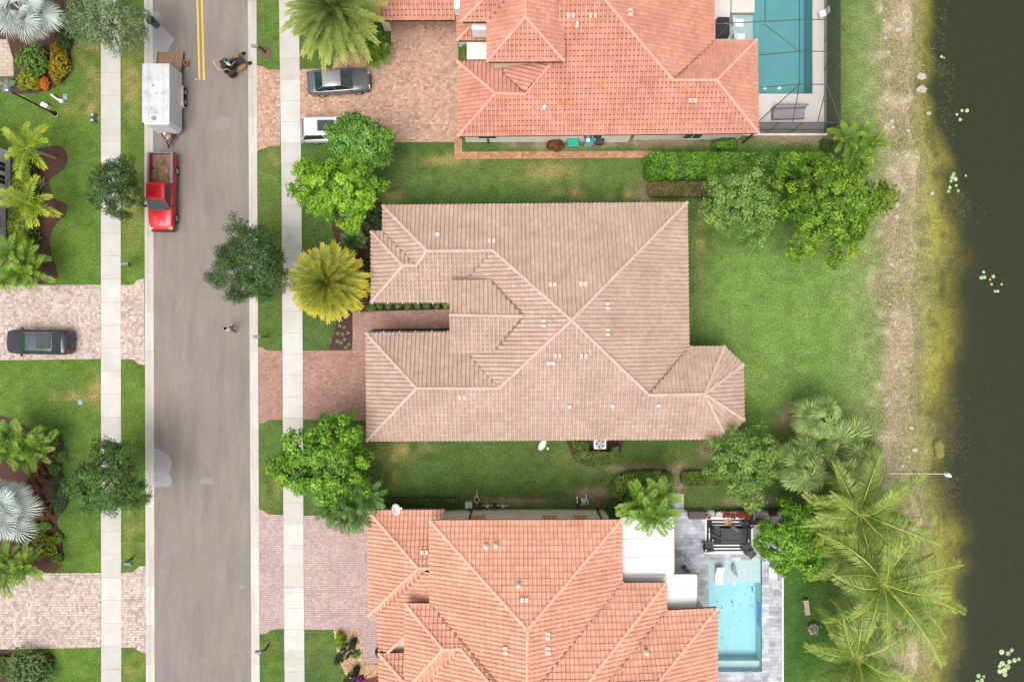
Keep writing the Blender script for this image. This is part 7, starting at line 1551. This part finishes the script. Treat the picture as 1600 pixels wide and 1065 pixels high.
# ---- people: one skinned body each, clothes as separate skins over it
def skin_body(name, verts, edges, radii, m, parent, root=0, sub=2):
    me = bpy.data.meshes.new(name); me.from_pydata([tuple(v) for v in verts], edges, []); me.update()
    o = bpy.data.objects.new(name, me); COL.objects.link(o); o.parent = parent
    md = o.modifiers.new('skin', 'SKIN'); md.use_smooth_shade = True
    for i, sv in enumerate(me.skin_vertices[0].data): sv.radius = (radii[i], radii[i]) if not hasattr(radii[i], '__len__') else radii[i]; sv.use_root = (i == root)
    s = o.modifiers.new('subsurf', 'SUBSURF'); s.levels = sub; s.render_levels = sub
    me.materials.append(m); return o
skin_m = pbr('skin', (0.30, 0.16, 0.105), rough=0.6, var=0.05)
def person(label, loc, rzv, J, shirt, legs, shoes, hair, sleeves=0.6, size=1.0):
    """J: joints (pelvis, chest, neck, head, shoulders, elbows, hands, hips, knees, ankles, toes), x forward"""
    t = thing('person', label, 'person', loc, rzv); t.scale = (size, size, size)
    V = []; E = []; R = []
    def ad(p, r, to=None):
        V.append(Vector(p)); R.append(r)
        if to is not None: E.append((to, len(V) - 1))
        return len(V) - 1
    pel = ad(J['pelvis'], 0.125); mid = ad((Vector(J['pelvis']) + Vector(J['chest'])) / 2, 0.12, pel); ch = ad(J['chest'], 0.135, mid); nk = ad(J['neck'], 0.055, ch)
    hd0 = ad(Vector(J['head']) - Vector((0, 0, 0.06)), 0.075, nk); hd = ad(J['head'], 0.092, hd0); ad(Vector(J['head']) + Vector((0, 0, 0.085)), 0.06, hd)
    ad(Vector(J['head']) + Vector((0.10, 0, -0.01)), 0.02, hd)
    for s in ('l', 'r'):
        sg = 1 if s == 'l' else -1
        a = ad(J['sh' + s], 0.065, ch); b = ad(J['el' + s], 0.045, a); c = ad(J['ha' + s], 0.032, b)
        dv = (Vector(J['ha' + s]) - Vector(J['el' + s])).normalized(); pal = ad(Vector(J['ha' + s]) + dv * 0.07, 0.036, c); side = dv.cross(Vector((0, 0, 1))).normalized() if abs(dv.z) < 0.9 else Vector((0, 1, 0))
        for k, ln in enumerate((0.075, 0.085, 0.08, 0.065)): q = ad(V[pal] + dv * 0.03 + side * (k - 1.5) * 0.020, 0.010, pal); ad(V[q] + dv * ln * 0.6 + Vector((0, 0, -ln * 0.35)), 0.008, q)
        ad(Vector(J['ha' + s]) + dv * 0.05 + side * -sg * 0.055, 0.010, c)
        h = ad(J['hi' + s], 0.085, pel); k_ = ad(J['kn' + s], 0.06, h); an = ad(J['an' + s], 0.042, k_); ad(J['to' + s], 0.035, an)
    skin_body('body', V, E, R, skin_m, t)
    P = {k: Vector(v) for k, v in J.items()}
    skin_body('shirt', [P['pelvis'] + Vector((0, 0, 0.02)), (P['pelvis'] + P['chest']) / 2, P['chest'], P['chest'] + (P['neck'] - P['chest']) * 0.55, P['shl'], P['shl'].lerp(P['ell'], sleeves), P['shr'], P['shr'].lerp(P['elr'], sleeves)], [(0, 1), (1, 2), (2, 3), (2, 4), (4, 5), (2, 6), (6, 7)], [0.17, 0.165, 0.19, 0.10, 0.10, 0.08, 0.10, 0.08], shirt, t)
    skin_body('trousers', [P['pelvis'], P['hil'], P['knl'], P['knl'].lerp(P['anl'], 0.85), P['hir'], P['knr'], P['knr'].lerp(P['anr'], 0.85), P['pelvis'] + Vector((0, 0, 0.06))], [(0, 1), (1, 2), (2, 3), (0, 4), (4, 5), (5, 6), (0, 7)], [0.14, 0.10, 0.08, 0.065, 0.10, 0.08, 0.065, 0.14], legs, t)
    for s in ('l', 'r'): skin_body('shoe', [P['an' + s] + Vector((-0.04, 0, -0.03)), P['to' + s]], [(0, 1)], [0.055, 0.045], shoes, t, sub=1)
    MB().blob(tuple(P['head'] + Vector((-0.018, 0, 0.03))), (0.108, 0.098, 0.115), n=12, m=8, jit=0.03, seed=3).build('hair', hair, t, smooth=True)
    for s in (-1, 1): MB().blob(tuple(P['head'] + Vector((0.085, s * 0.035, 0.005))), (0.012, 0.014, 0.012), n=6, m=4, jit=0).build('eye', dark_trim, t); MB().blob(tuple(P['head'] + Vector((0, s * 0.096, -0.01))), (0.022, 0.012, 0.034), n=6, m=4, jit=0).build('ear', skin_m, t)
    return t
blk_c = pbr('cloth_dark', (0.025, 0.025, 0.03), rough=0.9); hair_m = pbr('hair_dark', (0.012, 0.009, 0.008), rough=0.7)
walk = dict(pelvis=(0, 0, 0.94), chest=(0.02, 0, 1.30), neck=(0.03, 0, 1.49), head=(0.05, 0, 1.63), shl=(0.02, 0.19, 1.40), shr=(0.02, -0.19, 1.40), ell=(-0.10, 0.25, 1.14), elr=(0.12, -0.25, 1.14), hal=(-0.05, 0.24, 0.90), har=(0.28, -0.22, 0.95),
            hil=(0, 0.10, 0.88), hir=(0, -0.10, 0.88), knl=(0.12, 0.11, 0.50), knr=(-0.03, -0.11, 0.49), anl=(0.12, 0.11, 0.09), anr=(-0.20, -0.11, 0.11), tol=(0.28, 0.11, 0.05), tor=(-0.06, -0.11, 0.05))
person('person in pale grey shirt and grey shorts walking on the road', W(366, 514.5) + Vector((0, 0, -0.06)), math.radians(80), walk, pbr('shirt_grey', (0.52, 0.53, 0.56), rough=0.9), pbr('shorts_grey', (0.13, 0.12, 0.12), rough=0.9), blk_c, hair_m, size=1.12)
# riding mower
mx = W(367.5, 104.5) + Vector((0, 0, -0.06)); ma = math.radians(33); t = thing('riding_mower', 'orange riding mower with roll bar on the road edge', 'mower', mx, ma); om = pbr('mower_orange', (0.30, 0.125, 0.04), rough=0.45, var=0.1)
MB().prism([(0.15, -0.60), (0.68, -0.62), (0.82, -0.4), (0.82, 0.4), (0.68, 0.62), (0.15, 0.60)], 0.12, 0.30).build('mower_deck', om, t); MB().box((-0.05, 0, 0.45), (1.5, 0.5, 0.18)).build('chassis', dark_trim, t); MB().box((-0.62, 0, 0.68), (0.5, 0.62, 0.42), taper=0.85).build('engine', dark_trim, t)
for s in (-1, 1):
    MB().lathe([(0.14, -0.13), (0.28, -0.13), (0.31, -0.06), (0.31, 0.06), (0.28, 0.13), (0.14, 0.13)], (-0.45, s * 0.55, 0.31), n=18, axis='y').build('drive_wheel', tyre_m, t)
    MB().lathe([(0.05, -0.07), (0.15, -0.07), (0.16, 0), (0.15, 0.07), (0.05, 0.07)], (1.12, s * 0.45, 0.16), n=14, axis='y').build('caster_wheel', tyre_m, t); MB().tube([(0.7, s * 0.35, 0.45), (1.12, s * 0.45, 0.42), (1.12, s * 0.45, 0.3)], 0.03, n=6).build('caster_arm', dark_trim, t)
    MB().box((-0.45, s * 0.55, 0.66), (0.62, 0.3, 0.05), taper=0.9).build('wheel_cover', dark_trim, t); MB().tube([(0.25, s * 0.28, 0.6), (0.35, s * 0.30, 1.0), (0.28, s * 0.08, 1.02)], 0.018, n=6).build('control_lever', dark_trim, t)
MB().tube([(-0.35, 0.45, 0.5), (-0.45, 0.47, 1.2), (-0.9, 0.47, 1.62), (-0.98, 0.35, 1.68), (-0.98, -0.35, 1.68), (-0.9, -0.47, 1.62), (-0.45, -0.47, 1.2), (-0.35, -0.45, 0.5)], 0.035, n=8).build('roll_bar', pbr('bar_orange', (0.70, 0.33, 0.17), rough=0.5), t)
MB().box((-0.2, 0, 0.66), (0.5, 0.52, 0.12), taper=0.9).build('seat', blk_c, t); MB().box((-0.47, 0, 0.92), (0.1, 0.5, 0.44), taper=0.85).build('backrest', blk_c, t); MB().box((0.6, 0, 0.40), (0.5, 0.55, 0.04)).build('foot_plate', dark_trim, t)
sit = dict(pelvis=(-0.22, 0, 0.80), chest=(-0.20, 0, 1.16), neck=(-0.17, 0, 1.35), head=(-0.13, 0, 1.50), shl=(-0.20, 0.19, 1.27), shr=(-0.20, -0.19, 1.27), ell=(-0.08, 0.31, 1.04), elr=(-0.08, -0.31, 1.04), hal=(0.22, 0.20, 1.02), har=(0.22, -0.20, 1.02),
           hil=(-0.15, 0.11, 0.80), hir=(-0.15, -0.11, 0.80), knl=(0.28, 0.17, 0.84), knr=(0.28, -0.17, 0.84), anl=(0.50, 0.17, 0.47), anr=(0.50, -0.17, 0.47), tol=(0.66, 0.18, 0.45), tor=(0.66, -0.18, 0.45))
person('person in mint shirt and dark trousers riding the orange mower', mx, ma, sit, pbr('shirt_mint', (0.32, 0.68, 0.52), rough=0.9), pbr('jeans_dark', (0.04, 0.045, 0.06), rough=0.9), blk_c, hair_m, sleeves=0.8)
for o in bpy.data.objects:
    if '_w' in o.keys(): del o['_w']
